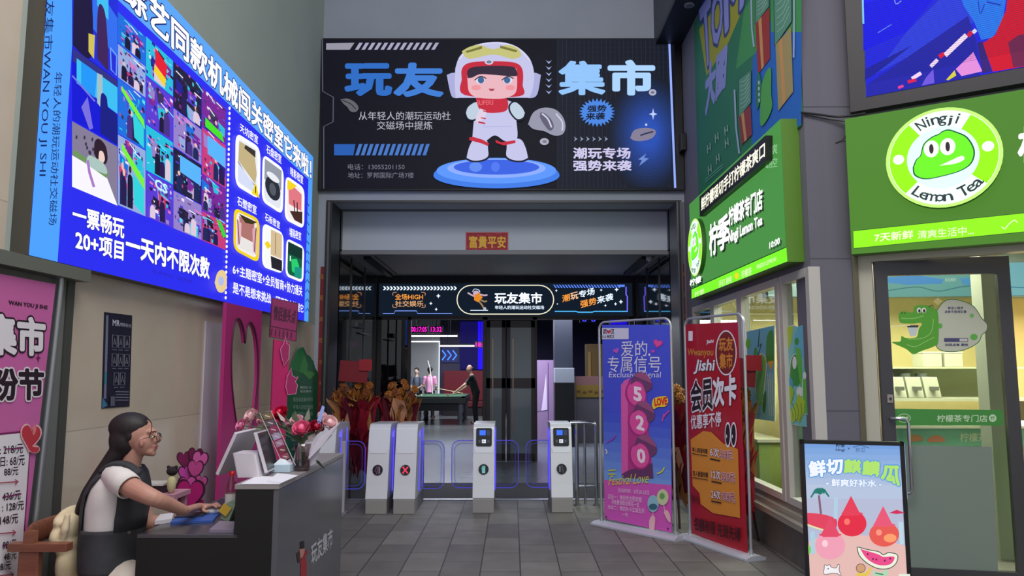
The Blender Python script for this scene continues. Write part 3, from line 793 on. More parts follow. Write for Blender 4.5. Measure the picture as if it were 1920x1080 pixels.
A.line([(718, 588), (739, 588), (741, 583), (781, 583), (783, 588), (848, 588)], 1.4, E(120, 150, 240, 1.2), 'line_light')
cap = [(884 + 27 * math.cos(PI / 2 + k * PI / 12), 562 - 27 * math.sin(PI / 2 + k * PI / 12)) for k in range(13)]
cap = [(p_[0], p_[1]) for p_ in cap] + [(1011 + 27 * math.cos(-PI / 2 + k * PI / 12), 562 - 27 * math.sin(-PI / 2 + k * PI / 12)) for k in range(13)]
A.line(cap, 1.8, E(232, 226, 200, 1.2), 'capsule_light', True)
# skating figure
A.ell(893, 550, 6, 5, E(206, 176, 206), 'skater_figure'); A.poly([(889, 553), (899, 549), (905, 558), (897, 567), (889, 563)], E(232, 140, 40), 'skater_figure')
A.line([(890, 556), (882, 552), (877, 549)], 3, E(200, 170, 190), 'skater_figure'); A.line([(900, 552), (908, 554), (914, 553)], 3, E(200, 170, 190), 'skater_figure'); A.line(smooth_path([(886, 547), (890, 542), (898, 544), (900, 548)], 3), 1, w, 'skater_figure')
A.line([(898, 565), (904, 572), (908, 580)], 3, E(160, 130, 90), 'skater_figure'); A.line([(900, 562), (909, 566), (913, 564)], 3, E(160, 130, 90), 'skater_figure'); A.line([(882, 582), (915, 582)], 1.2, w, 'skater_figure'); A.ell(909, 579, 3, 3, E(180, 180, 190), 'skater_figure')
A.text('玩友集市', (928, 549, 1016, 569), E(226, 238, 255, 1.5), .025, 'name_lettering'); A.text('年轻人的潮玩运动社交磁场', (928, 573, 1020, 580), w, .01, 'name_lettering')
for i in range(23): A.poly([(1037 + i * 5.4, 534), (1039.5 + i * 5.4, 534), (1044 + i * 5.4, 540), (1041.5 + i * 5.4, 540)], E(90, 130, 240, 1.2), 'stripes')
A.rect(1160, 534, 1171, 538, E(90, 130, 240, 1.2), 'stripes')
A.line([(1173.5, 538), (1173.5, 553), (1176, 556), (1176, 585)], 2.2, E(120, 100, 250, 1.2), 'line_light'); A.line([(1040, 584), (1080, 584), (1084, 585.5), (1110, 585.5), (1114, 584), (1176, 584)], 2.0, cy, 'line_light')
def tilt(s_, x0, y0_, dx, dy, h, cols):
    for i, ch in enumerate(s_):
        X, Y = x0 + i * dx, y0_ + i * dy
        A.text(ch, [(X, Y), (X + dx * .9, Y + dy * .9), (X + dx * .9 + .6, Y + dy * .9 + h), (X + .6, Y + h)], cols[i], .02, 'slogan_lettering')
tilt('潮玩专场', 1054, 554, 15.4, -3.8, 13, [og, E(240, 190, 150, 1.2), w, w]); tilt('强势来袭', 1088, 565, 15.6, -4.0, 13, [og, og, w, w])
A.done()
# ================================================================ mural poster high on the right wall
XM = XR - .012
t = thing('mural_poster', 'tall green and blue drinks poster high on the right wall', 'poster', (XM, 7, 3.0))
q0, q1 = at_x(1310, 375, XM), at_x(1503, 215, XM)
A = Art((XM, 7, 4), (-1, 0, 0), t, .0008)
MB().span((XM, q1.y, q0.z - .05), (XR - .001, q0.y, 5.86), C(40, 118, 84, .6)).build('backing', t)
gD = C(44, 128, 92, .6); gL = C(70, 160, 90, .6); bl = C(38, 112, 206, .6); lv = C(150, 160, 226, .6); ye = C(170, 172, 50, .6); dk = C(28, 52, 70, .6); lid = C(96, 160, 132, .6)
A.poly([(1310, -40), (1503, -110), (1503, 235), (1310, 372)], gD)
A.poly([(1395, 20), (1440, -60), (1440, 80), (1380, 130)], gL)
A.poly([(1412, 110), (1440, 40), (1503, 60), (1503, 232), (1412, 300), (1406, 200)], bl); A.poly([(1446, -60), (1503, -110), (1503, 60), (1446, 60)], gL)
A.poly([(1311, 55), (1398, -60), (1396, 10), (1366, 80), (1325, 142)], ye, 'headline')
for s_, q_ in (('T', [(1312, 22), (1332, -6), (1334, 108), (1322, 128)]), ('O', [(1333, 2), (1356, -34), (1355, 62), (1337, 94)]), ('M', [(1358, -24), (1398, -90), (1394, 8), (1361, 60)])):
    A.text(s_, q_, lv, .03, 'headline', outline=C(60, 70, 140, .6), ow=.05)
A.text('大图', [(1324, 130), (1364, 84), (1360, 160), (1324, 214)], lv, .06, 'headline')
def cup(lid_q, body_q, liq, straw):
    A.poly(lid_q, lid, 'drink_cups'); A.line(lid_q, 1.2, dk, 'drink_cups', True)
    f = quad_fn(lid_q)
    for k in range(7): A.line([f(.15, .1 + k * .12), f(.5, .16 + k * .12), f(.85, .08 + k * .12)], 1.0, C(180, 214, 200, .6), 'drink_cups')
    A.poly(body_q, liq, 'drink_cups'); g = quad_fn(body_q)
    A.poly([g(.2, 0), g(.42, 0), g(.5, 1), g(.3, 1)], C(214, 160, 96, .6), 'drink_cups'); A.line(straw, 3.2, C(176, 196, 226, .6), 'drink_cups')
cup([(1417, -20), (1443, -50), (1443, 12), (1417, 45)], [(1418, 44), (1444, 14), (1445, 110), (1422, 140)], C(168, 54, 52, .6), [(1409, -40), (1411, 55), (1415, 88)])
cup([(1452, -20), (1486, -70), (1486, 40), (1454, 86)], [(1456, 84), (1485, 50), (1489, 172), (1461, 208)], C(176, 160, 104, .6), [(1490, -120), (1491, 40), (1490, 108)])
cup([(1386, 150), (1410, 132), (1410, 192), (1387, 220)], [(1387, 220), (1409, 196), (1412, 252), (1392, 272)], C(150, 62, 66, .6), [(1379, 168), (1382, 240), (1388, 288)])
A.poly(smooth_path([(1430, 160), (1436, 140), (1443, 128), (1448, 132), (1448, 175), (1450, 200), (1440, 225), (1428, 235), (1428, 190), (1430, 160)], 4), C(86, 178, 84, .6), 'leaf_shape'); A.poly(smooth_path([(1419, 170), (1424, 134), (1430, 160), (1427, 190), (1421, 205), (1419, 170)], 4), C(46, 130, 92, .6), 'leaf_shape')
for k in range(4): A.ell(1425 + .2 * k, 155 + k * 11, 1.6, 4, C(190, 214, 224, .6), 'leaf_shape', 10)
for (x, y) in ((1328, 272), (1343, 252), (1330, 312), (1345, 292), (1361, 238), (1362, 262)):
    A.line([(x, y), (x + 1, y + 16)], 1.4, C(170, 205, 190, .6), 'small_print'); A.line([(x + 5, y - 4), (x + 6, y + 10)], 1.4, C(170, 205, 190, .6), 'small_print'); A.line([(x, y + 9), (x + 6, y + 4)], 1.4, C(170, 205, 190, .6), 'small_print')
A.line([(1325, 336), (1358, 308)], 1.2, C(110, 190, 160, .6), 'small_print'); A.line([(1325, 341), (1358, 313)], 1.2, C(110, 190, 160, .6), 'small_print')
A.done()

# ================================================================ green tea shop sign on the right wall
XS = 2.14
a_, b_ = at_x(1475, 492, XS), at_x(1297, 561, XS)
yN, yF = a_.y, b_.y; zt_ = at_x(1474, 213, XS).z; zb_ = (a_.z + b_.z) / 2
t = thing('shop_sign', 'green box sign with white lettering over the tea shop windows', 'sign', (XS, (yN + yF) / 2, zb_))
green = C(82, 160, 74, .45)
MB().span((XS + .002, yN, zb_), (XR, yF, zt_), C(84, 128, 30, .5)).build('cabinet', t, bevel=.003)
A = Art((XS, 7, 3), (-1, 0, 0), t)
# face: slopes from the tall near end to the low far end
z1 = at_x(1297, 380, XS).z
MB().poly([(XS, yN, zb_), (XS, yN, zt_), (XS, yF, zt_), (XS, yF, zb_)][::-1], EL(78, 150, 72, .92)).build('face', t)
A.d = .002
LG = EL(120, 236, 40, 1.15); WH = E(255, 255, 255, 1.25)
A.poly([(1297, 543), (1475, 464), (1477, 490), (1297, 560)], LG, 'light_strip')
A.line([(1297, 542), (1475, 463)], 1.5, C(30, 90, 30, .5), 'strip_edge'); A.line([(1297, 561), (1477, 491)], 1.5, C(30, 90, 30, .5), 'strip_edge')
for s_, q_ in (('柠季', [(1303, 548), (1321, 540), (1321, 551), (1303, 558)]), ('手打', [(1348, 527), (1360, 522), (1360, 535), (1348, 540)]), ('鲜柠檬', [(1362, 521), (1372, 517), (1372, 530), (1362, 534)]), ('柠檬茶', [(1391, 508), (1410, 500), (1410, 515), (1391, 522)]), ('FRESH LEMON', [(1420, 497), (1456, 481), (1456, 489), (1420, 505)])):
    A.text(s_, q_, E(225, 255, 190, 1.1), .01, 'strip_lettering')
A.ell(1382, 517, 4, 6, E(240, 220, 40), 'strip_lettering')
sh = C(40, 70, 40, .6)  # shadow of the letters, painted as a darker shifted copy
for dx, dy, m, p_ in ((3, 3, sh, 'letter_shadows'), (0, 0, WH, 'name_lettering')):
    for s_, q_ in (('柠', [(1331, 424), (1346, 414), (1346, 474), (1332, 480)]), ('季', [(1347, 413), (1368, 400), (1368, 462), (1347, 471)]),
                   ('柠檬茶专门店', [(1368, 391), (1431, 352), (1431, 392), (1368, 424)]), ('Ningji Lemon Tea', [(1368, 434), (1431, 403), (1431, 426), (1368, 462)])):
        A.text(s_, [(x + dx, y + dy) for x, y in q_], m, .035, p_)
    A.text('10:00', [(1445 + dx, 455 + dy), (1464 + dx, 445 + dy), (1464 + dx, 457 + dy), (1445 + dx, 466 + dy)], m, .03, p_); A.text('柠檬', [(1295 + dx, 525 + dy), (1316 + dx, 517 + dy), (1316 + dx, 529 + dy), (1295 + dx, 537 + dy)], m, .03, p_)
A.text('顺爽', [(1438, 276), (1460, 268), (1460, 288), (1438, 296)], E(150, 210, 150), 0, 'faint_lettering'); A.text('真腔', [(1430, 300), (1460, 295), (1460, 313), (1430, 317)], E(150, 210, 150), 0, 'faint_lettering')
A.done()
# round logo plate on it
def round_logo(O, N, ctr_px, R, parent_name, label, d0):
    n = Vector(N).normalized(); u = Vector((0, 0, 1)).cross(n).normalized(); w = n.cross(u)
    A0 = Art(O, N, None); c = A0.hit(*ctr_px)
    t = thing('round_logo_light', label, 'sign', c)
    def P(x, y, k): return c + u * (x * R) + w * (y * R) + n * (d0 + k)
    k = [.0005]
    def poly(pts, m, part):
        k[0] += .0003
        parts.setdefault(part, MB()).poly([P(x, y, k[0]) for x, y in pts], m)
    parts = {}
    circ = lambda r, a=0, b=2 * PI, nn=48: [(r * math.cos(a + (b - a) * i / nn), r * math.sin(a + (b - a) * i / nn)) for i in range(nn)]
    body = MB(); body.prism([P(x, y, -d0) for x, y in circ(1)], n * d0, C(60, 110, 40, .5)); body.build('drum', t)
    poly(circ(1), EL(190, 255, 120, 1.2), 'rim_glow'); poly(circ(.94), E(226, 255, 236, 1.25), 'white_ring')
    for a, b in ((-.72, .98), (PI * .70, PI * 1.24)):
        pts = [(.93 * math.cos(a + (b - a) * i / 12), .93 * math.sin(a + (b - a) * i / 12)) for i in range(13)] + [(.6 * math.cos(b + (a - b) * i / 12), .6 * math.sin(b + (a - b) * i / 12)) for i in range(13)]
        poly(pts, E(150, 250, 24, 1.1), 'green_arcs')
        m_ = (a + b) / 2; poly([(.77 * math.cos(m_) + .1 * x, .77 * math.sin(m_) + .1 * y) for x, y in circ(1, nn=16)], E(255, 255, 255, 1.3), 'green_arcs')
    poly(circ(.62), E(214, 250, 250, 1.2), 'inner_disc')
    bl_ = [(-.5, -.12), (-.44, .02), (-.36, .1), (-.3, .3), (-.16, .42), (-.04, .46), (.02, .5), (.12, .52), (.24, .46), (.42, .32), (.52, .05), (.46, -.18), (.28, -.3), (0, -.36), (-.3, -.38), (-.48, -.28), (-.5, -.12)]
    sp = smooth_path(bl_, 4); poly([(x * 1.05, y * 1.05) for x, y in sp], E(30, 96, 60), 'emblem'); poly(sp, E(110, 246, 40, 1.1), 'emblem')
    for ex in (-.18, .1):
        poly([(ex + .13 * x, .2 + .17 * y) for x, y in circ(1, nn=20)], E(255, 255, 255, 1.25), 'emblem'); poly([(ex + .04 * x, .2 + .1 * y) for x, y in circ(1, nn=14)], E(60, 46, 56), 'emblem'); 
    poly(smooth_path([(-.06, -.16), (.1, -.1), (.32, -.02), (.36, -.1), (.2, -.16), (-.06, -.16)], 3), E(240, 255, 230, 1.2), 'emblem')
    # arched lettering
    def arch(s, rad, a0, a1, flip):
        for i, ch in enumerate(s):
            if ch == ' ': continue
            a = a0 + (a1 - a0) * (i + .5) / len(s)
            vs, fs = text_mesh(ch, .012)
            hgt = .2 if (ch.isupper() or ch in 'lT') else (.2 if ch in 'gj' else .14)
            if ch == 'i': hgt = .2
            wd = {'i': .03, 'j': .07, 'l': .04, 'm': .17, 'N': .13, 'L': .12, 'T': .16}.get(ch, .13)
            drop = -.06 if ch in 'gj' else 0
            k[0] += .0002; out = []
            for x, y, z in vs:
                lx, ly = (x - .5) * wd, y * hgt + drop
                if not flip: rr, aa = rad + ly, a - lx / rad
                else: rr, aa = rad + .2 - ly - .0, a + lx / rad
                out.append(P(rr * math.cos(aa), rr * math.sin(aa), k[0]))
            parts.setdefault('arched_lettering', MB()).add(out, fs, E(58, 66, 76))
    arch('Ningji', .69, PI * .665, PI * .35, False); arch('Lemon Tea', .68, PI * 1.27, PI * 1.77, True)
    for nm, m in parts.items(): m.build(nm, t)
    return t
round_logo((XS, 7, 3), (-1, 0, 0), (1311, 464), .33, 'shop_sign', 'round glowing logo disc at the far end of the green box sign over the windows', .05)
# LED ticker in front of the sign
XT = XS - .07
t = thing('ticker_display', 'narrow black LED ticker with pale dotted text slanting across the green sign', 'display', at_x(1370, 390, XT))
A = Art((XT, 7, 3), (-1, 0, 0), t)
c4 = [(1311.5, 369), (1435, 254), (1435, 301), (1312, 406)]
MB().prism([A.hit(*p) for p in c4], (.06, 0, 0), C(16, 18, 20, .4)).build('housing', t)
A.text('鲜柠檬现切手打柠檬茶爽口', [(1315, 372), (1434, 265), (1434, 294), (1315, 396)], E(250, 246, 222, 1.3), .02, 'dot_lettering'); A.done()

# ================================================================ second shop front: sign, logo, screen
OFF = .16
O2 = pv(0, 0, OFF)
a_ = Art(O2, NV, None)
TL, BLp = a_.hit(1585, 223), a_.hit(1595, 477)
t = thing('shop_sign', 'wide green box sign with big round logo over the glass door', 'sign', (O2.x, O2.y, BLp.z))
zt_, zb_ = TL.z, BLp.z
MB().prism([pv(-.03, zb_, .0), pv(2.6, zb_, .0), pv(2.6, zb_, OFF - .002), pv(-.03, zb_, OFF - .002)], (0, 0, zt_ - zb_), C(84, 132, 52, .5)).build('cabinet', t, bevel=.003)
A = Art(O2, NV, t)
f0, f1, f2, f3 = pv(-.03, zb_, OFF), pv(2.6, zb_, OFF), pv(2.6, zt_, OFF), pv(-.03, zt_, OFF)
MB().poly([f0, f1, f2, f3], EL(82, 136, 50, .95)).build('face', t); A.d = .002
A.poly([(1600, 433), (1990, 392), (1990, 428), (1601, 466)], EL(146, 238, 34, 1.1), 'light_strip'); A.line([(1600, 433), (1990, 392), (1990, 428), (1601, 466)], 1.2, C(40, 90, 20, .5), 'strip_edge', True)
A.text('7天新鲜', [(1640, 438), (1712, 431), (1712, 447), (1640, 454)], E(236, 255, 200, 1.2), .02, 'strip_lettering'); A.text('清爽生活中...', [(1721, 433), (1826, 423), (1826, 440), (1721, 448)], E(226, 255, 190, 1.1), .015, 'strip_lettering')
A.line(smooth_path([(1878, 425), (1884, 429), (1892, 420), (1902, 413), (1908, 418)], 4), 2, E(226, 255, 190, 1.1), 'strip_lettering')
A.text('柠季', [(1911, 240), (2060, 214), (2060, 290), (1911, 306)], E(255, 255, 255, 1.3), .04, 'name_lettering')
A.done()
round_logo(O2, NV, (1768, 299), .36, 'shop_sign', 'big round glowing Lemon Tea logo disc over the glass door', .06)

OL = pv(0, 0, .10)
t = thing('led_screen', 'large outdoor LED screen with blue and red picture above the green door sign', 'screen', (OL.x, OL.y, 3.6))
A = Art(OL, NV, t)
zl = A.hit(1597, 210).z
MB().prism([pv(.0, zl, .0), pv(2.6, zl, .0), pv(2.6, zl, .099), pv(.0, zl, .099)], (0, 0, 2.4), C(34, 32, 36, .5)).build('bezel', t, bevel=.004)
A.poly([(1616, -120), (1960, -260), (1960, 118), (1624, 182)], EL(22, 30, 226), 'picture')
A.poly([(1617, -20), (1790, -50), (1700, 60), (1619, 95)], E(6, 8, 236), 'picture'); A.poly([(1700, 60), (1800, -40), (1830, 40), (1640, 140)], E(40, 60, 226), 'picture')
A.poly([(1790, -60), (1900, -90), (1880, 40), (1862, 70), (1840, 75), (1826, 40), (1806, 10)], E(34, 120, 240), 'picture')
A.poly([(1624, 160), (1815, 30), (1830, 75), (1838, 142), (1625, 182)], E(24, 28, 168), 'picture'); A.poly([(1622, 130), (1710, 85), (1640, 140), (1622, 150)], E(18, 24, 160), 'picture')
A.line([(1745, 125), (1758, 112)], 7, E(245, 220, 250), 'picture'); A.line([(1772, 104), (1812, 66)], 9, E(250, 226, 250), 'picture'); A.line([(1824, 62), (1830, 56)], 7, E(226, 226, 255), 'picture')
A.line([(1761, 107), (1770, 101)], 8, E(226, 10, 60), 'picture'); A.line([(1815, 68), (1822, 60)], 8, E(216, 14, 70), 'picture'); A.line([(1710, 148), (1727, 137)], 7, E(240, 210, 245), 'picture'); A.line([(1702, 154), (1718, 150)], 6, E(216, 14, 80), 'picture'); A.line([(1684, 165), (1694, 161)], 5, E(226, 60, 150), 'picture')
A.poly([(1736, 146), (1750, 130), (1752, 156), (1728, 161)], E(110, 84, 220), 'picture'); A.poly([(1792, 130), (1825, 98), (1842, 134), (1803, 143)], E(226, 140, 220), 'picture'); A.poly([(1774, 150), (1790, 132), (1793, 142), (1778, 151)], E(216, 206, 60), 'picture')
A.poly([(1842, 82), (1866, 66), (1886, 20), (1898, -90), (1960, -120), (1960, 118), (1862, 135)], E(206, 6, 44), 'picture'); A.poly([(1890, 80), (1910, 66), (1960, 60), (1960, 118), (1900, 127)], E(110, 30, 74), 'picture'); A.poly([(1832, 80), (1842, 78), (1860, 134), (1842, 138)], E(50, 26, 120), 'picture')
A.line([(1617, -30), (1619, 45)], 3.5, E(130, 200, 255), 'picture'); A.line([(1646, 62), (1672, 46)], 2, E(90, 120, 250), 'picture'); A.line(smooth_path([(1676, -8), (1680, 8), (1690, 2)], 3), 2, E(120, 150, 255), 'picture')
A.line(smooth_path([(1834, 2), (1838, 26), (1846, 8)], 4), 2, E(20, 60, 190), 'picture'); A.line([(1850, 4), (1876, 10)], 3, E(20, 60, 190), 'picture')
for i in range(46):
    A.line([(1618 + .1 * i, 8 + i * 3.8), (1955, -62 + i * 3.8)], .5, E(10, 10, 60), 'pixel_rows') if i < 40 else None
A.done()

# ================================================================ cables on the pillar
t = thing('cable', 'black cable drooping across the grey pillar to the green sign', 'cable', (2.3, 5.6, 3.4))
mb = MB(); mb.tube(smooth_path([tuple(at_y(1502, 211, 5.63)), tuple(at_y(1530, 214, 5.63)), tuple(at_y(1575, 219, 5.6)), tuple(a_.hit(1622, 210) - NV * .03)], 5), .008, C(20, 20, 22, .5), 6); mb.build('cable_run', t)
mb = MB(); mb.tube(smooth_path([tuple(at_y(1503, 213, 5.63)), tuple(at_y(1545, 222, 5.63)), tuple(at_y(1585, 228, 5.6))], 5), .004, C(24, 24, 26, .5), 6)
mb.tube(smooth_path([tuple(at_y(1567, 268, 5.645)), tuple(at_y(1580, 262, 5.64)), tuple(at_y(1586, 254, 5.61))], 5), .003, C(30, 30, 32, .5), 6); mb.build('thin_wire', t)

# ================================================================ decals on the shop windows
XD = XR + .014
grn = C(96, 186, 70, .5); grn2 = C(56, 150, 62, .5); lime = C(176, 206, 60, .5); sky = C(96, 180, 206, .5); tq = C(120, 196, 190, .5); wt = C(226, 232, 226, .5)
t = thing('window_decal', 'blue and green cartoon plant decal on the wider shop window', 'decal', at_x(1430, 785, XD))
A = Art((XD, 7, 1.5), (-1, 0, 0), t, 0.0)
A.poly([(1400, 622), (1452, 610), (1452, 790), (1400, 783)], sky, 'sticker'); A.line([(1400, 622), (1452, 610), (1452, 790), (1400, 783)], 1.6, wt, 'sticker', True)
A.poly([(1400, 715), (1452, 710), (1452, 789), (1400, 782)], tq, 'sticker'); A.ell(1403, 644, 5, 10, grn, 'sticker')
A.poly(smooth_path([(1414, 690), (1413, 665), (1417, 650), (1422, 668), (1424, 690), (1420, 708)], 4), grn2, 'sticker')
A.poly(smooth_path([(1418, 740), (1416, 700), (1424, 668), (1431, 664), (1437, 680), (1434, 720), (1430, 755), (1421, 760)], 4), grn, 'sticker'); A.line(smooth_path([(1418, 740), (1416, 700), (1424, 668), (1431, 664), (1437, 680), (1434, 720), (1430, 755)], 4), 1.2, wt, 'sticker')
A.poly(smooth_path([(1437, 680), (1437, 640), (1442, 622), (1450, 624), (1451, 676)], 4), grn2, 'sticker'); A.poly([(1440, 678), (1451, 676), (1446, 696)], C(206, 176, 60, .5), 'sticker')
A.poly(smooth_path([(1430, 770), (1431, 745), (1436, 733), (1437, 755), (1434, 776)], 4), C(60, 126, 50, .5), 'sticker'); A.line([(1424, 620), (1422, 650), (1428, 644), (1422, 665)], 1.4, C(30, 60, 70, .5), 'sticker')
for x in (1440, 1444, 1448): A.line([(x, 700), (x + 3, 780)], .8, wt, 'sticker')
A.done()
t = thing('window_decal', 'green bottle and leaf decal on the narrow shop window beside the pillar', 'decal', at_x(1497, 800, XD))
A = Art((XD, 6, 1.5), (-1, 0, 0), t, 0.0)
A.poly([(1473, 613), (1489, 610), (1496, 613), (1504, 610), (1524, 605), (1530, 804), (1474, 793)], tq, 'sticker'); A.line([(1473, 613), (1489, 610), (1496, 613), (1524, 605), (1530, 804), (1474, 793)], 1.6, wt, 'sticker', True)
A.poly([(1490, 628), (1497, 612), (1524, 606), (1526, 660), (1488, 680)], sky, 'sticker'); A.poly([(1473, 614), (1488, 611), (1484, 640), (1475, 664)], lime, 'sticker')
A.ell(1494, 640, 4, 7, grn2, 'sticker'); A.ell(1515, 620, 8, 18, wt, 'sticker'); A.ell(1517, 646, 6, 10, lime, 'sticker')
A.poly(smooth_path([(1481, 700), (1483, 676), (1490, 664), (1499, 672), (1502, 700), (1498, 722), (1484, 722)], 4), grn2, 'sticker'); A.line(smooth_path([(1481, 700), (1483, 676), (1490, 664), (1499, 672), (1502, 700)], 4), 1.2, wt, 'sticker'); A.ell(1490, 680, 4, 12, wt, 'sticker')
A.poly(smooth_path([(1498, 700), (1492, 655), (1496, 652), (1502, 660), (1504, 700), (1502, 730)], 4), grn, 'sticker')
A.poly([(1505, 710), (1528, 708), (1529, 772), (1520, 778), (1506, 775)], grn, 'sticker'); A.line([(1505, 710), (1528, 708), (1529, 772), (1520, 778), (1506, 775)], 1.3, wt, 'sticker', True); A.poly(smooth_path([(1507, 708), (1512, 685), (1518, 672), (1524, 690), (1526, 708)], 4), grn2, 'sticker')
for x in (1509, 1515, 1521): A.ell(x, 704, 3, 7, wt, 'sticker', 12)
A.ell(1482, 720, 6, 12, C(70, 160, 190, .5), 'sticker'); A.ell(1500, 735, 6, 10, wt, 'sticker')
A.poly([(1474, 752), (1487, 768), (1498, 738), (1510, 752), (1508, 774), (1500, 792), (1494, 786), (1487, 793), (1475, 776)], lime, 'sticker'); A.poly([(1477, 730), (1483, 760), (1490, 735), (1484, 722)], C(150, 196, 40, .5), 'sticker')
for k in range(4): A.line(smooth_path([(1478 + k * 8, 756), (1486 + k * 6, 772), (1488 + k * 4, 788)], 4), 1, C(90, 140, 30, .5), 'sticker')
A.done()
# ================================================================ door-shaped banner stands
tube_m = C(206, 208, 216, .3, .75); foot_m = C(200, 202, 214, .35, .3)


def banner_stand(name, label, L, R_, top, inset=.035, rad=.08, foot=True):
    """L, R_: floor points of the two posts"""
    L, R_ = Vector(L), Vector(R_); d = (R_ - L).normalized(); n = d.cross(Vector((0, 0, 1))).normalized()
    t = thing(name, label, 'banner', (L + R_) / 2)
    up = Vector((0, 0, 1)); pts = [L + up * .03]
    for k in range(7): a = PI / 2 * k / 6; pts.append(L + d * (rad - rad * math.cos(a)) + up * (top - rad + rad * math.sin(a)))
    for k in range(7): a = PI / 2 * k / 6; pts.append(R_ - d * (rad - rad * math.sin(a)) + up * (top - rad + rad * math.cos(a)))
    pts.append(R_ + up * .03)
    MB().tube(pts, .012, tube_m, 10).build('tube_frame', t)
    if foot:
        c = (L + R_) / 2; w_ = (R_ - L).length / 2 + .06
        mb = MB(); prof = [(-.10, 0), (-.10, .022), (-.05, .04), (.05, .04), (.10, .022), (.10, 0)]
        mb.prism([c - d * w_ + n * a + up * b for a, b in prof], d * w_ * 2, foot_m); mb.build('foot', t, bevel=.004)
        for e in (L, R_): MB().cyl(e + up * .03, e + up * .075, .018, tube_m, 12).build('clamp', t)
    return t, n


def print_sheet(t, A, q_, m, thick=.002):
    pts = [A.hit(*p) for p in q_]
    MB().prism(pts, A.n * -thick, m).build('printed_sheet', t)


# ---- blue signal banner
bL, bR = at_z(1128, 984, 0), at_z(1267, 1012, 0)
t, n = banner_stand('banner_stand', 'blue banner with a pink traffic light in a silver tube stand', bL, bR, 2.05)
A = Art(bL, n, t); BLU = C(70, 84, 214, .35, coat=.2)
Q = [(1129, 609), (1257, 609), (1260, 999), (1134, 972)]; f = quad_fn(Q)
print_sheet(t, A, Q, BLU)
for k in range(7): A.poly([f(0, .45 + k * .05), f(1, .45 + k * .05), f(1, .81), f(0, .81)], C(70 + 8 * k, 90 + 12 * k, 214 + 3 * k, .35), 'background')
A.poly([f(.0, .80), f(1, .77), f(1, 1), f(0, 1)], C(214, 92, 190, .35), 'pink_panel')
A.rect(1129, 615, 1179, 636, C(206, 204, 226, .4), 'sticker'); A.text('武', (1131, 617, 1138, 626), C(30, 26, 40, .5), .03, 'sticker'); A.poly(heart(1141.5, 622, 4.5), C(206, 50, 60, .5), 'sticker'); A.text('汉', (1145, 617, 1152, 626), C(30, 26, 40, .5), .03, 'sticker'); A.text('12.5 来武汉', (1130, 628, 1152, 634), C(30, 26, 40, .5), .02, 'sticker')
wt = C(226, 222, 240, .4)
A.text('爱的', (1165, 639, 1214, 668), wt, 0, 'title_lettering'); A.ell(1218, 665, 2, 2.5, wt, 'title_lettering', 10); A.text('专属信号', (1140, 668, 1240, 698), wt, 0, 'title_lettering'); A.text('Exclusive Signal', [(1143, 697), (1240, 697), (1239, 711), (1142, 711)], wt, 0, 'title_lettering')
pk = C(226, 80, 160, .4); A.poly(heart(1234, 644, 10, tilt=.25), C(196, 60, 160, .4), 'hearts'); A.poly(heart(1233.5, 643.5, 7, tilt=.25), pk, 'hearts'); A.poly(heart(1156, 657.5, 6, tilt=-.3), C(190, 90, 200, .4), 'hearts'); A.poly(heart(1225, 659, 4), C(206, 70, 190, .4), 'hearts')
TLP = 'traffic_light'; mv = C(112, 66, 112, .4); mv2 = C(160, 86, 130, .4); pkd = C(176, 50, 130, .4)
A.poly([(1165, 722), (1172, 713), (1184, 708), (1178, 716), (1178, 888), (1166, 889)], C(226, 96, 176, .4), TLP); A.poly([(1178, 716), (1200, 706), (1212, 730), (1216, 800), (1222, 860), (1222, 890), (1178, 888)], C(188, 62, 140, .4), TLP)
A.poly([(1166, 889), (1178, 882), (1224, 868), (1226, 897), (1168, 896)], C(106, 60, 106, .4), TLP)
for (cx, cy, vis, ch) in ((1194, 738, [(1183, 722), (1188, 704), (1200, 698), (1214, 703), (1223, 718), (1223, 728), (1211, 735), (1206, 720), (1196, 714)], '5'), (1199, 792, [(1187, 775), (1194, 757), (1206, 752), (1219, 758), (1228, 774), (1227, 786), (1216, 792), (1211, 776), (1200, 768)], '2'), (1201, 854, [(1190, 838), (1196, 820), (1208, 815), (1222, 821), (1232, 838), (1231, 850), (1220, 856), (1214, 838), (1203, 830)], '0')):
    A.ell(cx - 1, cy + 1, 20, 26, pkd, TLP, rot=-.2); A.ell(cx, cy, 17, 23, C(232, 84, 166, .4), TLP, rot=-.2); A.poly(smooth_path(vis + [vis[0]], 4), mv, TLP)
    A.poly(smooth_path([vis[1], vis[2], vis[3], vis[4], (vis[3][0] - 4, vis[3][1] + 10), vis[1]], 4), mv2, TLP)
    A.text(ch, [(cx - 5, cy - 13), (cx + 9, cy - 10), (cx + 9, cy + 15), (cx - 4, cy + 11)], C(250, 226, 240, .4), .04, 'numerals')
A.poly(smooth_path([(1223, 759), (1226, 748), (1236, 744), (1250, 743), (1254, 752), (1249, 762), (1235, 763), (1227, 767), (1223, 759)], 4), C(236, 206, 60, .4), 'love_bubble'); A.text('LOVE', [(1228, 748), (1251, 745), (1252, 758), (1229, 761)], C(226, 20, 40, .4), .05, 'love_bubble')
for pts, m in (([(1244, 784), (1250, 776), (1256, 770)], pk), ([(1246, 776), (1243, 790)], pk), ([(1138, 830), (1150, 823), (1156, 815)], C(160, 70, 190, .4)), ([(1136, 842), (1139, 846), (1138, 851)], C(226, 220, 200, .4)), ([(1141, 882), (1156, 881)], C(206, 206, 70, .4)), ([(1141, 889), (1155, 889)], C(206, 206, 70, .4)), ([(1233, 888), (1242, 884), (1247, 876)], C(236, 226, 60, .4))): A.line(smooth_path(pts, 4), 2.2, m, 'ribbons')
A.text('Festival Love', [(1146, 892), (1220, 886), (1216, 906), (1142, 910)], C(226, 214, 70, .4), -.005, 'script_lettering')
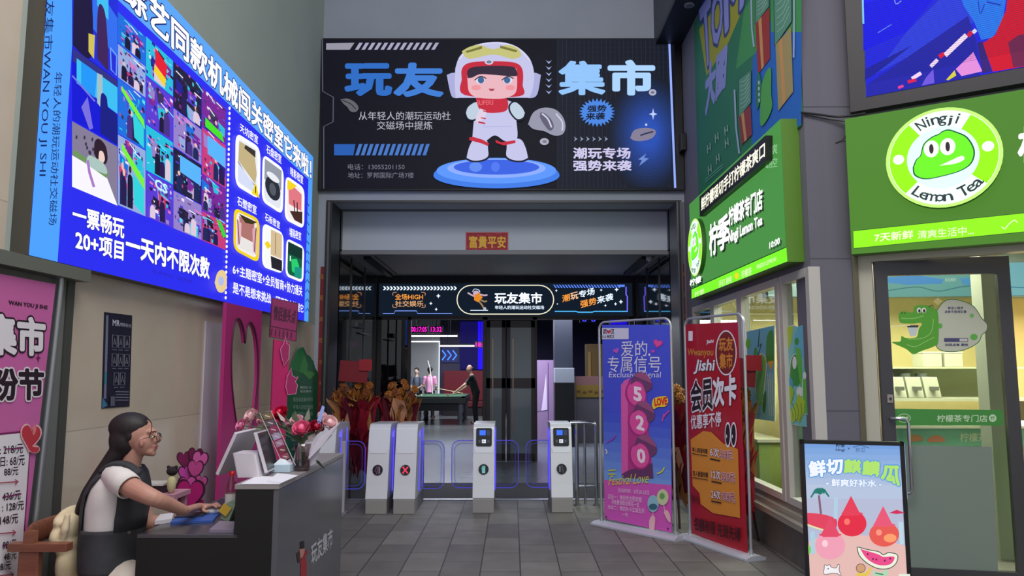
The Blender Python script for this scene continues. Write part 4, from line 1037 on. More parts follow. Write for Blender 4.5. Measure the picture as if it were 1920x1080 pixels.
for s_, q_ in (('活动时间：5月20-22日', [(1160, 915), (1218, 919), (1218, 928), (1160, 923)]), ('活动一：情侣凭合照发圈', [(1141, 926), (1204, 932), (1204, 942), (1141, 935)]), ('可免费领取玫瑰花一支', [(1148, 936), (1200, 942), (1200, 951), (1148, 945)]), ('活动二：情侣办卡立减五折', [(1141, 946), (1210, 953), (1210, 963), (1141, 954)]), ('一份', [(1168, 960), (1179, 961), (1179, 969), (1168, 968)])): A.text(s_, q_, C(244, 216, 240, .4), 0, 'offer_lettering')
A.ell(1226, 944, 10.5, 16, C(150, 196, 214, .4), 'hand_fans'); A.ell(1226, 950, 8, 6, C(60, 110, 130, .4), 'hand_fans'); A.ell(1244, 932, 11, 15, C(206, 214, 170, .4), 'hand_fans'); A.ell(1243, 930, 5, 6, C(110, 170, 90, .4), 'hand_fans')
sk = C(240, 190, 196, .4); A.line([(1226, 960), (1225, 972)], 1.5, sk, 'hand_fans'); A.poly(smooth_path([(1219, 992), (1219, 975), (1225, 966), (1230, 972), (1228, 996)], 4), sk, 'hand_fans'); A.line([(1246, 947), (1248, 958)], 1.5, sk, 'hand_fans'); A.poly(smooth_path([(1246, 960), (1252, 956), (1258, 966), (1258, 980), (1250, 970)], 4), sk, 'hand_fans')
for x, y in ((1138, 969), (1254, 991)): A.ell(x, y, 1.4, 2, C(60, 30, 60, .5), 'eyelets', 8)
A.done()

# ---- red card banner
rL, rR = at_z(1294, 1010, 0), at_z(1409, 1049, 0)
t, n = banner_stand('banner_stand', 'red banner with gold price list in a silver tube stand nearest the tea shop', rL, rR, 2.04)
A = Art(rL, n, t); RED = C(172, 22, 42, .35, coat=.2)
Q = [(1284.5, 608), (1383, 604), (1402, 1039), (1297, 1000)]; f = quad_fn(Q); print_sheet(t, A, Q, RED)
bk = C(38, 22, 28, .5); wt = C(230, 226, 240, .4)
A.rect(1291, 621, 1299, 639, wt, 'small_print'); A.text('Jishi', [(1325, 638), (1338, 636), (1338, 644), (1325, 646)], wt, .03, 'small_print')
A.text('Wwanyou', [(1290, 654), (1338, 653), (1337, 671), (1289, 670)], C(196, 130, 60, .4), .03, 'script_lettering'); A.text('Jishi', [(1306, 675), (1341, 674), (1338, 701), (1301, 701)], wt, .03, 'script_lettering', outline=bk, ow=.03)
A.ell(1362, 661.5, 20, 42.5, wt, 'emblem'); A.ell(1362, 661.5, 18, 40, C(120, 34, 28, .4), 'emblem')
og = C(206, 130, 50, .4); A.text('玩友', [(1349, 634), (1375, 632), (1375, 657), (1349, 658)], og, .03, 'emblem'); A.text('集市', [(1350, 663), (1374, 662), (1374, 690), (1350, 691)], og, .03, 'emblem')
A.text('会员', [(1296, 716), (1336, 708), (1337, 766), (1297, 772)], bk, .03, 'headline_lettering', outline=wt, ow=.05); A.text('次卡', [(1338, 711), (1381, 701), (1381, 757), (1338, 762)], wt, .045, 'headline_lettering', outline=bk, ow=.02)
A.text('优惠享不停', [(1296, 779), (1353, 771), (1353, 799), (1297, 805)], wt, .02, 'slogan_lettering')
A.poly([(1296, 824), (1320, 808), (1335, 810), (1358, 832), (1385, 842), (1389, 971), (1338, 962), (1315, 945), (1313, 925), (1300, 910)], C(218, 140, 50, .4), 'price_panel')
for x in (1366, 1377): A.ell(x, 815, 5.8, 24, wt, 'cartoon_eyes'); A.ell(x - .3, 815, 4.2, 20, bk, 'cartoon_eyes'); A.ell(x - 2.3, 818, 1, 3.5, wt, 'cartoon_eyes', 10)
for s_, q_, m, b in (('单人超值特惠', [(1299, 838), (1328, 842), (1328, 851), (1300, 847)], bk, .02), ('双人超值特惠', [(1300, 882), (1329, 886), (1329, 896), (1301, 892)], bk, .02)): A.text(s_, q_, m, b, 'price_lettering')
for y, s1, s2 in ((838, '6次', '368元'), (880, '12次', '520元'), (917, '24次', '958元')):
    o = 0 if y == 838 else 3
    A.text(s1, [(1333 + o, y), (1350 + o, y + 3), (1350 + o, y + 20), (1333 + o, y + 17)], C(240, 220, 226, .4), .02, 'price_lettering', outline=C(120, 30, 40, .4), ow=.04); A.text(s2, [(1352 + o, y + 4), (1375 + o * 1.8, y + 8), (1375 + o * 1.8, y + 25), (1352 + o, y + 21)], C(150, 24, 60, .4), .01, 'price_lettering', outline=C(240, 220, 226, .4), ow=.045)
    A.line([(1333 + o, y + 22), (1352 + o, y + 26)], 2.4, bk, 'underline')
A.line([(1300, 850), (1329, 855)], 1.4, bk, 'underline'); A.line([(1301, 895), (1330, 900)], 1.4, bk, 'underline'); A.text('单卡', [(1298, 925), (1314, 930), (1314, 948), (1299, 940)], C(90, 24, 30, .4), .02, 'price_lettering')
A.text('名额有限 先到先得', [(1304, 969), (1391, 990), (1391, 1016), (1304, 993)], C(50, 14, 22, .4), .02, 'bottom_lettering'); A.done()

# ---- pink price banner by the left wall (leans a little)
XP = -2.49
t = thing('banner_stand', 'pink price banner with red heart balloon in a grey stand by the left wall', 'banner', (XP, 3.6, 0))
A = Art((XP, 3.6, 1.5), (1, 0, 0), t); gt = C(150, 152, 156, .35, .6)
top_r, bot_r = A.hit(113, 540), A.hit(55, 1078); dn = (bot_r - top_r).normalized(); foot_r = top_r + dn * ((top_r.z - .03) / -dn.z)
cr = A.hit(100, 508); lf = Vector((XP, cr.y - 1.0, cr.z + .02)); lfoot = Vector((XP, foot_r.y - 1.0, .03))
MB().tube(smooth_path([tuple(lfoot), tuple(Vector((XP, top_r.y - 1.03, top_r.z))), tuple(lf), tuple(cr), tuple(A.hit(109, 518)), tuple(top_r), tuple(A.hit(84, 810)), tuple(bot_r), tuple(foot_r)], 6), .016, gt, 10).build('tube_frame', t)
MB().span((XP - .05, foot_r.y - 1.05, 0), (XP + .1, foot_r.y + .06, .03), gt).build('foot', t, bevel=.004)
PK = C(206, 106, 170, .3, coat=.3)
tl, bl_ = A.hit(104, 533), A.hit(40, 1078); d2 = (bl_ - tl).normalized(); low = tl + d2 * ((tl.z - .12) / -d2.z)
MB().prism([tl, low, Vector((XP, low.y - .9, .12)), Vector((XP, tl.y - .9, tl.z + .0))], (.002, 0, 0), PK).build('printed_sheet', t); A.d = .004
wt = C(232, 226, 232, .4); bk = C(40, 20, 34, .5); wine = C(120, 34, 90, .4)
A.text('WAN YOU JI SHE', [(15, 563), (88, 573), (87, 582), (15, 573)], bk, .03, 'small_lettering')
A.text('集市', [(-30, 588), (82, 600), (81, 665), (-30, 662)], wt, .045, 'title_lettering', outline=bk, ow=.05)
A.poly(star4(70, 671, 5, 10), wine, 'sparkle'); A.text('粉节', [(-22, 691), (79, 694), (78, 748), (-22, 750)], bk, .04, 'title_lettering', outline=wt, ow=.05)
A.poly([(-60, 818), (57, 806), (39, 1078), (-60, 1100)], wine, 'price_panel'); A.poly([(-60, 822), (55, 810), (36, 1078), (-60, 1100)], wt, 'price_panel')
for s_, q_ in ((': 218/元', [(-3, 836), (41, 832), (40, 850), (-3, 853)]), ('日: 68/元', [(-2, 858), (44, 853), (43, 872), (-2, 875)]), ('88/元', [(5, 878), (32, 875), (31, 890), (5, 893)]), ('436/元', [(2, 924), (36, 919), (35, 936), (1, 940)]), (': 128/元', [(1, 944), (42, 939), (41, 955), (1, 960)]), ('148/元', [(-3, 968), (31, 963), (30, 980), (-3, 985)]), ('98/元', [(2, 1015), (28, 1011), (27, 1026), (1, 1031)]), ('48/元', [(4, 1037), (28, 1033), (27, 1047), (3, 1052)]), ('98/元', [(-9, 1057), (17, 1052), (16, 1067), (-9, 1072)])): A.text(s_, q_, bk, .015, 'price_lettering')
for a, b in (((4, 842), (40, 840)), ((1, 932), (36, 926)), ((0, 1024), (28, 1016))): A.line([a, b], 2.4, wine, 'strike_line')
for y in (904, 999, 1078): x = 30 - (y - 904) * .05; A.line([(-10, y + 2), (x, y - 1)], 2.2, C(170, 70, 90, .4), 'arrow'); A.line([(x - 6, y - 5), (x, y - 1), (x - 6, y + 4)], 2.0, C(170, 70, 90, .4), 'arrow')
for m, s_ in ((C(240, 190, 196, .4), 1.14), (C(196, 56, 66, .4), 1.0)): A.poly(heart(53, 818, 19 * s_, tilt=.12, sy=1.5), m, 'heart_balloon'); A.ell(60, 842, 9 * s_, 7 * s_, m, 'heart_balloon')
A.ell(60, 806, 3, 10, C(226, 130, 130, .4), 'heart_balloon', rot=.2); A.line([(56, 836), (66, 838)], 1.5, C(250, 214, 214, .4), 'heart_balloon'); A.done()

# ---- poster in a black frame before the door
pL, pR = Vector((1.765, 4.65, 0)), Vector((2.325, 4.50, 0))
d = (pR - pL).normalized(); n = d.cross(Vector((0, 0, 1))).normalized()
t = thing('poster_stand', 'black framed watermelon drink poster standing before the glass door', 'poster', (pL + pR) / 2)
A = Art(pL, n, t); zt_ = A.hit(1500, 825).z; fm = C(22, 22, 26, .4); up = Vector((0, 0, 1))
w_ = (pR - pL).length; mb = MB()
for a, b, z0, z1 in ((0, .024, .03, zt_), (w_ - .024, w_, .03, zt_), (0, w_, zt_ - .022, zt_), (0, w_, .03, .06)):
    mb.prism([pL + d * a + up * z0, pL + d * b + up * z0, pL + d * b + up * z0 - n * .05, pL + d * a + up * z0 - n * .05], up * (z1 - z0), fm)
mb.build('frame', t, bevel=.003)
mb = MB()
for a in (.06, w_ - .06): mb.prism([pL + d * (a - .025) + n * .14, pL + d * (a + .025) + n * .14, pL + d * (a + .025) - n * .3, pL + d * (a - .025) - n * .3], up * .03, fm)
mb.build('feet', t)
A.n = n; A.o = pL - n * .012
bg = [pL + d * .022 + up * .055 - n * .012, pL + d * (w_ - .022) + up * .055 - n * .012, pL + d * (w_ - .022) + up * (zt_ - .02) - n * .012, pL + d * .022 + up * (zt_ - .02) - n * .012]
MB().poly(bg, EL(190, 196, 222, .9)).build('lit_film', t)
Q = [(1508, 829), (1696, 831), (1709, 1080), (1512, 1080)]; f = quad_fn(Q)
for k in range(8): A.poly([f(0, .0 + k * .045), f(1, k * .045), f(1, .42), f(0, .42)], E(118 + 9 * k, 160 + 5 * k, 220), 'sky_print')
A.poly([f(0, .75), f(.3, .66), f(.6, .7), f(1, .78), f(1, 1.37), f(0, 1.37)], E(228, 186, 180), 'sand_print')
dk = E(40, 54, 76); A.text('柠季', (1567, 832, 1584, 839), dk, .02, 'brand_lettering'); A.text('Ningji', (1567, 841, 1584, 847), dk, .02, 'brand_lettering'); A.text('×', (1589, 839, 1593, 843), dk, 0, 'brand_lettering'); A.text('鲜瓜', (1604, 839, 1622, 848), E(70, 100, 140), 0, 'brand_lettering'); A.line(smooth_path([(1599, 839), (1613, 835), (1629, 840)], 4), 1.4, E(70, 100, 140), 'brand_lettering')
wt = E(240, 244, 255); lg = E(176, 226, 110); o2 = E(96, 156, 216)
for s_, q_, m in (('鲜', [(1516, 866), (1546, 862), (1548, 892), (1519, 894)], wt), ('切', [(1550, 862), (1579, 861), (1578, 887), (1551, 889)], wt), ('麒', [(1583, 861), (1613, 863), (1613, 886), (1583, 886)], lg), ('麟', [(1618, 863), (1649, 866), (1647, 893), (1617, 889)], lg), ('瓜', [(1655, 870), (1688, 875), (1685, 910), (1652, 897)], lg)): A.text(s_, q_, m, .045, 'title_lettering', outline=o2, ow=.06)
A.text('- 鲜爽好补水 -', [(1549, 897), (1652, 900), (1652, 913), (1549, 911)], wt, .03, 'subtitle_lettering', outline=o2, ow=.03)
A.line([(1535, 928), (1539, 965)], 4, E(128, 96, 116), 'palm')
for k in range(7):
    a = PI * (1.05 + .9 * k / 6) if k else PI; A.line(smooth_path([(1537, 926), (1537 + 9 * math.cos(a), 922 + 8 * math.sin(a)), (1537 + 17 * math.cos(a), 929 + 8 * math.sin(a) + 3)], 4), 3, E(40, 120, 110), 'palm')
def juice(cx, cy, rx, ry, m, hat, m2, h):
    A.ell(cx, cy, rx, ry, m, 'juice_cups'); A.ell(cx - rx * .35, cy - ry * .15, rx * .2, ry * .25, m2, 'juice_cups'); A.poly([hat, (hat[0] + rx * .62, cy - ry * .8), (hat[0] + rx * .5, cy - ry * .62), (hat[0] - rx * .5, cy - ry * .62), (hat[0] - rx * .62, cy - ry * .8)], h, 'juice_cups')
    A.ell(cx, cy - ry * .78, rx * .75, ry * .14, h, 'juice_cups')
A.poly(smooth_path([(1510, 961), (1530, 962), (1552, 966), (1568, 974), (1566, 990), (1545, 992), (1525, 986), (1510, 980)], 4), E(222, 70, 96), 'melon_slices'); A.line(smooth_path([(1510, 982), (1530, 989), (1550, 995)], 4), 3, E(226, 226, 170), 'melon_slices')
A.line([(1567, 932), (1566, 972)], 7, E(176, 206, 226), 'tube_bottles'); A.line([(1523, 996), (1524, 1038)], 8, E(170, 206, 222), 'tube_bottles'); A.line([(1688, 978), (1690, 1020)], 8, E(186, 214, 226), 'tube_bottles'); A.ell(1515, 1030, 5, 9, E(130, 200, 90), 'tube_bottles')
juice(1597, 981, 27, 24, E(226, 50, 74), (1595, 929), E(250, 120, 110), E(228, 66, 92)); juice(1657, 1001, 28, 23, E(230, 92, 84), (1655, 948), E(250, 150, 130), E(232, 90, 120)); A.ell(1668, 1008, 12, 8, E(250, 160, 110), 'juice_cups')
juice(1556, 1022, 28, 26, E(238, 160, 182), (1556, 968), E(252, 206, 216), E(226, 76, 104)); A.poly([(1666, 961), (1680, 955), (1696, 961), (1680, 963)], E(206, 50, 90), 'melon_slices')
mel = smooth_path([(1607, 1025), (1625, 1030), (1646, 1034), (1655, 1040), (1665, 1036), (1681, 1040), (1678, 1055), (1665, 1064), (1645, 1064), (1625, 1054), (1611, 1040), (1607, 1025)], 4)
A.line(mel, 3, E(30, 70, 60), 'melon_slices', True); A.poly(mel, E(236, 240, 220), 'melon_slices'); A.poly(smooth_path([(1612, 1028), (1645, 1038), (1655, 1043), (1676, 1043), (1668, 1057), (1645, 1058), (1624, 1046), (1612, 1028)], 4), E(232, 80, 140), 'melon_slices')
for x, y in ((1636, 1047), (1642, 1048), (1658, 1050), (1626, 1038), (1668, 1046)): A.ell(x, y, 1.5, 2, E(80, 30, 50), 'melon_slices', 8)
ca = smooth_path([(1545, 1066), (1546, 1058), (1550, 1060), (1555, 1058), (1558, 1063), (1568, 1064), (1570, 1058), (1573, 1059), (1572, 1068), (1576, 1078), (1570, 1074), (1560, 1073), (1550, 1075), (1544, 1074), (1545, 1066)], 3)
A.line(ca, 2, E(50, 46, 60), 'cartoon_cat', True); A.poly(ca, E(240, 236, 240), 'cartoon_cat'); A.ell(1552, 1065, 1.2, 1.2, E(50, 46, 60), 'cartoon_cat', 8)
A.ell(1613, 1064, 9, 8.5, E(50, 40, 40), 'cartoon_child'); A.ell(1613, 1064, 8, 7.5, E(206, 160, 120), 'cartoon_child'); A.poly(smooth_path([(1606, 1072), (1622, 1072), (1630, 1062), (1634, 1064), (1624, 1080), (1604, 1080)], 3), E(226, 196, 90), 'cartoon_child'); A.poly(smooth_path([(1636, 1068), (1650, 1072), (1664, 1066), (1660, 1080), (1636, 1080)], 3), E(176, 214, 180), 'cartoon_child'); A.line([(1640, 1073), (1655, 1076)], 2, E(40, 120, 90), 'cartoon_child')
A.poly([(1684, 1075), (1705, 1075), (1706, 1090), (1684, 1090)], E(226, 236, 220), 'caption_box'); A.done()

# ---- dark poster fixed to the tiled wall
XW = XL + .004
t = thing('wall_poster', 'narrow dark poster with a grid of white drawings on the beige wall', 'poster', at_x(219, 764, XW))
A = Art((XW, 5, 1.5), (1, 0, 0), t, .0006); q_ = [(196, 585), (248, 591.5), (243, 762), (191, 766)]; f = quad_fn(q_)
MB().prism([A.hit(*p) for p in q_], (-.003, 0, 0), C(30, 30, 50, .4)).build('sheet', t)
sl = C(150, 152, 166, .4); A.line([f(.1, .03), f(.1, .9)], 4.5, C(120, 122, 150, .4), 'edge_band'); A.line([f(.1, .62), f(.1, .75)], 4.5, C(60, 130, 150, .4), 'edge_band'); A.poly([f(.0, .88), f(.2, .97), f(.0, 1)], C(60, 120, 160, .4), 'edge_band')
A.text('MR', [f(.3, .07), f(.55, .07), f(.55, .13), f(.3, .13)], C(190, 190, 206, .4), .03, 'title_lettering'); A.text('棋牌系列', [f(.56, .09), f(.95, .10), f(.95, .14), f(.56, .13)], C(170, 170, 190, .4), .01, 'title_lettering')
for r in range(3):
    for c_ in range(3 if r < 2 else 2):
        x, y = .3 + .22 * c_ + (.08 if r == 2 else 0), .23 + r * .2; A.line([f(x, y), f(x + .17, y), f(x + .17, y + .13), f(x, y + .13)], 1.0, sl, 'drawings', True); A.line([f(x + .05, y + .1), f(x + .08, y + .03), f(x + .12, y + .1)], 1.2, sl, 'drawings'); A.line([f(x, y + .155), f(x + .16, y + .155)], 1.4, C(110, 112, 130, .4), 'drawings')
for k in range(4): A.line([f(.45, .83 + .03 * k), f(.92, .84 + .03 * k)], 1.5, C(130, 132, 150, .4), 'footer'); 
A.poly([f(.27, .88), f(.43, .88), f(.43, .98), f(.27, .98)], C(90, 94, 110, .4), 'footer'); A.done()
# ================================================================ turnstiles
white = C(214, 216, 224, .35, coat=.3); grey_pl = C(150, 148, 146, .5); blk = C(16, 17, 20, .25)
BLUE = EL(84, 72, 255, 1.5); BLUE2 = E(96, 84, 255, 1.5)
acry = glass((238, 240, 246), .06, 'acrylic')


def turnstile(px, py, label, icon, panel, flaps, lit=(-1, 1)):
    c = at_z(px, py, 0); X, Y = c.x, c.y; hw = .118
    t = thing('turnstile', label, 'turnstile', (X, Y + .4, 0), 'white turnstiles across the entrance')
    prof = [(0, .16), (.035, .30), (.15, .86), (.175, .915), (.22, .95), (.28, .958), (.80, .945), (.83, .92), (.83, .16)]
    P = lambda x, y, z: Vector((X + x, Y + y, z))
    mb = MB(); mb.prism([P(-hw, a, b) for a, b in prof], (2 * hw, 0, 0), white); mb.build('body', t, bevel=.008, seg=3)
    mb = MB(); mb.prism([P(-hw + .004, .004, 0), P(-hw + .004, .83, 0), P(-hw + .004, .83, .16), P(-hw + .004, .004, .16)], (2 * hw - .008, 0, 0), grey_pl); mb.build('plinth', t, bevel=.01)
    # front cap plate
    fy = lambda z: .035 + (z - .30) * (.115 / .56) if z >= .30 else (z - .16) * .25
    def face(x, z, k=.004): return P(x, fy(z) - k, z)
    capo = [face(-hw + .004, .9), face(-hw + .004, .69), face(-hw + .03, .64), face(hw - .03, .64), face(hw - .004, .69), face(hw - .004, .9)]
    MB().prism(capo, (0, .006, 0), C(224, 228, 238, .25, coat=.4)).build('front_cap', t)
    # status lamp
    z0 = .465; mb = MB(); cc = face(0, z0, .006)
    ring = lambda r, k: [face(r * math.cos(2 * PI * i / 24), z0 + r * math.sin(2 * PI * i / 24), k) for i in range(24)]
    mb.prism(ring(.056, .008), (0, .01, 0), C(12, 14, 18, .15)); mb.build('status_lamp', t)
    mb = MB(); ln = lambda a, b, w, m: mb.prism([face(a[0] - w, z0 + a[1], .0095), face(b[0] - w, z0 + b[1], .0095), face(b[0] + w, z0 + b[1], .0095), face(a[0] + w, z0 + a[1], .0095)], (0, .001, 0), m)
    if icon == 'cross': ln((-.03, -.035), (.03, .035), .01, E(226, 60, 90, 1.1)); ln((.03, -.035), (-.03, .035), .01, E(226, 60, 90, 1.1)); ln((-.015, -.048), (-.015, .048), .003, C(150, 120, 140))
    elif icon == 'dark': ln((-.01, -.045), (.012, .045), .008, C(120, 60, 90, .4)); ln((.02, -.04), (.02, .03), .008, C(120, 124, 150, .4)); ln((-.03, -.02), (-.01, .04), .005, C(90, 80, 110, .4))
    elif icon == 'go': ln((0, -.04), (0, .035), .018, E(120, 190, 190, .8)); ln((-.02, .0), (0, .042), .012, E(60, 120, 120, .8))
    else: ln((-.02, -.03), (-.02, .03), .008, C(110, 116, 130, .4)); ln((.02, -.04), (.0, .04), .006, C(70, 76, 90, .4))
    mb.build('lamp_icon', t)
    if panel:
        mb = MB(); q = [face(-.088, .895, .009), face(-.088, .725, .009), face(-.078, .71, .009), face(.078, .71, .009), face(.088, .725, .009), face(.088, .895, .009), face(.078, .908, .009), face(-.078, .908, .009)]
        mb.prism(q, (0, .012, 0), blk); pn = mb.build('card_reader', t)
        MB().prism([face(-.05, .885, .0105), face(-.05, .83, .0105), face(.018, .83, .0105), face(.018, .885, .0105)], (0, .001, 0), E(60, 110, 250, 1.2)).build('screen', pn)
        mb = MB(); mb.prism([face(.03, .885, .0105), face(.03, .83, .0105), face(.07, .83, .0105), face(.07, .885, .0105)], (0, .001, 0), C(50, 60, 96, .3)); mb.build('keypad', pn)
        mb = MB(); mb.prism([face(-.022, .785, .0105), face(-.022, .745, .0105), face(.022, .745, .0105), face(.022, .785, .0105)], (0, .001, 0), E(230, 236, 250, .9)); mb.prism([face(-.008, .772, .0115), face(-.008, .758, .0115), face(.008, .765, .0115)], (0, .001, 0), blk)
        for s in (-1, 1): mb.prism([face(s * .05 - .012, .78, .0105), face(s * .05 - .012, .75, .0105), face(s * .05 + .012, .75, .0105), face(s * .05 + .012, .78, .0105)], (0, .001, 0), C(70, 74, 84, .4))
        mb.build('button', pn)
    # lit side strips
    for s in lit:
        mb = MB(); x0 = s * hw; x1 = s * (hw + .006)
        for a, b in ((.34, .355), (.62, .635)):
            mb.prism([P(x0, a - .0, .2), P(x0, b + .0, .2), P(x0, b + .08, .88), P(x0, a + .08, .88)], (x1 - x0, 0, 0), BLUE)
        mb.build('light_strip', t)
        mb = MB(); mb.prism([P(x0, .30, .80), P(x0, .42, .80), P(x0, .42, .86), P(x0, .34, .86)], (x1 - x0, 0, 0), BLUE2); mb.build('sensor_window', t)
    # glass flaps with lit rims
    for s, w_ in flaps:
        y = .5; x0, x1 = s * (hw + .004), s * (hw + w_); zb, zt, r = .20, .74, .09
        o = [(x0, zb), (x1 - s * r, zb)] + [(x1 - s * r + s * r * math.sin(k * PI / 12), zb + r - r * math.cos(k * PI / 12)) for k in range(1, 7)] + [(x1, zt - r)] + [(x1 - s * r + s * r * math.cos(k * PI / 12), zt - r + r * math.sin(k * PI / 12)) for k in range(1, 7)] + [(x0, zt)]
        fl = MB().prism([P(x, y, z) for x, z in o], (0, .01, 0), acry).build('flap', t)
        MB().tube([P(x, y - .002, z) for x, z in o], .0048, E(92, 84, 240, .55), 6).build('lit_rim', fl)
        o2 = [(x0, zb + .035)] + [(x0 + (x - x0) * .87, zb + .035 + (z - zb) * .87) for x, z in o[1:-1]] + [(x0, zb + .035 + (zt - zb) * .87)]
        MB().tube([P(x, y - .002, z) for x, z in o2], .0025, E(84, 78, 220, .4), 6).build('inner_rim', fl)
    return t


turnstile(600, 966, 'white turnstile at the far left, half hidden behind the roses', 'off', False, [(1, .26)])
turnstile(704.5, 965, 'white turnstile with dark status lamp, left of the paired two', 'dark', False, [])
turnstile(757, 965, 'white turnstile with a red cross lamp, right of the paired two', 'cross', False, [(1, .27)])
turnstile(906, 963, 'white turnstile with card reader and pale green status lamp', 'go', True, [(-1, .27), (1, .27)])
turnstile(1054.5, 962, 'white turnstile with card reader beside the chrome railing', 'off', True, [(-1, .27)])

chrome = C(176, 178, 186, .18, .95)
t = thing('railing', 'chrome tube railing right of the last turnstile', 'railing', at_z(1097, 945, 0))
yr = 8.85; q = lambda px, z: Vector((at_y(px, 900, yr).x, yr, z))
zt_ = at_y(1090, 793, yr).z
MB().tube(smooth_path([tuple(q(1070, zt_)), tuple(q(1100, zt_)), tuple(q(1112, zt_ - .015)), tuple(q(1118, zt_ - .08)), tuple(q(1118, .02))], 5), .02, chrome, 12).build('top_rail', t)
for px in (1082, 1097): MB().cyl(q(px, .02), q(px, zt_), .014 if px == 1097 else .022, chrome, 12).build('post', t)
MB().cyl(q(1082, .22), q(1118, .22), .014, chrome, 12).build('bottom_rail', t)
mb = MB()
for px in (1082, 1118): mb.cyl(q(px, 0), q(px, .02), .04, chrome, 14)
mb.build('floor_flange', t)
t = thing('barrier_post', 'short pale grey barrier post left of the paired turnstiles', 'post', at_z(641, 964, 0))
c = at_z(641, 964, 0); MB().span((c.x - .022, c.y, 0), (c.x + .022, c.y + .05, .78), C(170, 168, 176, .4)).build('upright', t, bevel=.006); MB().span((c.x - .05, c.y - .02, 0), (c.x + .05, c.y + .07, .02), C(130, 130, 136, .4)).build('base', t)

# ================================================================ opening-day flower baskets
def flower_basket(c, h, label, seed, w=.34, card=True):
    R = random.Random(seed); c = Vector(c)
    t = thing('flower_basket', label, 'flower basket', c, 'opening-day flower baskets')
    for k in range(3):
        a = 2 * PI * k / 3 + .5; MB().cyl(c + Vector((.24 * math.cos(a), .17 * math.sin(a), 0)), c + Vector((.05 * math.cos(a), .05 * math.sin(a), h * .55)), .012, C(70, 44, 30, .6), 8).build('leg', t)
    reds = [C(120, 22, 40, .45), C(150, 26, 44, .45), C(96, 18, 34, .45)]; tans = [C(176, 120, 70, .5), C(150, 100, 50, .5), C(206, 150, 110, .5)]
    for tier, (z, rr) in enumerate(((h * .36, w * .9), (h * .60, w))):
        mb = MB()
        for k in range(15):
            a = 2 * PI * k / 15 + R.random() * .3; b = .35 + R.random() * .2; r0 = rr * .25; r1 = rr * (.85 + R.random() * .4); hh = h * (.20 + .1 * R.random())
            m = R.choice(reds + reds + tans)
            d = Vector((math.cos(a), math.sin(a) * .75, 0)); s = Vector((-math.sin(a), math.cos(a) * .75, 0))
            base = c + Vector((0, 0, z - hh * .5)); zz = Vector((0, 0, 1))
            A_, B_ = base + d * r0 - s * rr * .1, base + d * r0 + s * rr * .1
            M1, M2, M3 = base + d * r1 * .8 - s * rr * b + zz * hh * .7, base + d * r1 * .62 + zz * hh * .8, base + d * r1 * .8 + s * rr * b + zz * hh * .7
            T1, T2 = base + d * r1 * 1.1 - s * rr * b * .6 + zz * hh * 1.15, base + d * r1 * 1.1 + s * rr * b * .6 + zz * hh * (1.0 + R.random() * .25)
            lo = base + d * r1 * .9 - zz * hh * .35
            mb.add([A_, B_, M1, M2, M3, T1, T2, lo], [(0, 2, 3), (0, 3, 1), (1, 3, 4), (2, 5, 3), (3, 5, 6), (3, 6, 4), (0, 7, 2), (1, 4, 7), (0, 1, 7)], m)
        mb.build('wrapping_paper', t)
    mb = MB()
    for k in range(12):
        a = 2 * PI * k / 12 + R.random() * .3; d = Vector((math.cos(a), math.sin(a) * .7, 0)); s = Vector((-math.sin(a), math.cos(a) * .7, 0)); b0 = c + Vector((0, 0, h * .62)); r1 = w * (.9 + .3 * R.random()); up_ = Vector((0, 0, 1)); m = R.choice([C(146, 84, 24, .6), C(120, 64, 22, .6), C(164, 104, 36, .6)])
        n_ = 7; rim = [b0 + d * (r1 * (.75 + .12 * (j % 2))) + s * (r1 * .36 * (j - 3) / 3) + up_ * (h * (.17 + .05 * ((j + k) % 2) - .012 * (j - 3) ** 2)) for j in range(n_)]
        lowr = [b0 + d * (r1 * .25) + s * (r1 * .1 * (j - 3) / 3) for j in range(n_)]
        mb.add(rim + lowr, [(j, j + 1, n_ + j + 1, n_ + j) for j in range(n_ - 1)], m)
    mb.build('tissue_ruffle', t)
    amb = [C(150, 84, 20, .6), C(124, 62, 20, .6), C(160, 98, 26, .6), C(96, 44, 20, .6)]
    for k in range(30):
        a = R.random() * 2 * PI; r = w * .95 * math.sqrt(R.random()); z = h * (.70 + .14 * R.random() + .10 * (1 - r / w))
        p = c + Vector((r * math.cos(a), r * math.sin(a) * .7, z)); m = R.choice(amb); mb = MB()
        ax = Vector((math.cos(a) * .5, -.8, .4)).normalized(); u = ax.orthogonal().normalized(); v = ax.cross(u); rad = .052 + .02 * R.random()
        for j in range(18):
            b = 2 * PI * j / 18 + (j % 2) * .1; rad_ = rad * (1 if j % 2 else .7); d = u * math.cos(b) + v * math.sin(b); s = ax.cross(d)
            mb.add([p + s * .006, p + d * rad_ * .6 + s * .016 + ax * (.014 + .012 * (j % 2 == 0)), p + d * rad_ + ax * .006, p + d * rad_ * .6 - s * .016 + ax * (.014 + .012 * (j % 2 == 0)), p - s * .006], [(0, 1, 2, 3, 4)], m)
        mb.ball(p + ax * .012, .014, m, 8, 5); mb.build('flower', t)
    mb = MB()
    for k in range(16):
        a = R.random() * 2 * PI; r = w * .9; p = c + Vector((r * .5 * math.cos(a), r * .4 * math.sin(a), h * .66)); e = c + Vector((r * 1.1 * math.cos(a), r * .8 * math.sin(a), h * (.68 + .14 * R.random()))); s = (e - p).cross(Vector((0, 0, 1))).normalized() * .03
        mb.add([p, (p + e) / 2 + s, e, (p + e) / 2 - s], [(0, 1, 2, 3)], C(50, 60, 34, .6))
    mb.build('leaves', t)
    if card:
        cd = MB(); cd.box(c + Vector((0, -.1, h * .95)), (.36, .012, .26), C(120, 12, 28, .6), Matrix.Rotation(.08, 3, 'Y')); cd.build('red_card', t)
        cd = MB(); cd.box(c + Vector((.15, -.12, h * 1.0)), (.16, .012, .14), C(150, 20, 34, .6)); cd.build('red_card', t)
    return t


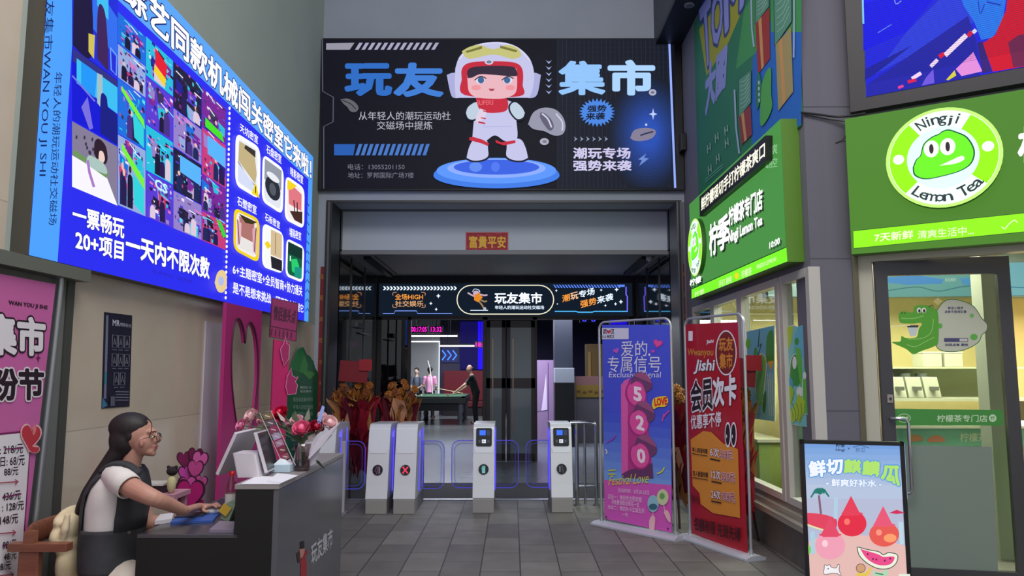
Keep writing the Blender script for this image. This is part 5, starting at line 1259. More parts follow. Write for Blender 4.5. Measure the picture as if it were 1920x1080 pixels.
flower_basket((-1.98, 9.50, 0), 1.62, 'red and amber flower basket behind the turnstiles, left one with bright red cards', 3, .27)
flower_basket((-1.44, 9.62, 0), 1.55, 'darker red flower basket nearest the inner doors, without bright cards', 4, .22, False)
flower_basket((1.66, 7.75, 0), 1.5, 'flower basket mostly hidden between the blue and red banners', 5, .2, False)
flower_basket((2.05, 6.98, 0), 1.62, 'red and orange flower basket behind the red banner by the shop window', 6, .17)

# ================================================================ reception desk and what stands on it
YD, YE = 3.80, 5.22; xl = at_y(257, 1002, YD).x; zlow = at_y(257, 1002, YD).z; xm = at_y(442, 915, YD).x; xe = at_y(510, 1000, YD).x; xf = at_y(521, 1000, YD).x; zt_ = at_y(480, 908, YD).z
t = thing('reception_desk', 'black reception desk with raised counter and grey front panel', 'desk', ((xl + xf) / 2, (YD + YE) / 2, 0))
bk = C(17, 17, 20, .4)
o = [(xl, 0), (xe, 0), (xe, zt_ - .025), (xm, zt_ - .025), (xm, zlow - .02), (xl, zlow - .02)]
for y in (YD, YE - .03): MB().prism([Vector((x, y, z)) for x, z in o], (0, .03, 0), bk).build('end_panel', t)
MB().span((xl, YD, zlow - .02), (xm + .02, YE, zlow), C(70, 68, 74, .3, coat=.2)).build('worktop', t, bevel=.003)
MB().span((xm, YD + .03, zlow), (xm + .018, YE - .03, zt_ - .025), bk).build('back_riser', t)
MB().span((xm - .005, YD - .005, zt_ - .025), (xf, YE, zt_), C(146, 140, 140, .35)).build('counter_top', t, bevel=.003)
MB().span((xe, YD, 0), (xf - .002, YE, zt_ - .026), C(104, 104, 112, .14, .3)).build('front_panel', t, bevel=.002)
A = Art((xf - .002, 4.5, .6), (1, 0, 0), t, .001)
A.text('玩友集市', [(583, 1022), (623, 988), (623, 1024), (584, 1060)], C(196, 196, 206, .4), .02, 'name_lettering')
for pts, m in (([(562, 1016), (570, 1014), (570, 1028), (562, 1030)], C(24, 22, 26)), ([(561, 1030), (571, 1028), (570, 1042), (563, 1048)], C(190, 130, 120)), ([(560, 1040), (565, 1050), (570, 1036), (575, 1058), (574, 1086), (562, 1090), (563, 1060)], C(160, 40, 50)), ([(555, 1038), (560, 1034), (563, 1052), (558, 1056)], C(60, 40, 44)), ([(570, 1036), (577, 1030), (577, 1036), (571, 1044)], C(150, 40, 50))): A.poly(pts, m, 'painted_figure')
A.done()
ZT, ZL = zt_ + .001, zlow + .001
z_at = lambda px, py: at_z(px, py, ZT); l_at = lambda px, py: at_z(px, py, ZL)

# papers on the counter
paper = C(226, 224, 234, .7)
for i, (q_, lab, dz) in enumerate(((((452, 908), (524, 908), (548, 896), (482, 893)), 'sheet of paper lying at the near edge of the counter', 0), (((500, 904), (528, 907), (559, 893), (520, 889)), 'sheet of paper curling over the counter corner', .003))):
    t = thing('paper_sheet', lab, 'paper', z_at(505, 902)); MB().prism([z_at(*p) + Vector((0, 0, dz)) for p in q_], (0, 0, .0025), paper).build('sheet', t)
# point of sale terminal
t = thing('sales_terminal', 'white sales terminal with two tilted screens on the counter', 'terminal', z_at(475, 893))
pw = C(206, 200, 208, .4); b0 = z_at(477, 893)
MB().prism([b0 + Vector((-.075, -.05, 0)), b0 + Vector((.045, -.05, 0)), b0 + Vector((.045, .11, 0)), b0 + Vector((-.075, .11, 0))], (-.03, 0, .125), pw).build('base', t, bevel=.008)
def slab4(a, b, c_, d_, th, name, par, m):
    d_ = a + c_ - b; n = (b - a).cross(d_ - a).normalized(); return MB().prism([a, b, c_, d_], n * th, m).build(name, par, bevel=.004), n
yb = b0.y
a, b, c_, d_ = at_y(409, 892, yb + .10), at_y(445, 813, yb + .10), at_y(490, 803, yb + .40), at_y(462, 874, yb + .40)
m1, n1 = slab4(a, b, c_, d_, .018, 'clerk_display', t, pw)
a, b, c_, d_ = at_y(502, 886, yb - .02), at_y(481, 810, yb - .02), at_y(503, 804, yb + .24), at_y(527, 874, yb + .24)
m2, n2 = slab4(a, b, c_, d_, .016, 'customer_display', t, pw)
d_ = a + c_ - b; ce = (a + b + c_ + d_) / 4; fc = 1 if n2.dot(Vector((0, 0, CAMH)) - ce) > 0 else 0; off = n2 * (.0175 if fc else -.0015)
MB().poly([ce + (p - ce) * .92 + off for p in (a, b, c_, d_)], C(40, 39, 46, .3)).build('screen', m2)
# box, acrylic picture board
t = thing('tissue_box', 'small pale blue tissue box on the counter', 'box', z_at(526, 886)); p = z_at(526, 886)
mb = MB(); mb.box(p + Vector((0, .03, .022)), (.105, .07, .044), C(190, 212, 226, .5)); mb.build('carton', t, bevel=.003)
mb = MB(); mb.add([p + Vector(v) for v in ((-.04, .0, .044), (.03, .0, .044), (.04, .06, .044), (-.03, .06, .044), (-.01, .02, .075), (.015, .04, .065))], [(0, 1, 4), (1, 2, 5, 4), (2, 3, 5), (3, 0, 4, 5)], C(214, 226, 236, .7)); mb.build('tissue', t)
yb = z_at(540, 884).y
t = thing('picture_board', 'tilted clear acrylic board with small pictures before the roses', 'board', at_y(543, 882, yb)); q_ = [(487, 774), (508, 770), (554, 872), (536, 883)]
MB().prism([at_y(*p, yb) for p in q_], (0, .005, 0), acry).build('acrylic_sheet', t); A = Art((0, yb, 1), (0, -1, 0), t, .001)
A.line(q_, 1.6, C(196, 186, 180, .3), 'edge', True); f = quad_fn([(487, 774), (508, 770), (552, 872), (536, 883)])
for k, m in enumerate((C(126, 110, 70), C(96, 84, 90), C(140, 60, 90), C(176, 160, 190), C(170, 140, 160), C(130, 56, 66), C(150, 80, 96), C(190, 170, 180))): A.poly([f(.15, .03 + k * .12), f(.9, .03 + k * .12), f(.9, .13 + k * .12), f(.15, .13 + k * .12)], m, 'pictures'); A.line([f(.35, .06 + k * .12), f(.7, .10 + k * .12)], 2, C(220, 200, 206), 'pictures')
A.done()
t = None

# roses in a vase
yv = z_at(566, 882).y; vb = z_at(566, 882)
t = thing('rose_bouquet', 'bouquet of pink and red roses in a glass vase on the counter', 'flowers', vb)
MB().lathe(vb, [(.0, .0), (.042, .0), (.045, .03), (.038, .10), (.05, .15), (.046, .15), (.034, .1), (.04, .02), (0, .02)], glass((206, 190, 190), .1, 'vase_glass'), 20).build('vase', t)
def rose(c, r, m, ax, par, seed):
    R = random.Random(seed); ax = Vector(ax).normalized(); u = ax.orthogonal().normalized(); v = ax.cross(u); mb = MB(); c = Vector(c)
    mb.ball(c, (r * .4, r * .4, r * .5), m, 10, 7)
    for ring, (n, rad, open_, ht) in enumerate(((3, .42, .15, .62), (5, .66, .35, .55), (6, .92, .7, .42))):
        for k in range(n):
            a = 2 * PI * (k + .37 * ring + R.random() * .15) / n; d = u * math.cos(a) + v * math.sin(a); s = ax.cross(d); vs, fs = [], []
            for i in range(5):
                for j in range(5):
                    x = (j - 2) / 2; y = i / 4; w_ = r * rad * (.5 + .5 * math.sin(PI * min(y * .7 + .15, 1)))
                    ro = r * rad * (.45 + .55 * math.sin(y * PI * .5)) * (1 - .25 * x * x) + r * open_ * .3 * max(0, y - .7)
                    vs.append(c + d * ro + s * (x * w_ * 1.05) + ax * (r * (y * (ht + .3) - .4) - .1 * r * x * x - (r * open_ * .25 * max(0, y - .75) * 4) * .5))
            for i in range(4):
                for j in range(4): fs.append((i * 5 + j, i * 5 + j + 1, i * 5 + j + 6, i * 5 + j + 5))
            mb.add(vs, fs, m, True)
    return mb.build('rose', par)
pkr = C(232, 110, 150, .5); dr = C(166, 16, 54, .5); pale = C(236, 196, 200, .5); brd = C(206, 20, 66, .35)
heads = [(565, 803, 17, pkr, 0), (593, 800, 14, dr, .02), (618, 792, 15, pale, .05), (524, 774, 15, brd, .06), (556, 788, 13, pale, .08), (470, 779, 14, pale, .1), (452, 797, 12, C(226, 140, 176, .5), .06), (490, 786, 10, C(226, 170, 180, .5), .14), (604, 779, 9, pale, .1), (541, 796, 10, C(206, 150, 170, .5), .1)]
top = vb + Vector((0, 0, .14))
for k, (px, py, r, m, dy) in enumerate(heads):
    p = at_y(px, py, yv + dy); rr = r * yv / FPX
    ax = (p - top).normalized() * .6 + Vector((.1, -.9, .25)); rose(p, rr, m, ax, t, k)
    mid = (p + top) / 2 + Vector((0, 0, .03)); MB().tube(smooth_path([tuple(vb + Vector((0, 0, .03))), tuple(top), tuple(mid), tuple(p - ax.normalized() * rr * .3)], 4), .0035, C(76, 92, 60, .6), 6).build('stem', t)
R = random.Random(9); lm = [C(96, 106, 84, .6), C(126, 128, 112, .6), C(70, 84, 62, .6), C(170, 160, 156, .6)]
for k in range(46):
    px, py = R.choice([(R.uniform(460, 615), R.uniform(780, 826)), (R.uniform(535, 600), R.uniform(800, 870))]); p = at_y(px, py, yv + R.uniform(.0, .12)); d = (p - top).normalized(); s = d.cross(Vector((R.uniform(-1, 1), -1, R.uniform(-1, 1)))).normalized() * R.uniform(.010, .02); e = p + d * R.uniform(.03, .07)
    MB().add([p - d * .02, p + s, e, p - s], [(0, 1, 2, 3)], R.choice(lm)).build('leaf', t)
mb = MB(); wp = C(206, 200, 214, .6)
for i_, q_ in enumerate(([(572, 868), (598, 820), (640, 790), (643, 786), (604, 836)], [(548, 866), (560, 830), (600, 818), (622, 816), (590, 850)], [(566, 880), (580, 840), (606, 822), (590, 870)])): mb.prism([at_y(*p, yv - .01 + .014 * i_) for p in q_], (.004, .004, .002), wp)
mb.poly([at_y(588, 806, yv + .03), at_y(604, 760, yv + .04), at_y(609, 763, yv + .04), at_y(600, 800, yv + .03)], C(150, 170, 230, .4)); mb.build('wrapping_paper', t)

# things on the worktop
t = thing('drink_bottle', 'clear drink bottle with red cap on the worktop', 'bottle', l_at(432, 968)); p = l_at(432, 968)
MB().lathe(p, [(0, 0), (.03, 0), (.032, .01), (.032, .07), (.029, .09), (.032, .11), (.032, .16), (.027, .19), (.014, .22), (.013, .228)], glass((236, 226, 226), .08, 'bottle_plastic'), 20).build('bottle', t)
MB().lathe(p, [(.0, .004), (.0295, .004), (.0295, .065), (0, .065)], C(196, 40, 50, .3), 20).build('drink', t)
MB().lathe(p, [(.0325, .07), (.0325, .125)], C(226, 220, 216, .5), 20).build('paper_label', t); MB().lathe(p, [(.0145, .222), (.0155, .245), (0, .246), ], C(206, 24, 36, .4), 16).build('cap', t)
def flat(name, lab, cat, q_, h, m, dz=0, part='cover'):
    t = thing(name, lab, cat, l_at(*q_[0])); MB().prism([l_at(*p) + Vector((0, 0, dz)) for p in q_], (0, 0, h), m).build(part, t, bevel=.001); return t
flat('folder', 'blue folder under the mouse on the worktop', 'folder', [(319, 983), (399, 980), (412, 965), (335, 970)], .012, C(50, 90, 170, .4))
flat('notebook', 'dark notebook lying on the blue folder', 'notebook', [(326, 976), (380, 973), (390, 966), (345, 968)], .008, C(44, 46, 60, .4), .0125)
flat('magazine', 'grey magazine at the front edge of the worktop', 'magazine', [(392, 999), (438, 999), (440, 984), (412, 982)], .016, C(130, 120, 140, .4))
flat('keyboard', 'dark keyboard at the back of the worktop', 'keyboard', [(396, 955), (420, 957), (436, 944), (412, 941)], .02, C(44, 42, 54, .5), 0, 'key_base')
flat('cloth', 'crumpled white cloth at the left end of the worktop', 'cloth', [(290, 984), (322, 980), (326, 968), (300, 971)], .02, C(206, 202, 206, .8), 0, 'fabric')
t = thing('carton', 'yellow and green printed carton leaning against the counter riser', 'box', l_at(430, 975)); p = l_at(428, 976)
MB().box(p + Vector((.0, .03, .045)), (.05, .09, .09), C(130, 150, 126, .5), Matrix.Rotation(.35, 3, 'Y')).build('carton_body', t, bevel=.002); MB().box(p + Vector((-.012, -.02, .06)), (.05, .006, .05), C(206, 170, 60, .5), Matrix.Rotation(.6, 3, 'Y')).build('printed_flap', t)
t = thing('computer_mouse', 'white computer mouse under the hand of the seated person', 'mouse', l_at(398, 966)); p = l_at(396, 966) + Vector((0, 0, .0125))
MB().ball(p + Vector((0, 0, .012)), (.05, .03, .02), C(226, 226, 232, .3), 18, 10).build('shell', t); MB().box(p + Vector((.03, 0, .03)), (.016, .004, .006), C(90, 90, 96, .4)).build('scroll_wheel', t)

# ================================================================ pink props along the left wall
def board_yz(t, pts, X, m, th=.02, name='board'):
    MB().prism([Vector((X, y, z)) for y, z in pts], (-th, 0, 0), m).build(name, t)
XH = -2.36; mag = C(176, 40, 116, .45); dkm = C(70, 16, 50, .5)
t = thing('heart_frame_prop', 'tall magenta board with a heart shaped opening', 'photo prop', (XH, 6.7, 0))
ya, yb = at_x(424, 600, XH).y, at_x(489, 650, XH).y; zt_ = at_x(454, 574, XH).z
hp = smooth_path([(459, 643), (456, 618), (451, 602), (445.5, 597), (439, 606), (434.5, 640), (433, 680), (435, 730), (442, 789), (450, 835), (457, 862), (466, 830), (477, 771), (482.5, 715), (483, 672), (481, 640), (476, 615), (468, 604), (462, 616), (459, 643)], 3)[:-1]
inn = [(at_x(*p, XH).y, at_x(*p, XH).z) for p in hp]; cy_ = sum(p[0] for p in inn) / len(inn); cz_ = 1.25
outp = []
for y, z in inn:
    dy, dz = y - cy_, z - cz_; k = 1e9
    for lim, dd, cc in ((ya, dy, cy_), (yb, dy, cy_), (.0, dz, cz_), (zt_, dz, cz_)):
        if abs(dd) > 1e-6 and (lim - cc) / dd > 0: k = min(k, (lim - cc) / dd)
    outp.append((cy_ + dy * k, cz_ + dz * k))
# make sure the four corners are met
for cy2, cz2 in ((ya, 0), (yb, 0), (ya, zt_), (yb, zt_)):
    i = min(range(len(outp)), key=lambda i: (outp[i][0] - cy2) ** 2 + (outp[i][1] - cz2) ** 2); outp[i] = (cy2, cz2)
N_ = len(inn); V = lambda p, x: Vector((x, p[0], p[1])); mb = MB()
vs = [V(p, XH) for p in outp] + [V(p, XH) for p in inn] + [V(p, XH - .03) for p in outp] + [V(p, XH - .03) for p in inn]; fs = []
for i in range(N_):
    j = (i + 1) % N_; fs += [(i, j, N_ + j, N_ + i), (2 * N_ + j, 2 * N_ + i, 3 * N_ + i, 3 * N_ + j), (i, 2 * N_ + i, 2 * N_ + j, j), (N_ + j, 3 * N_ + j, 3 * N_ + i, N_ + i)]
mb.add(vs, fs, mag); mb.build('board', t)
MB().tube([V(p, XH + .003) for p in inn], .008, dkm, 6, closed=True).build('heart_outline', t)
MB().span((XH - .25, ya + .1, 0), (XH + .1, ya + .16, .03), dkm).build('foot', t); 

# pink signpost
t = thing('signpost', 'magenta signpost with pointing hands and a square sign', 'sign', (-2.27, 7.35, 0))
n_ = Vector((.62, -.78, 0)).normalized(); O = Vector((-2.27, 7.35, 0)); A = Art(O, n_, t, .002)
MB().prism([A.hit(514, 636), A.hit(543, 642), A.hit(536, 800), Vector((*A.hit(534, 800).xy, 0)), Vector((*A.hit(507, 800).xy, 0)), A.hit(508, 780)], -n_ * .03, C(196, 24, 104, .45)).build('post', t)
q_ = [(510, 559), (558, 569), (554, 640), (505, 632)]; MB().prism([A.hit(*p) + n_ * .012 for p in q_], -n_ * .03, C(150, 40, 96, .45)).build('sign_board', t); A.d = .014
A.line(q_, 1.6, dkm, 'sign_edge', True); A.text('情侣接头点', [(513, 573), (555, 582), (552, 607), (511, 599)], dkm, .03, 'lettering')
f = quad_fn(q_); A.line([f(0, .72), f(1, .74)], 1.5, dkm, 'sign_edge')
for k in range(6): A.line([f(.06 + .15 * k, .78), f(.05 + .15 * k, .95)], 2, dkm, 'sign_edge')
for pts, nm in (([(531, 686), (526, 668), (524, 655), (530, 645), (534, 630), (536, 644), (541, 648), (540, 672)], 'pointing_hand'), ([(534, 725), (537, 705), (545, 690), (546, 704), (552, 708), (557, 706), (552, 716), (556, 722), (553, 738), (538, 740)], 'pointing_hand')):
    MB().prism([A.hit(*p) + n_ * .02 for p in pts], -n_ * .015, C(170, 34, 100, .45)).build(nm, t); A.d = .024; A.line(pts, 1.2, C(226, 150, 190, .5), 'hand_outline', True)
A.done()

# green bush board
XG = -2.49; t = thing('bush_board', 'green bush shaped board with white lettering in the corner', 'board', (XG, 8.9, 0))
pts = [(537, 795), (541, 700), (549, 692), (556, 672), (563, 655), (569, 651), (575, 664), (580, 667), (588, 678), (591, 690), (597, 700), (601, 730), (603, 795)]
pp = [at_x(*p, XG) for p in pts]; pp = [Vector((p.x, min(p.y, 9.66), p.z)) for p in pp]; MB().prism([Vector((XG, pp[0].y, 0))] + pp + [Vector((XG, pp[-1].y, 0))], (-.03, 0, 0), C(22, 104, 66, .5)).build('board', t)
A = Art((XG, 9, 1), (1, 0, 0), t, .002)
for q_, m in (([(548, 694), (557, 668), (567, 652), (575, 690), (566, 702)], C(40, 136, 66, .5)), ([(562, 696), (570, 664), (579, 690), (574, 704)], C(64, 156, 70, .5)), ([(575, 692), (582, 668), (590, 690), (584, 704)], C(30, 110, 60, .5)), ([(541, 712), (552, 694), (566, 700), (558, 716)], C(24, 116, 60, .5)), ([(568, 700), (580, 696), (592, 700), (580, 712)], C(80, 160, 70, .5))): A.poly(q_, m, 'leaf_shapes')
wt = C(190, 206, 196, .5); A.text('情侣打卡', (562, 724, 583, 729), wt, .02, 'lettering'); A.text('玩友集市', (562, 731, 583, 736), wt, .02, 'lettering')
for y, s_ in ((745, '我在玩友集市等你'), (759, '年轻人的社交磁场'), (772, '欢迎来玩一起快乐')): A.text(s_, (549, y, 586, y + 8), C(150, 186, 166, .5), .012, 'lettering')
A.done()

# stack of pink hearts and the low side table behind the seated person
YH = 5.35; t = thing('heart_cutout_stand', 'standing cluster of pink and magenta heart cutouts behind the desk', 'photo prop', (at_y(358, 950, YH).x, YH, 0))
hs = [(345, 862, 13, (120, 20, 80), -.1, 1.5), (366, 856, 14, (110, 18, 70), .1, 1.5), (348, 888, 13, (196, 70, 170), -.2, 1.5), (374, 864, 15, (206, 90, 160), .25, 1.6), (366, 880, 15, (190, 70, 140), .1, 1.5), (340, 925, 15, (190, 80, 150), -.2, 1.4), (376, 905, 12, (196, 80, 150), .2, 1.5), (352, 912, 18, (206, 84, 164), -.1, 1.4), (356, 926, 27, (182, 30, 116), .06, 1.3)]
for k, (x, y, r, col, tl_, sy) in enumerate(hs):
    yy = YH - .012 * k; m = C(*col, .45)
    MB().prism([at_y(*p, yy) for p in heart(x, y, r * 1.12, 26, tl_, sy)], (0, .006, 0), dkm).build('heart_border', t)
    MB().prism([at_y(*p, yy - .004) for p in heart(x, y, r * .95, 26, tl_, sy)], (0, .004, 0), m).build('heart', t)
p = at_y(358, 950, YH); MB().span((p.x - .09, YH - .02, .02), (p.x + .09, YH, p.z + .05), C(182, 30, 116, .45)).build('support', t); MB().span((p.x - .2, YH - .15, 0), (p.x + .2, YH + .15, .02), dkm).build('foot', t)
YT = 5.0; p = at_y(300, 922, YT); p.x = max(p.x, XL + .17); t = thing('side_table', 'low pink side table against the beige wall', 'table', (p.x, YT, 0))
MB().span((p.x - .15, YT - .12, p.z - .03), (p.x + .15, YT + .12, p.z), C(196, 140, 160, .5)).build('table_top', t)
for sx in (-.12, .12):
    for sy in (-.09, .09): MB().span((p.x + sx - .015, YT + sy - .015, 0), (p.x + sx + .015, YT + sy + .015, p.z - .03), C(196, 140, 160, .5)).build('leg', t)
zt_ = p.z; t = thing('storage_box', 'small black box on the low side table', 'box', (p.x - .03, YT, zt_)); MB().span((p.x - .10, YT - .08, zt_), (p.x + .05, YT + .08, zt_ + .05), C(40, 26, 36, .5)).build('box_body', t, bevel=.003); MB().span((p.x - .105, YT - .085, zt_ + .05), (p.x + .055, YT + .085, zt_ + .06), C(200, 196, 190, .5)).build('lid', t)
t = thing('plush_toy', 'cream plush toy with dark head leaning on the black box', 'toy', (p.x + .10, YT - .06, zt_)); MB().ball((p.x + .10, YT - .06, zt_ + .06), (.028, .03, .06), C(206, 196, 150, .9)).build('plush_body', t); mb = MB(); mb.ball((p.x + .10, YT - .06, zt_ + .14), (.036, .032, .03), C(40, 30, 34, .9)); mb.ball((p.x + .075, YT - .06, zt_ + .165), .012, C(40, 30, 34, .9), 8, 6); mb.ball((p.x + .125, YT - .06, zt_ + .165), .012, C(40, 30, 34, .9), 8, 6); mb.build('plush_head', t)

# fittings on the entrance
t = thing('wall_speaker', 'small black box fixed right of the big billboard', 'speaker', at_y(1288, 282, 9.5)); p, q = at_y(1279, 283, 9.5), at_y(1297, 251, 9.5)
MB().span((p.x - .02, 9.45, p.z), (min(q.x, 2.27), 9.58, q.z), C(14, 14, 18, .4)).build('speaker_body', t, bevel=.006); MB().span((2.2, 9.5, (p.z + q.z) / 2 - .02), (XR - .002, 9.54, (p.z + q.z) / 2 + .02), C(14, 14, 18, .4)).build('bracket', t)
t = thing('security_camera', 'white dome security camera under the bulkhead', 'camera', at_y(1215, 482, 10.6)); p = at_y(1217, 480, 10.6)
MB().cyl((p.x, p.y, 3.22), (p.x, p.y, 3.17), .05, C(150, 150, 156, .4)).build('mount', t); MB().ball((p.x, p.y - .02, 3.15), .05, C(176, 178, 186, .2)).build('dome', t)
for nm, (xa, ya_), (xb, yb_) in (('left', (688, 482), (735, 528)), ('right', (1210, 482), (1172, 512))):
    a, b = at_z(xa, ya_, 3.205), at_z(xb, yb_, 3.205); b.y = min(b.y, 12.9); b.x = a.x
    t = thing('ceiling_track', 'black track rail on the porch ceiling at the %s' % ('left above the reflected sign' if nm == 'left' else 'right next to the dome camera'), 'track', (a.x, (a.y + b.y) / 2, 3.18)); MB().span((a.x - .05, a.y, 3.17), (a.x + .05, b.y, 3.219), C(18, 18, 20, .5)).build('rail', t); MB().span((a.x + .12, a.y, 3.205), (a.x + .13, b.y, 3.219), C(18, 18, 20, .5)).build('thin_rail', t)
t = thing('downlight', 'round unlit downlight under the dark beam', 'light', (2.12, 8.3, 5.88)); MB().cyl((2.12, 8.5, 5.9), (2.12, 8.5, 5.885), .06, C(150, 156, 166, .3), 24).build('trim_ring', t); MB().cyl((2.12, 8.5, 5.888), (2.12, 8.5, 5.88), .045, C(100, 104, 112, .3), 24).build('lens', t)
# ================================================================ doors and games hall
YD2 = 13.12; fm = C(46, 37, 38, .4); dg = glass((120, 130, 136), .10, 'tinted_glass'); dglass = C(104, 118, 124, .12, coat=.4)


def px_x(px, y): return at_y(px, 700, y).x


def rail(mb, pa, pb, z0, z1, y=YD2, dep=.06, m=fm): mb.span((px_x(pa, y), y - dep / 2, z0), (px_x(pb, y), y + dep / 2, z1), m)


zt_ = 2.49
o = bpy.data.objects.new('door_1', None); COL.objects.link(o); o['kind'] = 'structure'; o.location = (0, YD2, 0)
mb = MB(); rail(mb, 706, 1190, zt_ - .05, zt_); rail(mb, 706, 714, 0, zt_); rail(mb, 764, 770, 0, zt_); rail(mb, 905, 914, 0, zt_); rail(mb, 999, 1007, 0, zt_); rail(mb, 1181, 1190, 0, zt_); mb.build('door_frame', o)
MB().span((px_x(714, YD2), YD2 - .006, 0), (px_x(764, YD2), YD2 + .006, zt_ - .05), dg).build('side_pane', o)
# two leaves folded back in the middle, shut against each other
for pa, pb, lab in ((912, 948, 'left'), (950, 1003, 'right')):
    t = thing('folding_door', '%s dark framed glass door leaf standing between the two openings' % lab, 'door', (px_x((pa + pb) / 2, YD2), YD2 - .05, 0), 'dark glass door leaves')
    y = YD2 - .06; mb = MB()
    for a, b in ((pa, pa + 7), (pb - 7, pb)): rail(mb, a, b, .01, 2.42, y)
    for z0, z1 in ((.01, .14), (1.25, 1.42), (2.30, 2.42)): rail(mb, pa, pb, z0, z1, y)
    mb.build('frame', t)
    MB().span((px_x(pa + 7, y), y - .005, .14), (px_x(pb - 7, y), y + .005, 2.3), dglass).build('glass_pane', t)
    MB().span((px_x(pa + 11, y), y - .045, .5), (px_x(pa + 13, y), y - .03, 2.1), C(150, 130, 116, .3, .8)).build('handle', t)
t = thing('door_closer', 'grey overhead door closer on the left porch glass', 'door closer', (LB + .05, 11.6, 2.2)); MB().span((LB + .002, 11.2, 2.2), (LB + .06, 11.7, 2.27), C(70, 72, 84, .4)).build('closer_body', t); MB().span((LB + .03, 11.5, 2.12), (LB + .05, 12.2, 2.14), C(90, 92, 104, .4)).build('arm', t)

# pool table
YP = 21.8; xa, xb = px_x(775, YP), px_x(872, YP); zc = at_y(820, 743, YP).z; YQ = 24.3
t = thing('pool_table', 'green pool table in the games hall', 'pool table', ((xa + xb) / 2, (YP + YQ) / 2, 0)); wd = C(60, 64, 62, .35); gr = C(34, 84, 58, .8)
MB().span((xa + .1, YP + .1, zc - .05), (xb - .1, YQ - .1, zc - .012), gr).build('felt_bed', t)
mb = MB()
for a, b in (((xa, YP), (xb, YP + .11)), ((xa, YQ - .11), (xb, YQ)), ((xa, YP), (xa + .11, YQ)), ((xb - .11, YP), (xb, YQ))): mb.span((*a, zc - .06), (*b, zc), C(48, 84, 64, .4))
mb.build('cushion_rail', t, bevel=.01)
MB().span((xa - .02, YP - .02, zc - .2), (xb + .02, YQ + .02, zc - .06), wd).build('apron', t, bevel=.01)
MB().span((xa + .12, YP + .1, zc - .42), (xb - .2, YQ - .1, zc - .2), C(20, 22, 26, .5)).build('cabinet', t)
for x in (xa + .12, xb - .14):
    for y in (YP + .2, YQ - .2): MB().lathe((x, y, 0), [(.09, 0), (.07, .05), (.06, .1), (.09, .2), (.06, .3), (.09, .36), (.09, zc - .2)], C(110, 112, 120, .3), 12).build('leg', t)
# wall panels, light lines, sofa bench
MB().span((px_x(824, 26.8), 26.8, 0), (px_x(930, 26.8), 26.9, 3.35), C(64, 58, 92, .6)).build('wall_hall_partition', kind='structure')
MB().span((px_x(770, 26.5), 26.5, 0), (px_x(824, 26.5), 27.9, 3.35), C(170, 172, 176, .6)).build('wall_hall_panel', kind='structure')
t = thing('light_line', 'vertical white light line on the corner of the hall panel', 'light', (px_x(823, 26.4), 26.45, .4)); MB().span((px_x(822, 26.4), 26.42, .5), (px_x(824, 26.4), 26.47, 2.6), E(220, 230, 240, 1.2)).build('light_tube', t)
t = thing('bench_seat', 'dark red upholstered bench along the back of the hall', 'bench', (px_x(866, 26), 26.4, 0)); MB().span((px_x(829, 26), 26.0, .3), (px_x(906, 26), 26.6, .5), C(96, 14, 34, .6)).build('seat', t, bevel=.03); MB().span((px_x(829, 26), 26.5, .5), (px_x(906, 26), 26.68, 1.55), C(120, 16, 40, .6)).build('backrest', t, bevel=.03); MB().span((px_x(831, 26), 26.05, 0), (px_x(904, 26), 26.5, .3), C(30, 20, 30, .6)).build('base', t)
for (a, b, y, py, lab) in ((766, 857, 21.5, 630, 'upper white tube lamp over the pool table'), (770, 822, 24.0, 640.5, 'shorter white tube lamp farther back over the pool table'), (825, 889, 20.0, 648.5, 'lower white tube lamp right of the pool table')):
    z = at_y(820, py, y).z; x0, x1 = px_x(a, y), px_x(b, y); t = thing('tube_lamp', lab, 'lamp', ((x0 + x1) / 2, y, z), 'tube lamps in the games hall')
    MB().cyl((x0, y, z), (x1, y, z), .02, E(250, 246, 250, 3.0), 10).build('light_tube', t); MB().span((x0, y - .04, z + .03), (x1, y + .04, z + .06), C(60, 60, 70, .4)).build('housing', t)
    for x in (x0 + .2, x1 - .2): MB().cyl((x, y, z + .06), (x, y, 3.35), .006, C(60, 60, 70), 6).build('hanger', t)
for (a, b, y, p0_, p1_, s_, lab) in ((771, 800, 19.5, 613, 622, '00:17:05', 'pink digital clock, leftmost in the hall'), (808, 828, 19.5, 613, 622, '13:32', 'pink digital clock right beside the leftmost one'), (892, 909, 18.5, 642, 650, '18:1', 'small pink digital clock near the blue wall')):
    q_ = at_y((a + b) / 2, p1_, y); t = thing('digital_clock', lab, 'clock', q_, 'pink digital clocks'); u = at_y(a - 2, p0_ - 2, y); v = at_y(b + 2, p1_ + 2, y)
    MB().span((u.x, y + .002, v.z), (v.x, y + .06, u.z), C(44, 8, 40, .4)).build('housing', t); A = Art((0, y, 2), (0, -1, 0), t, .002); A.text(s_, (a, p0_, b, p1_), E(255, 30, 196, 2.0), .006, 'digits'); A.done(); MB().cyl((q_.x, y + .03, u.z), (q_.x, y + .03, 3.35), .01, C(40, 36, 44), 6).build('hanger', t)
t = thing('neon_arrows', 'blue neon triple arrow on the hall wall', 'neon sign', at_y(843, 675, 26.72)); A = Art((0, 26.72, 2), (0, -1, 0), t, .0)
MB().span((px_x(828, 26.7), 26.74, at_y(843, 680, 26.7).z), (px_x(860, 26.7), 26.8, at_y(843, 650, 26.7).z), C(30, 40, 120, .5)).build('back_panel', t)
for k in range(3): A.line([(829 + k * 10, 657), (836 + k * 10, 666), (829 + k * 10, 675)], 2.2, E(60, 120, 255, 2.2), 'neon_tube')
A.done()
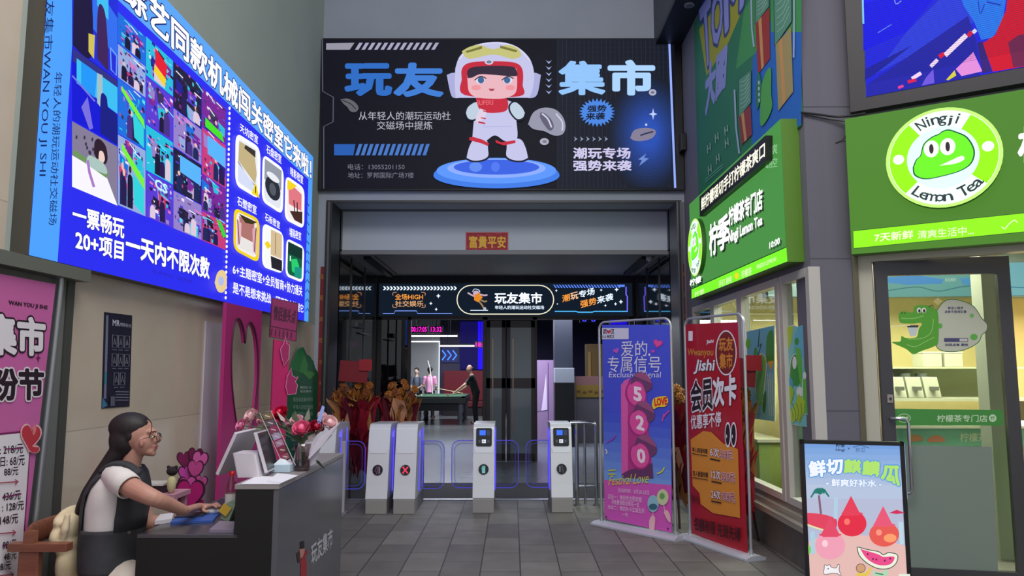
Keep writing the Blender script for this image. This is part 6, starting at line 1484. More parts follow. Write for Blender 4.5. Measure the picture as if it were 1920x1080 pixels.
t = thing('wall_panel_blue', 'deep blue lit panel at the right end of the hall', 'panel', (px_x(886, 26.9), 26.9, 0)); MB().span((px_x(862, 26.7), 26.72, 1.6), (px_x(912, 26.7), 26.795, 3.3), EL(20, 15, 84, 1.0)).build('board', t); MB().span((px_x(896, 26.7), 26.70, 1.6), (px_x(905, 26.7), 26.715, 3.3), E(30, 10, 240, 1.6)).build('light_bar', t)
t = thing('ceiling_duct', 'pale ceiling duct with pipes above the pink clocks', 'duct', (px_x(810, 18.5), 18.5, 3.0)); mb = MB(); mb.cyl((px_x(775, 18.5), 18.5, 3.12), (px_x(860, 18.5), 18.5, 3.12), .11, C(120, 130, 160, .4), 12); mb.build('pipe', t); mb = MB(); 
for px in (785, 815, 845): mb.cyl((px_x(px, 18.5), 18.5, 3.2), (px_x(px, 18.5), 18.5, 3.35), .02, C(90, 96, 110), 6)
mb.build('hanger', t)
# right opening: pink panel, pillar, cabinet, counter
t = thing('display_panel', 'pale pink standing panel seen through the right opening', 'panel', (px_x(1022, 17), 17, 0)); a, b = px_x(1002, 17), px_x(1041, 17); z0 = at_y(1020, 675, 17).z
MB().span((a, 17, 0), (b, 17.08, z0), C(150, 122, 160, .5)).build('board', t); A = Art((0, 17, 1), (0, -1, 0), t, .002); A.poly([(1015, 770), (1024, 700), (1026, 770)], C(226, 206, 236, .5), 'printed_shape'); A.line([(1028, 680), (1028, 790)], 1.5, C(90, 60, 110, .5), 'printed_shape'); A.line([(1006, 772), (1028, 769)], 1.5, C(90, 60, 110, .5), 'printed_shape'); A.done()
MB().span((px_x(1040, 16), 16, 0), (px_x(1074, 16), 16.5, 3.35), C(36, 40, 52, .4)).build('pillar_hall', kind='structure')
t = thing('tall_cabinet', 'black cabinet with white top section by the hall pillar', 'cabinet', (px_x(1059, 15.6), 15.6, 0)); a, b = px_x(1040, 15.5), px_x(1077, 15.5); z1 = at_y(1058, 690, 15.5).z; z0 = at_y(1058, 718, 15.5).z
MB().span((a, 15.5, 0), (b, 15.9, z0), C(12, 13, 18, .4)).build('body', t); MB().span((a, 15.49, z0), (b, 15.9, z1), C(150, 156, 166, .4)).build('top_section', t, bevel=.01)
t = thing('snack_counter', 'grey counter with yellow patterned shelf front in the hall', 'counter', (px_x(1110, 16.5), 16.5, 0)); a, b = px_x(1080, 16.3), px_x(1180, 16.3); zs = [at_y(1100, y, 16.3).z for y in (745, 722, 706)]
MB().span((a, 16.3, 0), (b, 16.9, zs[0]), C(86, 84, 92, .5)).build('body', t); MB().span((a, 16.28, zs[0]), (b, 16.7, zs[1]), C(120, 98, 36, .5)).build('patterned_shelf', t); MB().span((a, 16.3, zs[1]), (b, 16.8, zs[2]), C(120, 84, 84, .5)).build('upper_shelf', t)
A = Art((0, 16.28, 1), (0, -1, 0), t, .002)
for k in range(8): A.ell(1085 + k * 11, 734 + (k % 2) * 2, 4, 2.6, C(90, 60, 20, .5), 'pattern', 10)
A.done()
t = thing('amber_cabinet', 'dim amber back cabinet behind the snack counter', 'cabinet', (px_x(1115, 18), 18, 0)); MB().span((px_x(1100, 18), 18, 0), (px_x(1150, 18), 18.4, at_y(1100, 645, 18).z), C(110, 84, 40, .5)).build('body', t); MB().span((px_x(1103, 18), 17.98, .9), (px_x(1108, 18), 18, 2.0), C(150, 120, 66, .5)).build('door', t)
A0 = at_y(1095, 600, 14.2); t = thing('neon_light', 'small blue neon shapes hanging under the door head', 'neon sign', A0); A = Art((0, 14.2, 2), (0, -1, 0), t, 0)
for k in range(2): A.line([(1093 + k * 17, 597), (1093 + k * 17, 602), (1098 + k * 17, 602), (1099 + k * 17, 597)], 2, E(60, 60, 255, 2.2), 'neon_tube')
MB().span((px_x(1088, 14.2), 14.21, A0.z - .05), (px_x(1120, 14.2), 14.24, 3.35), C(30, 30, 40)).build('mount_panel', t); A.done()
t = thing('blue_light_panel', 'blue light box in the hall seen above the blue banner', 'light', at_y(1160, 606, 14.6)); u, v = at_y(1145, 597, 14.6), at_y(1176, 608, 14.6); MB().span((u.x, 14.6, v.z), (v.x, 14.66, u.z), E(30, 10, 220, 1.0)).build('lit_face', t); MB().span((u.x - .02, 14.661, v.z - .02), (v.x + .02, 14.7, 3.35), C(24, 24, 40)).build('housing', t)

# ================================================================ tea shop interior
zc = .86
t = thing('shop_counter', 'long tea shop counter with teal printed upper strip', 'counter', (4.6, 7.2, 0)); MB().span((2.9, 7.0, 0), (6.4, 7.6, zc), C(176, 190, 176, .5)).build('front', t); MB().span((2.88, 6.98, zc), (6.42, 7.62, zc + .16), C(120, 186, 170, .5)).build('teal_strip', t); MB().span((2.85, 6.95, zc + .16), (6.45, 7.65, zc + .19), C(216, 216, 206, .3)).build('top', t, bevel=.004)
A = Art((0, 6.98, 1), (0, -1, 0), t, .002); A.text('柠檬茶', (1800, 812, 1850, 828), C(230, 236, 226, .5), .01, 'lettering'); A.poly(smooth_path([(1700, 822), (1712, 815), (1726, 818), (1730, 826), (1704, 828)], 3), C(210, 140, 90, .5), 'printed_fruit'); A.poly(smooth_path([(1738, 824), (1752, 816), (1768, 820), (1770, 828), (1740, 829)], 3), C(216, 130, 100, .5), 'printed_fruit'); A.done()
t = thing('menu_lightbox', 'blue and teal menu light box high behind the counter', 'light box', (4.5, 8.6, 2.4)); za, zb_ = at_y(1760, 556, 8.4).z, at_y(1760, 512, 8.4).z
MB().span((2.9, 8.41, za), (6.4, 8.6, zb_ + .25), C(90, 110, 110, .5)).build('housing', t); A = Art((0, 8.4, 2), (0, -1, 0), t, .0); A.poly([(1600, 500), (1990, 490), (1990, 553), (1600, 558)], EL(110, 168, 176, .9), 'lit_face'); A.poly([(1664, 520), (1720, 516), (1770, 524), (1765, 532), (1700, 534), (1664, 530)], E(70, 140, 220), 'picture'); A.poly([(1800, 522), (1860, 520), (1866, 534), (1806, 534)], E(80, 150, 214), 'picture'); A.line(smooth_path([(1664, 545), (1720, 538), (1760, 546), (1820, 536), (1930, 540)], 4), 2, E(60, 120, 140), 'picture'); A.text('新品推荐', (1772, 521, 1792, 528), E(200, 220, 210), 0, 'picture'); A.done()
t = thing('work_shelf', 'steel work shelf with tea dispensers behind the counter', 'shelf', (4.3, 8.0, 0)); zsh = at_y(1750, 746, 8.0).z
zup = at_y(1760, 688, 8.3).z
MB().span((3.0, 7.9, zsh - .03), (5.6, 8.5, zsh), C(176, 176, 160, .3)).build('shelf_board', t); MB().span((3.0, 8.42, zsh), (5.6, 8.5, zup - .02), C(136, 144, 108, .35)).build('back_plate', t); MB().span((3.0, 8.1, zup - .02), (5.6, 8.5, zup), C(186, 188, 160, .3)).build('upper_board', t)
for x in (3.05, 5.55): MB().span((x - .03, 7.95, 0), (x + .03, 8.45, zsh - .03), C(150, 150, 140, .4)).build('leg', t)
for k, x in enumerate((px_x(1680, 8.0), px_x(1712, 8.0), px_x(1744, 8.0))):
    t = thing('tea_dispenser', ['left tea dispenser with slanted front behind the crocodile decal', 'middle tea dispenser of the three on the steel shelf', 'right tea dispenser of the three on the steel shelf'][k], 'dispenser', (x, 8.1, zsh), 'tea dispensers'); MB().prism([Vector((x - .08, 7.95, zsh)), Vector((x - .08, 8.02, zsh + .22)), Vector((x - .08, 8.3, zsh + .22)), Vector((x - .08, 8.3, zsh))], (.16, 0, 0), C(160, 160, 146, .35)).build('body', t, bevel=.01); MB().span((x - .03, 7.9, zsh + .08), (x + .03, 7.98, zsh + .12), C(90, 90, 84, .4)).build('tap', t); MB().cyl((x, 8.18, zsh + .22), (x, 8.18, zsh + .26), .06, C(90, 96, 90, .4), 14).build('lid', t)
for k, (pa, pb) in enumerate(((1728, 1763), (1768, 1802))):
    t = thing('container', ['white lidded container under the crocodile sticker, left of two', 'pale lidded container under the lemon notice, right of two'][k], 'container', (px_x(pa, 8.2), 8.2, zup)); a, b = px_x(pa, 8.2), px_x(pb, 8.2); MB().span((a, 8.15, zup), (b, 8.38, zup + .15), C(186, 184, 168, .5)).build('box_body', t, bevel=.006); MB().span((a - .004, 8.146, zup + .15), (b + .004, 8.384, zup + .165), C(206, 204, 190, .5)).build('lid', t)
MB().span((4.02, 6.35, 0), (4.20, 6.5, 3.05), C(176, 178, 168, .5)).build('pillar_shop', kind='structure')
t = thing('menu_stand', 'bright green standing light box inside the shop at the right', 'light box', (4.30, 6.0, 0)); MB().span((4.15, 6.0, 0), (4.75, 6.1, 1.05), C(120, 150, 90, .5)).build('housing', t); MB().span((4.17, 5.99, .35), (4.73, 5.999, 1.0), EL(130, 230, 60, 1.0)).build('lit_face', t)
t = thing('storage_shelf', 'white cabinet seen low through the shop windows', 'cabinet', (3.0, 8.3, 0)); MB().span((2.6, 8.0, 0), (2.85, 8.9, .8), C(150, 170, 90, .5)).build('body', t); MB().span((2.58, 7.98, .8), (2.87, 8.92, .83), C(206, 200, 180, .4)).build('top', t)

# the glass door, standing a little open
H0 = Vector((2.745, 5.612, 0)); dd = Vector((.98, -.196, 0)).normalized(); dn = Vector((-dd.y * -1, 0, 0)); dn = dd.cross(Vector((0, 0, 1))).normalized()
o = bpy.data.objects.new('door_2', None); COL.objects.link(o); o['kind'] = 'structure'; o.location = H0
W_, Zt = .915, 2.385; df = C(66, 66, 70, .35, .2)
def dbx(mb, a, b, z0, z1, m, y0=-.025, y1=.025): mb.prism([H0 + dd * a + dn * y0, H0 + dd * b + dn * y0, H0 + dd * b + dn * y1, H0 + dd * a + dn * y1], (0, 0, z1 - z0), m) if z0 == 0 else mb.prism([H0 + dd * a + dn * y0 + Vector((0, 0, z0)), H0 + dd * b + dn * y0 + Vector((0, 0, z0)), H0 + dd * b + dn * y1 + Vector((0, 0, z0)), H0 + dd * a + dn * y1 + Vector((0, 0, z0))], (0, 0, z1 - z0), m)
mb = MB()
for a, b, z0, z1 in ((0, .085, .01, Zt), (W_ - .085, W_, .01, Zt), (.085, W_ - .085, Zt - .125, Zt), (.085, W_ - .085, .01, .14)): dbx(mb, a, b, z0, z1, df)
mb.build('door_frame', o)
mb = MB(); dbx(mb, .085, W_ - .085, .14, Zt - .125, glass((222, 230, 222), .05, 'door_glass'), -.004, .004); mb.build('door_pane', o)
A = Art(H0 + dn * .004, dn, o, .001)
fro = glass((150, 160, 152), .04, 'frosted_film')
A.poly([(1662, 833), (1859, 838), (1878, 1200), (1680, 1200)], C(120, 134, 124, .5), 'frosted_film')
A.poly([(1668, 766), (1880, 769), (1881, 798), (1670, 798)], C(62, 138, 58, .45), 'green_band'); A.text('柠檬茶专门店', (1757, 778, 1851, 791), C(196, 220, 186, .5), .01, 'band_lettering'); A.ell(1861, 784, 7, 7, C(196, 220, 186, .5), 'band_lettering'); A.text('柠', (1857, 780, 1865, 788), C(62, 138, 58, .5), .02, 'band_lettering')
A.ell(1695, 784, 12.5, 8.5, C(176, 206, 166, .5), 'band_lettering'); A.ell(1695, 784, 11, 7.2, C(62, 138, 58, .45), 'band_lettering'); A.text('Ningji', (1687, 780, 1703, 788), C(196, 220, 186, .5), .02, 'band_lettering')
A.done()
mb = MB(); p = lambda a, z, k: H0 + dd * a + dn * k + Vector((0, 0, z)); zh = Art(H0, dn, None).hit(1680, 784).z
mb.tube([p(.05, zh, .02), p(.05, zh, .06), p(.14, zh, .075), p(.155, zh - .03, .08), p(.155, zh - .5, .08), p(.14, zh - .53, .075), p(.05, zh - .53, .06), p(.05, zh - .53, .02)], .012, chrome, 10); mb.build('door_handle', o)
zl = Art(H0, dn, None).hit(1655, 747).z; mb = MB(); mb.box(p(.055, zl, .028), (.04, .012, .06), C(150, 140, 136, .4)); mb.cyl(p(.055, zl, .03), p(.055, zl, .042), .009, C(40, 40, 44), 10); mb.build('door_lock', o)
# crocodile and lemon sticker on the glass
t = thing('door_sticker', 'green crocodile sticker with a white lemon shaped notice on the glass door', 'sticker', Art(H0, dn, None).hit(1760, 665)); A = Art(H0 + dn * .007, dn, t, 0)
lem = smooth_path([(1752, 600), (1760, 578), (1776, 563), (1800, 564), (1825, 575), (1840, 597), (1850, 608), (1849, 620), (1840, 628), (1834, 641), (1812, 654), (1785, 659), (1762, 655), (1754, 640), (1752, 600)], 5)
A.line(lem, 3, C(60, 110, 50, .5), 'lemon_notice', True); A.poly(lem, C(186, 190, 172, .5), 'lemon_notice'); A.ell(1822, 592, 4, 4, C(110, 176, 90, .5), 'lemon_notice'); A.ell(1826, 632, 7, 6, C(90, 170, 70, .5), 'lemon_notice'); A.ell(1763, 611, 4, 5, C(90, 170, 70, .5), 'lemon_notice')
A.text('微信小程序', (1777, 575, 1806, 580), C(60, 56, 110, .5), .02, 'notice_lettering'); A.text('点单不用排队等', (1771, 582, 1812, 587), C(60, 56, 110, .5), .02, 'notice_lettering'); A.rect(1770, 634, 1815, 641, C(70, 66, 110, .5), 'notice_lettering'); A.rect(1799, 635, 1814, 640, C(190, 190, 186, .5), 'notice_lettering'); A.text('扫码点单 更快', (1772, 644, 1815, 649), C(60, 56, 110, .5), .02, 'notice_lettering')
gc = C(82, 160, 44, .5); gl = C(150, 206, 110, .5)
A.poly(smooth_path([(1685, 588), (1692, 584), (1712, 586), (1713, 577), (1722, 572), (1740, 573), (1752, 578), (1759, 590), (1759, 640), (1750, 650), (1728, 658), (1712, 664), (1698, 654), (1672, 642), (1688, 640), (1690, 630), (1700, 634), (1718, 632), (1722, 618), (1728, 606), (1710, 607), (1690, 606), (1685, 598), (1685, 588)], 4), gc, 'crocodile')
A.line(smooth_path([(1690, 597), (1712, 597), (1732, 592)], 4), 1.2, gl, 'crocodile'); A.line(smooth_path([(1750, 598), (1746, 622), (1730, 634), (1702, 636)], 4), 1.2, gl, 'crocodile'); A.line(smooth_path([(1700, 646), (1716, 650), (1736, 640), (1752, 632)], 4), 1.2, gl, 'crocodile')
for x in (1723, 1732): A.ell(x, 582, 4.2, 5, C(226, 230, 220, .5), 'crocodile'); A.ell(x + .5, 583, 2.2, 3.4, C(30, 36, 30, .5), 'crocodile')
for x in (1691, 1696): A.ell(x, 587, 1.6, 1.4, C(40, 90, 30, .5), 'crocodile', 8)
A.poly([(1700, 610), (1722, 610), (1717, 630), (1706, 630)], C(196, 206, 206, .5), 'crocodile'); A.poly([(1700, 610), (1722, 610), (1721, 614), (1701, 614)], C(40, 46, 56, .5), 'crocodile'); A.line([(1663, 612), (1706, 610)], 1.4, C(226, 226, 190, .5), 'crocodile'); A.poly(star4(1758, 565, 9, 7, .5), C(196, 186, 120, .5), 'crocodile'); A.line(smooth_path([(1741, 576), (1747, 572), (1750, 576)], 3), 1.4, C(40, 70, 30, .5), 'crocodile')
A.done()
# ================================================================ people
def fuse(mb, name, parent, voxel=.006, it=6, smooth=True):
    """one continuous surface from overlapping volumes"""
    o = mb.build(name, parent)
    r = o.modifiers.new('fuse', 'REMESH'); r.mode = 'VOXEL'; r.voxel_size = voxel; r.use_smooth_shade = True
    s = o.modifiers.new('relax', 'SMOOTH'); s.factor = .5; s.iterations = it
    dg = bpy.context.evaluated_depsgraph_get(); me = bpy.data.meshes.new_from_object(o.evaluated_get(dg)); me.name = name
    for p in me.polygons: p.use_smooth = True
    if not me.materials:
        for m in mb.mats: me.materials.append(m)
    o.modifiers.clear(); o.data = me
    return o


def ring(cx, cz, y, rx, ry, n=20, tilt=0.0, a0=0.0, a1=2 * PI, full=True):
    N = n if full else n + 1
    return [Vector((cx + rx * math.cos(a0 + (a1 - a0) * i / n), y + ry * math.sin(a0 + (a1 - a0) * i / n), cz + tilt * math.cos(a0 + (a1 - a0) * i / n))) for i in range(N)]


YW = 4.0
skin = noisy('skin', (182, 132, 114), (190, 142, 124), 8, .5)
hairm = noisy('dark_hair', (20, 15, 17), (38, 28, 30), 30, .6, (8, 8, 1))
W_ = lambda px, py, y=YW: at_y(px, py, y)
t = thing('person', 'long haired person in glasses and dark vest seated at the desk using a mouse', 'person', (W_(210, 1060).x, YW, 0))
SEC = [(1080, 166, 278, .18), (1056, 163, 264, .175), (1020, 162, 259, .155), (985, 163, 263, .150), (945, 166, 271, .160), (910, 178, 271, .165), (890, 192, 266, .150), (874, 212, 258, .095)]
mb = MB(); rings = []
for py, a, b, sy in SEC:
    A_, B_ = W_(a + 5, py), W_(b - 5, py); rings.append(ring((A_.x + B_.x) / 2, A_.z, YW, (B_.x - A_.x) / 2, sy))
mb.loft(rings, skin)
mb.tube([W_(236, 892), W_(246, 866), W_(254, 842)], [.062, .05, .048], skin, 14)                       # neck
mb.ball(W_(251, 811), (.098, .078, .10), skin, 20, 14); mb.ball(W_(270, 828), (.062, .060, .074), skin, 18, 12)   # skull, face
mb.ball(W_(281, 846), (.030, .036, .026), skin, 14, 9); mb.ball(W_(286, 850), (.018, .022, .016), skin, 12, 8)
mb.tube([W_(288, 811), W_(295, 819), W_(300, 826)], [.010, .0125, .0145], skin, 10); mb.ball(W_(295, 827), (.016, .018, .011), skin, 10, 7)
mb.ball(W_(291, 836), (.012, .02, .007), skin, 10, 7); mb.ball(W_(290, 841), (.011, .018, .007), skin, 10, 7); mb.ball(W_(286, 809), (.016, .05, .014), skin, 12, 8)
for s in (-1, 1): mb.ball(W_(265, 831, YW + s * .064), (.013, .009, .023), skin, 10, 8)
# arms
shR, elR, wrR = W_(222, 900, 3.86), W_(288, 934, 3.78), W_(346, 958, 3.97)
mb.tube(smooth_path([tuple(shR), tuple(W_(256, 919, 3.80)), tuple(elR), tuple(W_(318, 946, 3.87)), tuple(wrR)], 5), [.050] * 5 + [.048 - .0014 * k for k in range(5)] + [.041 - .0015 * k for k in range(5)] + [.034 - .0016 * k for k in range(5)] + [.026], skin, 14)
shL, elL, wrL = W_(240, 900, 4.13), W_(276, 980, 4.13), W_(322, 974, 4.24)
mb.tube(smooth_path([tuple(shL), tuple(W_(262, 940, 4.15)), tuple(elL), tuple(wrL)], 5), [.054] * 5 + [.05] * 5 + [.046, .044, .04, .036, .032] + [.026], skin, 14)
# right hand over the mouse
mo = l_at(396, 966) + Vector((0, 0, .013))
pal_c = mo + Vector((-.035, -.002, .034)); mb.ball(pal_c, (.046, .036, .017), skin, 16, 10); mb.tube([wrR, pal_c + Vector((-.03, 0, .004))], [(.026, .022), (.028, .018)], skin, 12)
for k, (dy, l, z) in enumerate(((-.026, .052, .0), (-.009, .060, .002), (.009, .058, .001), (.026, .048, -.002))):
    b = pal_c + Vector((.03, dy, .004)); m_ = b + Vector((l * .5, dy * .15, .010)); e = b + Vector((l, dy * .25, -.008 + z)); mb.tube([b, m_, e], [.0098, .0088, .0076], skin, 8)
th = pal_c + Vector((-.01, -.034, -.004)); mb.tube([th, th + Vector((.028, -.018, -.012)), th + Vector((.054, -.014, -.018))], [.012, .0105, .0085], skin, 8)
# left hand lying on the cloth
pl = wrL + Vector((.045, .01, -.006)); mb.ball(pl, (.044, .036, .016), skin, 14, 9); mb.tube([wrL, pl], [(.026, .02), (.028, .016)], skin, 10)
for dy, l in ((-.026, .045), (-.009, .054), (.009, .052), (.026, .042)):
    b = pl + Vector((.032, dy, 0)); mb.tube([b, b + Vector((l * .5, 0, .005)), b + Vector((l, 0, -.008))], [.0095, .0085, .0075], skin, 8)
mb.tube([pl + Vector((-.01, -.032, 0)), pl + Vector((.02, -.052, -.004)), pl + Vector((.04, -.054, -.006))], [.012, .010, .008], skin, 8)
# legs under the desk
hip = W_(200, 1066)
for s in (-1, 1):
    h = Vector((hip.x + .02, YW + s * .09, .51)); k = Vector((hip.x + .42, YW + s * .10, .50)); an = Vector((hip.x + .36, YW + s * .10, .09))
    mb.tube(smooth_path([tuple(h), tuple((h + k) / 2), tuple(k), tuple((k + an) / 2), tuple(an)], 4), [.085] * 4 + [.075] * 4 + [.062] * 4 + [.056] * 4 + [.04], skin, 12)
    mb.ball((an.x + .07, an.y, .045), (.12, .042, .045), skin, 12, 8)
body = fuse(mb, 'body', t, .0055, 4)

# hair
mb = MB(); mb.ball(W_(244, 801), (.108, .088, .080), hairm, 22, 14); mb.ball(W_(236, 824), (.080, .088, .100), hairm, 20, 12)
mb.ball(W_(262, 797), (.058, .070, .040), hairm, 16, 10); mb.ball(W_(253, 815), (.052, .083, .055), hairm, 16, 10)
hp = [(228, 845, .055, .075), (212, 868, .052, .078), (192, 893, .042, .08), (172, 922, .036, .078), (158, 950, .028, .07), (152, 972, .018, .055), (156, 984, .007, .03)]
mb.tube([W_(a, b) for a, b, _, _ in hp], [(sy, rx) for _, _, rx, sy in hp], hairm, 16)
hair = fuse(mb, 'hair', t, .007, 4)
mb = MB()
for s in (-1, 1):
    mb.tube(smooth_path([tuple(W_(272, 784, YW + s * .03)), tuple(W_(283, 792, YW + s * .055)), tuple(W_(284, 806, YW + s * .066)), tuple(W_(279, 822, YW + s * .066))], 4), .0022, hairm, 6)
mb.build('hair_strand', hair)
# face details
mb = MB(); dkb = C(30, 22, 22, .5)
for s in (-1, 1):
    mb.ball(W_(286.5, 819, YW + s * .032), (.008, .012, .007), C(226, 220, 216, .3), 10, 7); mb.ball(W_(288.5, 819, YW + s * .032), (.006, .007, .006), dkb, 10, 7)
mb.build('eye', t)
mb = MB()
for s in (-1, 1): mb.tube([W_(285, 810, YW + s * .052), W_(291, 809, YW + s * .035), W_(291.5, 811, YW + s * .016)], .003, dkb, 6)
mb.build('eyebrow', t)
mb = MB(); mb.ball(W_(293.5, 836.5), (.007, .017, .004), C(170, 80, 84, .4), 12, 7); mb.ball(W_(292.5, 840.5), (.007, .015, .0045), C(170, 80, 84, .4), 12, 7); mb.build('mouth', t)
gm = C(60, 50, 50, .3, .5); mb = MB(); gl_ = MB()
for s in (-1, 1):
    c = W_(297, 820, YW + s * .034); pts = [c + Vector((.003 * math.cos(k * PI / 8) * s, .026 * math.cos(k * PI / 8), .024 * math.sin(k * PI / 8))) for k in range(16)]
    mb.tube(pts, .0017, gm, 6, closed=True); gl_.poly(pts, glass((240, 240, 240), .06, 'lens_glass')); mb.tube([c + Vector((-.002, s * .026, .006)), W_(288, 817, YW + s * .068), W_(264, 824, YW + s * .074)], .0016, gm, 6)
mb.tube([W_(297, 818, YW - .009), W_(299, 817, YW), W_(297, 818, YW + .009)], .0016, gm, 6)
gg = mb.build('glasses', t); gl_.build('lens', gg)

# white tee with sleeves
tee = noisy('white_cotton', (214, 208, 204), (226, 221, 216), 12, .8)
mb = MB(); rings = []
for py, a, b, sy in SEC[2:]:
    A_, B_ = W_(a + 2, py), W_(b - 2, py); rings.append(ring((A_.x + B_.x) / 2, A_.z, YW, (B_.x - A_.x) / 2, sy + .012))
mb.loft(rings, tee, caps=False)
for (sh_, mid, end) in ((W_(218, 893, 3.88), W_(232, 905, 3.83), W_(243, 914, 3.81)), (W_(236, 893, 4.12), W_(246, 912, 4.14), W_(254, 926, 4.15))):
    mb.tube([W_(226, 890, sh_.y + (.05 if sh_.y < YW else -.05)), sh_, mid, end], [.068, .068, .064, .061], tee, 16, caps=False)
mb.build('tee_shirt', t, solid=.004)
# dark vest: full band at the waist, open at the sides above
vm = noisy('charcoal_denim', (44, 44, 48), (58, 58, 63), 14, .8)
mb = MB(); rings = []
for py, a, b, sy in ((1066, 161, 267, .19), (1056, 160, 266, .19), (1020, 158, 262, .172), (992, 159, 265, .166), (984, 160, 266, .167)):
    A_, B_ = W_(a, py), W_(b, py); rings.append(ring((A_.x + B_.x) / 2, A_.z, YW, (B_.x - A_.x) / 2, sy + .012, 28))
mb.loft(rings, vm, caps=False)
for a0, a1 in ((-.32 * PI, .32 * PI), (.70 * PI, 1.30 * PI)):
    rings = []
    for j, (py, a, b, sy) in enumerate(((988, 159.5, 266, .167), (965, 161, 269, .172), (945, 163, 274, .176), (920, 170, 275, .178), (900, 182, 271, .172), (886, 194, 267, .160), (876, 206, 262, .125))):
        A_, B_ = W_(a, py), W_(b, py); g = 1.0 + (.14 if j > 3 else 0) + (.18 if j > 4 else 0)
        mid = (a0 + a1) / 2; rings.append(ring((A_.x + B_.x) / 2, A_.z, YW, (B_.x - A_.x) / 2, sy + .012, 16, 0, mid + (a0 - mid) * g, mid + (a1 - mid) * g, False))
    mb.loft(rings, vm, closed=False)
for s in (-1, 1):
    mb.tube(smooth_path([tuple(W_(198, 884, YW + s * .105)), tuple(W_(214, 872, YW + s * .115)), tuple(W_(238, 872, YW + s * .115)), tuple(W_(262, 888, YW + s * .10))], 4), [(.045, .016)] * 13, vm, 10)
mb.build('vest', t, solid=.006)
mb = MB(); q = W_(243, 998, YW - .186); mb.cyl(q, q + Vector((0, -.006, 0)), .008, C(90, 88, 84, .3, .6), 10); mb.build('vest_button', t)
# cream trousers
pm = noisy('cream_trousers', (196, 186, 172), (208, 199, 186), 10, .85)
mb = MB(); A_, B_ = W_(163, 1064), W_(266, 1064)
mb.loft([ring((A_.x + B_.x) / 2, z, YW, (B_.x - A_.x) / 2 + k, .185 + k) for z, k in ((.42, -.02), (.47, .0), (.54, .004), (.57, 0))], pm)
for s in (-1, 1):
    h = Vector((hip.x + .0, YW + s * .09, .50)); k = Vector((hip.x + .43, YW + s * .10, .50)); an = Vector((hip.x + .37, YW + s * .10, .10))
    mb.tube(smooth_path([tuple(h), tuple((h + k) / 2), tuple(k), tuple((k + an) / 2), tuple(an)], 4), [.10] * 4 + [.09] * 4 + [.078] * 4 + [.072] * 4 + [.068], pm, 14)
fuse(mb, 'trousers', t, .009, 4)
mb = MB()
for s in (-1, 1): mb.ball((hip.x + .44, YW + s * .10, .045), (.13, .05, .05), C(200, 198, 196, .5), 14, 9)
mb.build('shoe', t)
MB().tube([W_(326, 950, 3.905) + Vector((.0, .031 * math.cos(k * PI / 8), .031 * math.sin(k * PI / 8))) for k in range(16)], .002, C(206, 170, 130, .3, .6), 6, closed=True).build('bracelet', t)

# chair and the jacket over its back
wd = noisy('brown_chair_wood', (112, 66, 48), (136, 84, 62), 5, .45, (1, 8, 8))
xb, xs = W_(94, 1000).x, W_(165, 1000).x; zs = .455
t = thing('wooden_chair', 'brown wooden armchair under the seated person', 'chair', ((xb + xs) / 2 + .1, YW, 0))
MB().span((xb + .02, 3.78, zs - .04), (xb + .50, 4.22, zs), wd).build('seat', t, bevel=.01)
rg = []; mb = MB()
za, zb_ = W_(90, 1012).z, W_(90, 970).z
mb.tube(smooth_path([(xb + .03, 3.775, (za + zb_) / 2), (xb - .01, 3.87, (za + zb_) / 2), (xb - .02, 4.0, (za + zb_) / 2), (xb - .01, 4.13, (za + zb_) / 2), (xb + .03, 4.225, (za + zb_) / 2)], 5), [(.014, (zb_ - za) / 2)] * 21, wd, 12); mb.build('backrest', t)
for y in (3.77, 4.23):
    za = W_(110, 1025, y if y < 4 else 4.0).z
    mb = MB(); mb.prism([Vector((xb - .05, y - .03, za - .018)), Vector((xb + .24, y - .03, za - .018)), Vector((xb + .24, y + .03, za - .018)), Vector((xb - .05, y + .03, za - .018))], (0, 0, .036), wd); mb.build('armrest', t, bevel=.006)
    MB().span((xb - .0, y - .02, 0), (xb + .10, y + .02, za - .018), wd).build('leg', t, bevel=.006); MB().span((xb + .44, y - .02, 0), (xb + .49, y + .02, zs - .04), wd).build('leg', t, bevel=.006)
    MB().span((xb + .02, y - .018, (zb_ + za) / 2 - .05), (xb + .07, y + .018, zb_ - .02), wd).build('back_post', t)
jm = noisy('cream_jacket', (206, 186, 146), (226, 210, 176), 7, .85)
t = thing('jacket', 'cream jacket hung over the back of the wooden chair', 'jacket', (W_(135, 1000).x, YW, .3)); mb = MB(); R = random.Random(2)
for (px, py, rx, ry, rz) in ((136, 972, .055, .15, .06), (134, 1000, .062, .17, .09), (138, 958, .035, .12, .03), (143, 1015, .05, .17, .08), (142, 1050, .055, .16, .14), (143, 1095, .05, .15, .10), (150, 985, .035, .15, .08)):
    mb.ball(W_(px, py), (rx, ry, rz), jm, 16, 10)
for k in range(7): y = 3.86 + k * .045; mb.tube([W_(118 + R.random() * 10, 962, y), W_(114 + R.random() * 8, 992, y - .01), W_(116 + R.random() * 8, 1018, y)], [.016, .02, .012], jm, 8)
fuse(mb, 'jacket_body', t, .009, 5)


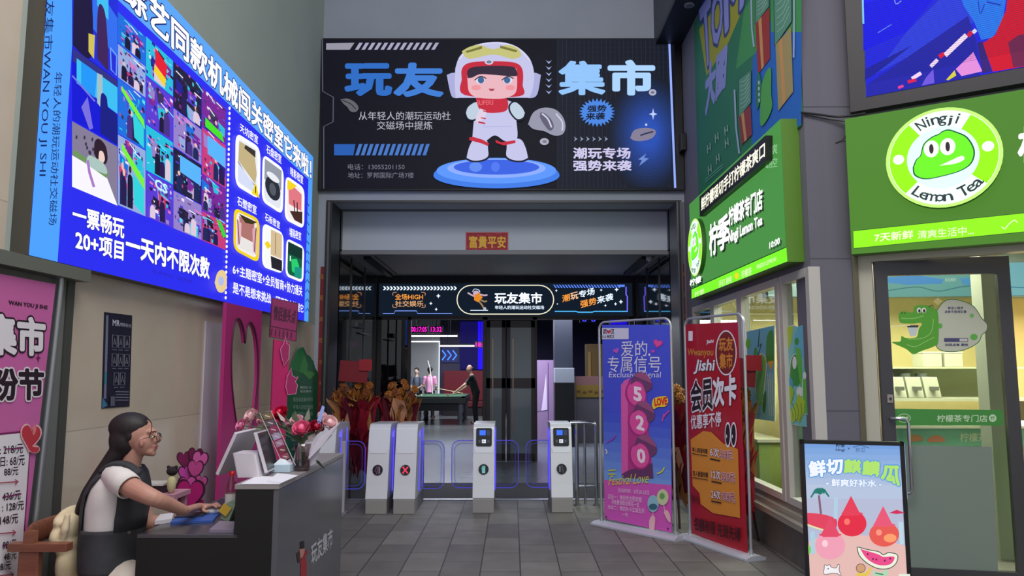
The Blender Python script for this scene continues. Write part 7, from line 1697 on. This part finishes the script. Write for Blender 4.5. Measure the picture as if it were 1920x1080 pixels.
# the three players at the pool table
def player(name_label, base, h, face, lean, skinc, topc, pantc, hairc, armsR, armsL, bald=False):
    """face: heading angle; lean: forward shift of the shoulders"""
    b = Vector(base); f = Vector((math.cos(face), math.sin(face), 0)); s = Vector((-f.y, f.x, 0)); up = Vector((0, 0, 1)); k = h / 1.72
    t = thing('person', name_label, 'person', b, 'players at the pool table')
    P = lambda fx, sx, z: b + f * (fx * k) + s * (sx * k) + up * (z * k)
    sk, tp, pt, hr = C(*skinc, .6), C(*topc, .8), C(*pantc, .8), C(*hairc, .5)
    L = lean; chest, neck, head = P(L * .75, 0, 1.22 - L * .1), P(L, 0, 1.45 - L * .2), P(L * 1.25 + .03, 0, 1.60 - L * .25)
    mb = MB(); mb.tube([P(-.02, 0, .90), P(L * .4, 0, 1.08), chest, P(L * .95, 0, 1.38 - L * .17), neck], [(.15 * k, .105 * k), (.14 * k, .10 * k), (.175 * k, .11 * k), (.15 * k, .08 * k), (.055 * k, .055 * k)], sk, 12)
    mb.tube([neck, head], [.05 * k, .045 * k], sk, 10); mb.ball(head + up * .02, (.085 * k, .075 * k, .11 * k), sk, 14, 10); mb.ball(head + f * .085 * k - up * .0, .016 * k, sk, 8, 6)
    for sgn in (-1, 1):
        mb.ball(head + s * .075 * k * sgn, (.015, .015, .025), sk, 8, 6)
        mb.tube([P(-.02, sgn * .085, .9), P(.02, sgn * .10, .48), P(-.02, sgn * .11, .07)], [.085 * k, .058 * k, .04 * k], sk, 10); mb.ball(P(.06, sgn * .11, .04), (.07, .07, .04), sk, 10, 6)
    for sgn, (el, wr) in ((-1, armsR), (1, armsL)):
        sh_ = P(L * .95, sgn * .17, 1.36 - L * .17); e, w = P(*el), P(*wr); mb.tube([sh_, e, w], [.05 * k, .042 * k, .03 * k], sk, 10); d = (w - e).normalized(); mb.ball(w + d * .04, (.032, .032, .026), sk, 10, 7)
        for q in range(4): mb.tube([w + d * .05 + s * (.018 * (q - 1.5)), w + d * (.10 - .006 * abs(q - 1.5)) + s * (.02 * (q - 1.5)) - up * .01], .009, sk, 6)
        mb.tube([w + d * .02 + s * .02 * -sgn, w + d * .06 + s * .045 * -sgn], .010, sk, 6)
    fuse(mb, 'body', t, .012, 3)
    mb = MB(); mb.tube([P(-.02, 0, .86), P(L * .4, 0, 1.08), chest, P(L * .95, 0, 1.385 - L * .17), P(L, 0, 1.43 - L * .2)], [(.172 * k, .125 * k), (.16 * k, .12 * k), (.19 * k, .125 * k), (.17 * k, .095 * k), (.075 * k, .07 * k)], tp, 14)
    for sgn, (el, wr) in ((-1, armsR), (1, armsL)): sh_ = P(L * .95, sgn * .165, 1.36 - L * .17); mb.ball(sh_, .072 * k, tp, 10, 8); mb.tube([sh_, sh_.lerp(P(*el), .75)], [.070 * k, .058 * k], tp, 10)
    mb.build('shirt', t)
    mb = MB()
    for sgn in (-1, 1): mb.tube([P(-.02, sgn * .08, .93), P(.02, sgn * .10, .48), P(-.02, sgn * .11, .08)], [.105 * k, .075 * k, .062 * k], pt, 10)
    mb.build('trousers', t)
    mb = MB(); hc = head + up * .05 - f * .02
    if bald: mb.tube([hc - up * .03 - f * .055 + s * .05, hc - up * .03 - f * .075, hc - up * .03 - f * .055 - s * .05], [.022, .035, .022], hr, 8)
    else: mb.ball(hc, (.095 * k, .088 * k, .09 * k), hr, 14, 9); mb.ball(hc - f * .04 - up * .05, (.06 * k, .08 * k, .08 * k), hr, 12, 8)
    mb.build('hair', t)
    mb = MB()
    for sgn in (-1, 1): mb.ball(P(.06, sgn * .11, .045), (.085, .06, .045), C(60, 58, 60, .5), 10, 6)
    mb.build('shoe', t)
    return t


xm_ = px_x(884, 22.2)
player('bald person in black leaning over the pool table from its right side', (xm_ + .12, 22.3, 0), 1.74, PI, .12, (206, 160, 140), (14, 18, 24), (12, 16, 22), (40, 34, 34), ((.34, .12, 1.10), (.60, .14, .90)), ((.26, -.2, 1.08), (.56, -.2, .89)), True)
player('person in a pink shirt standing with back turned at the pool table', (px_x(806, 24.75), 24.75, 0), 1.66, PI / 2, .02, (226, 190, 180), (226, 160, 200), (40, 40, 44), (22, 18, 20), ((.05, -.22, 1.08), (.2, -.2, 1.0)), ((.05, .22, 1.08), (.2, .2, 1.0)))
player('person in a patterned dark top and pale sleeves left of the pink shirt', (px_x(782, 25.25), 25.25, 0), 1.64, -PI / 2 - .2, .03, (226, 196, 180), (96, 106, 126), (26, 28, 32), (46, 36, 30), ((.1, -.2, 1.08), (.25, -.1, 1.02)), ((.1, .2, 1.08), (.25, .1, 1.02)))
zc2 = .84; a, b = at_y(818, 728, 23.6), at_y(852, 735, 22.6); t = thing('cue_stick', 'pale cue stick held across the pool table', 'cue', (a + b) / 2); MB().tube([a, at_y(845, 733, 22.6), at_y(868, 738, 22.1)], [.010, .012, .014], C(226, 206, 170, .4), 8).build('shaft', t)
a, b = at_y(802, 676, 24.6), at_y(808, 694, 24.6); t = thing('cue_stick', 'white cue stick held upright behind the pink shirt', 'cue', b); MB().tube([a, at_y(806, 690, 24.62), at_y(812, 745, 24.6)], [.014, .016, .018], C(236, 236, 232, .4), 8).build('shaft', t)
# balls on the table
for k, (px, py, y, col) in enumerate(((773, 738, 22.6, (236, 230, 214)), (790, 738.5, 22.3, (236, 232, 226)), (840, 738, 22.8, (206, 60, 40)))):
    c = at_y(px if px > 776 else 779, py, y); c.z = .80; t = thing('pool_ball', ['white ball near the left cushion of the pool table', 'pale ball beside the pink shirt on the pool table', 'red ball on the right half of the pool table'][k], 'ball', (c.x, c.y, .79), 'pool balls'); MB().ball((c.x, c.y, .79 + .03), .032, C(*col, .15), 12, 8).build('ball', t)
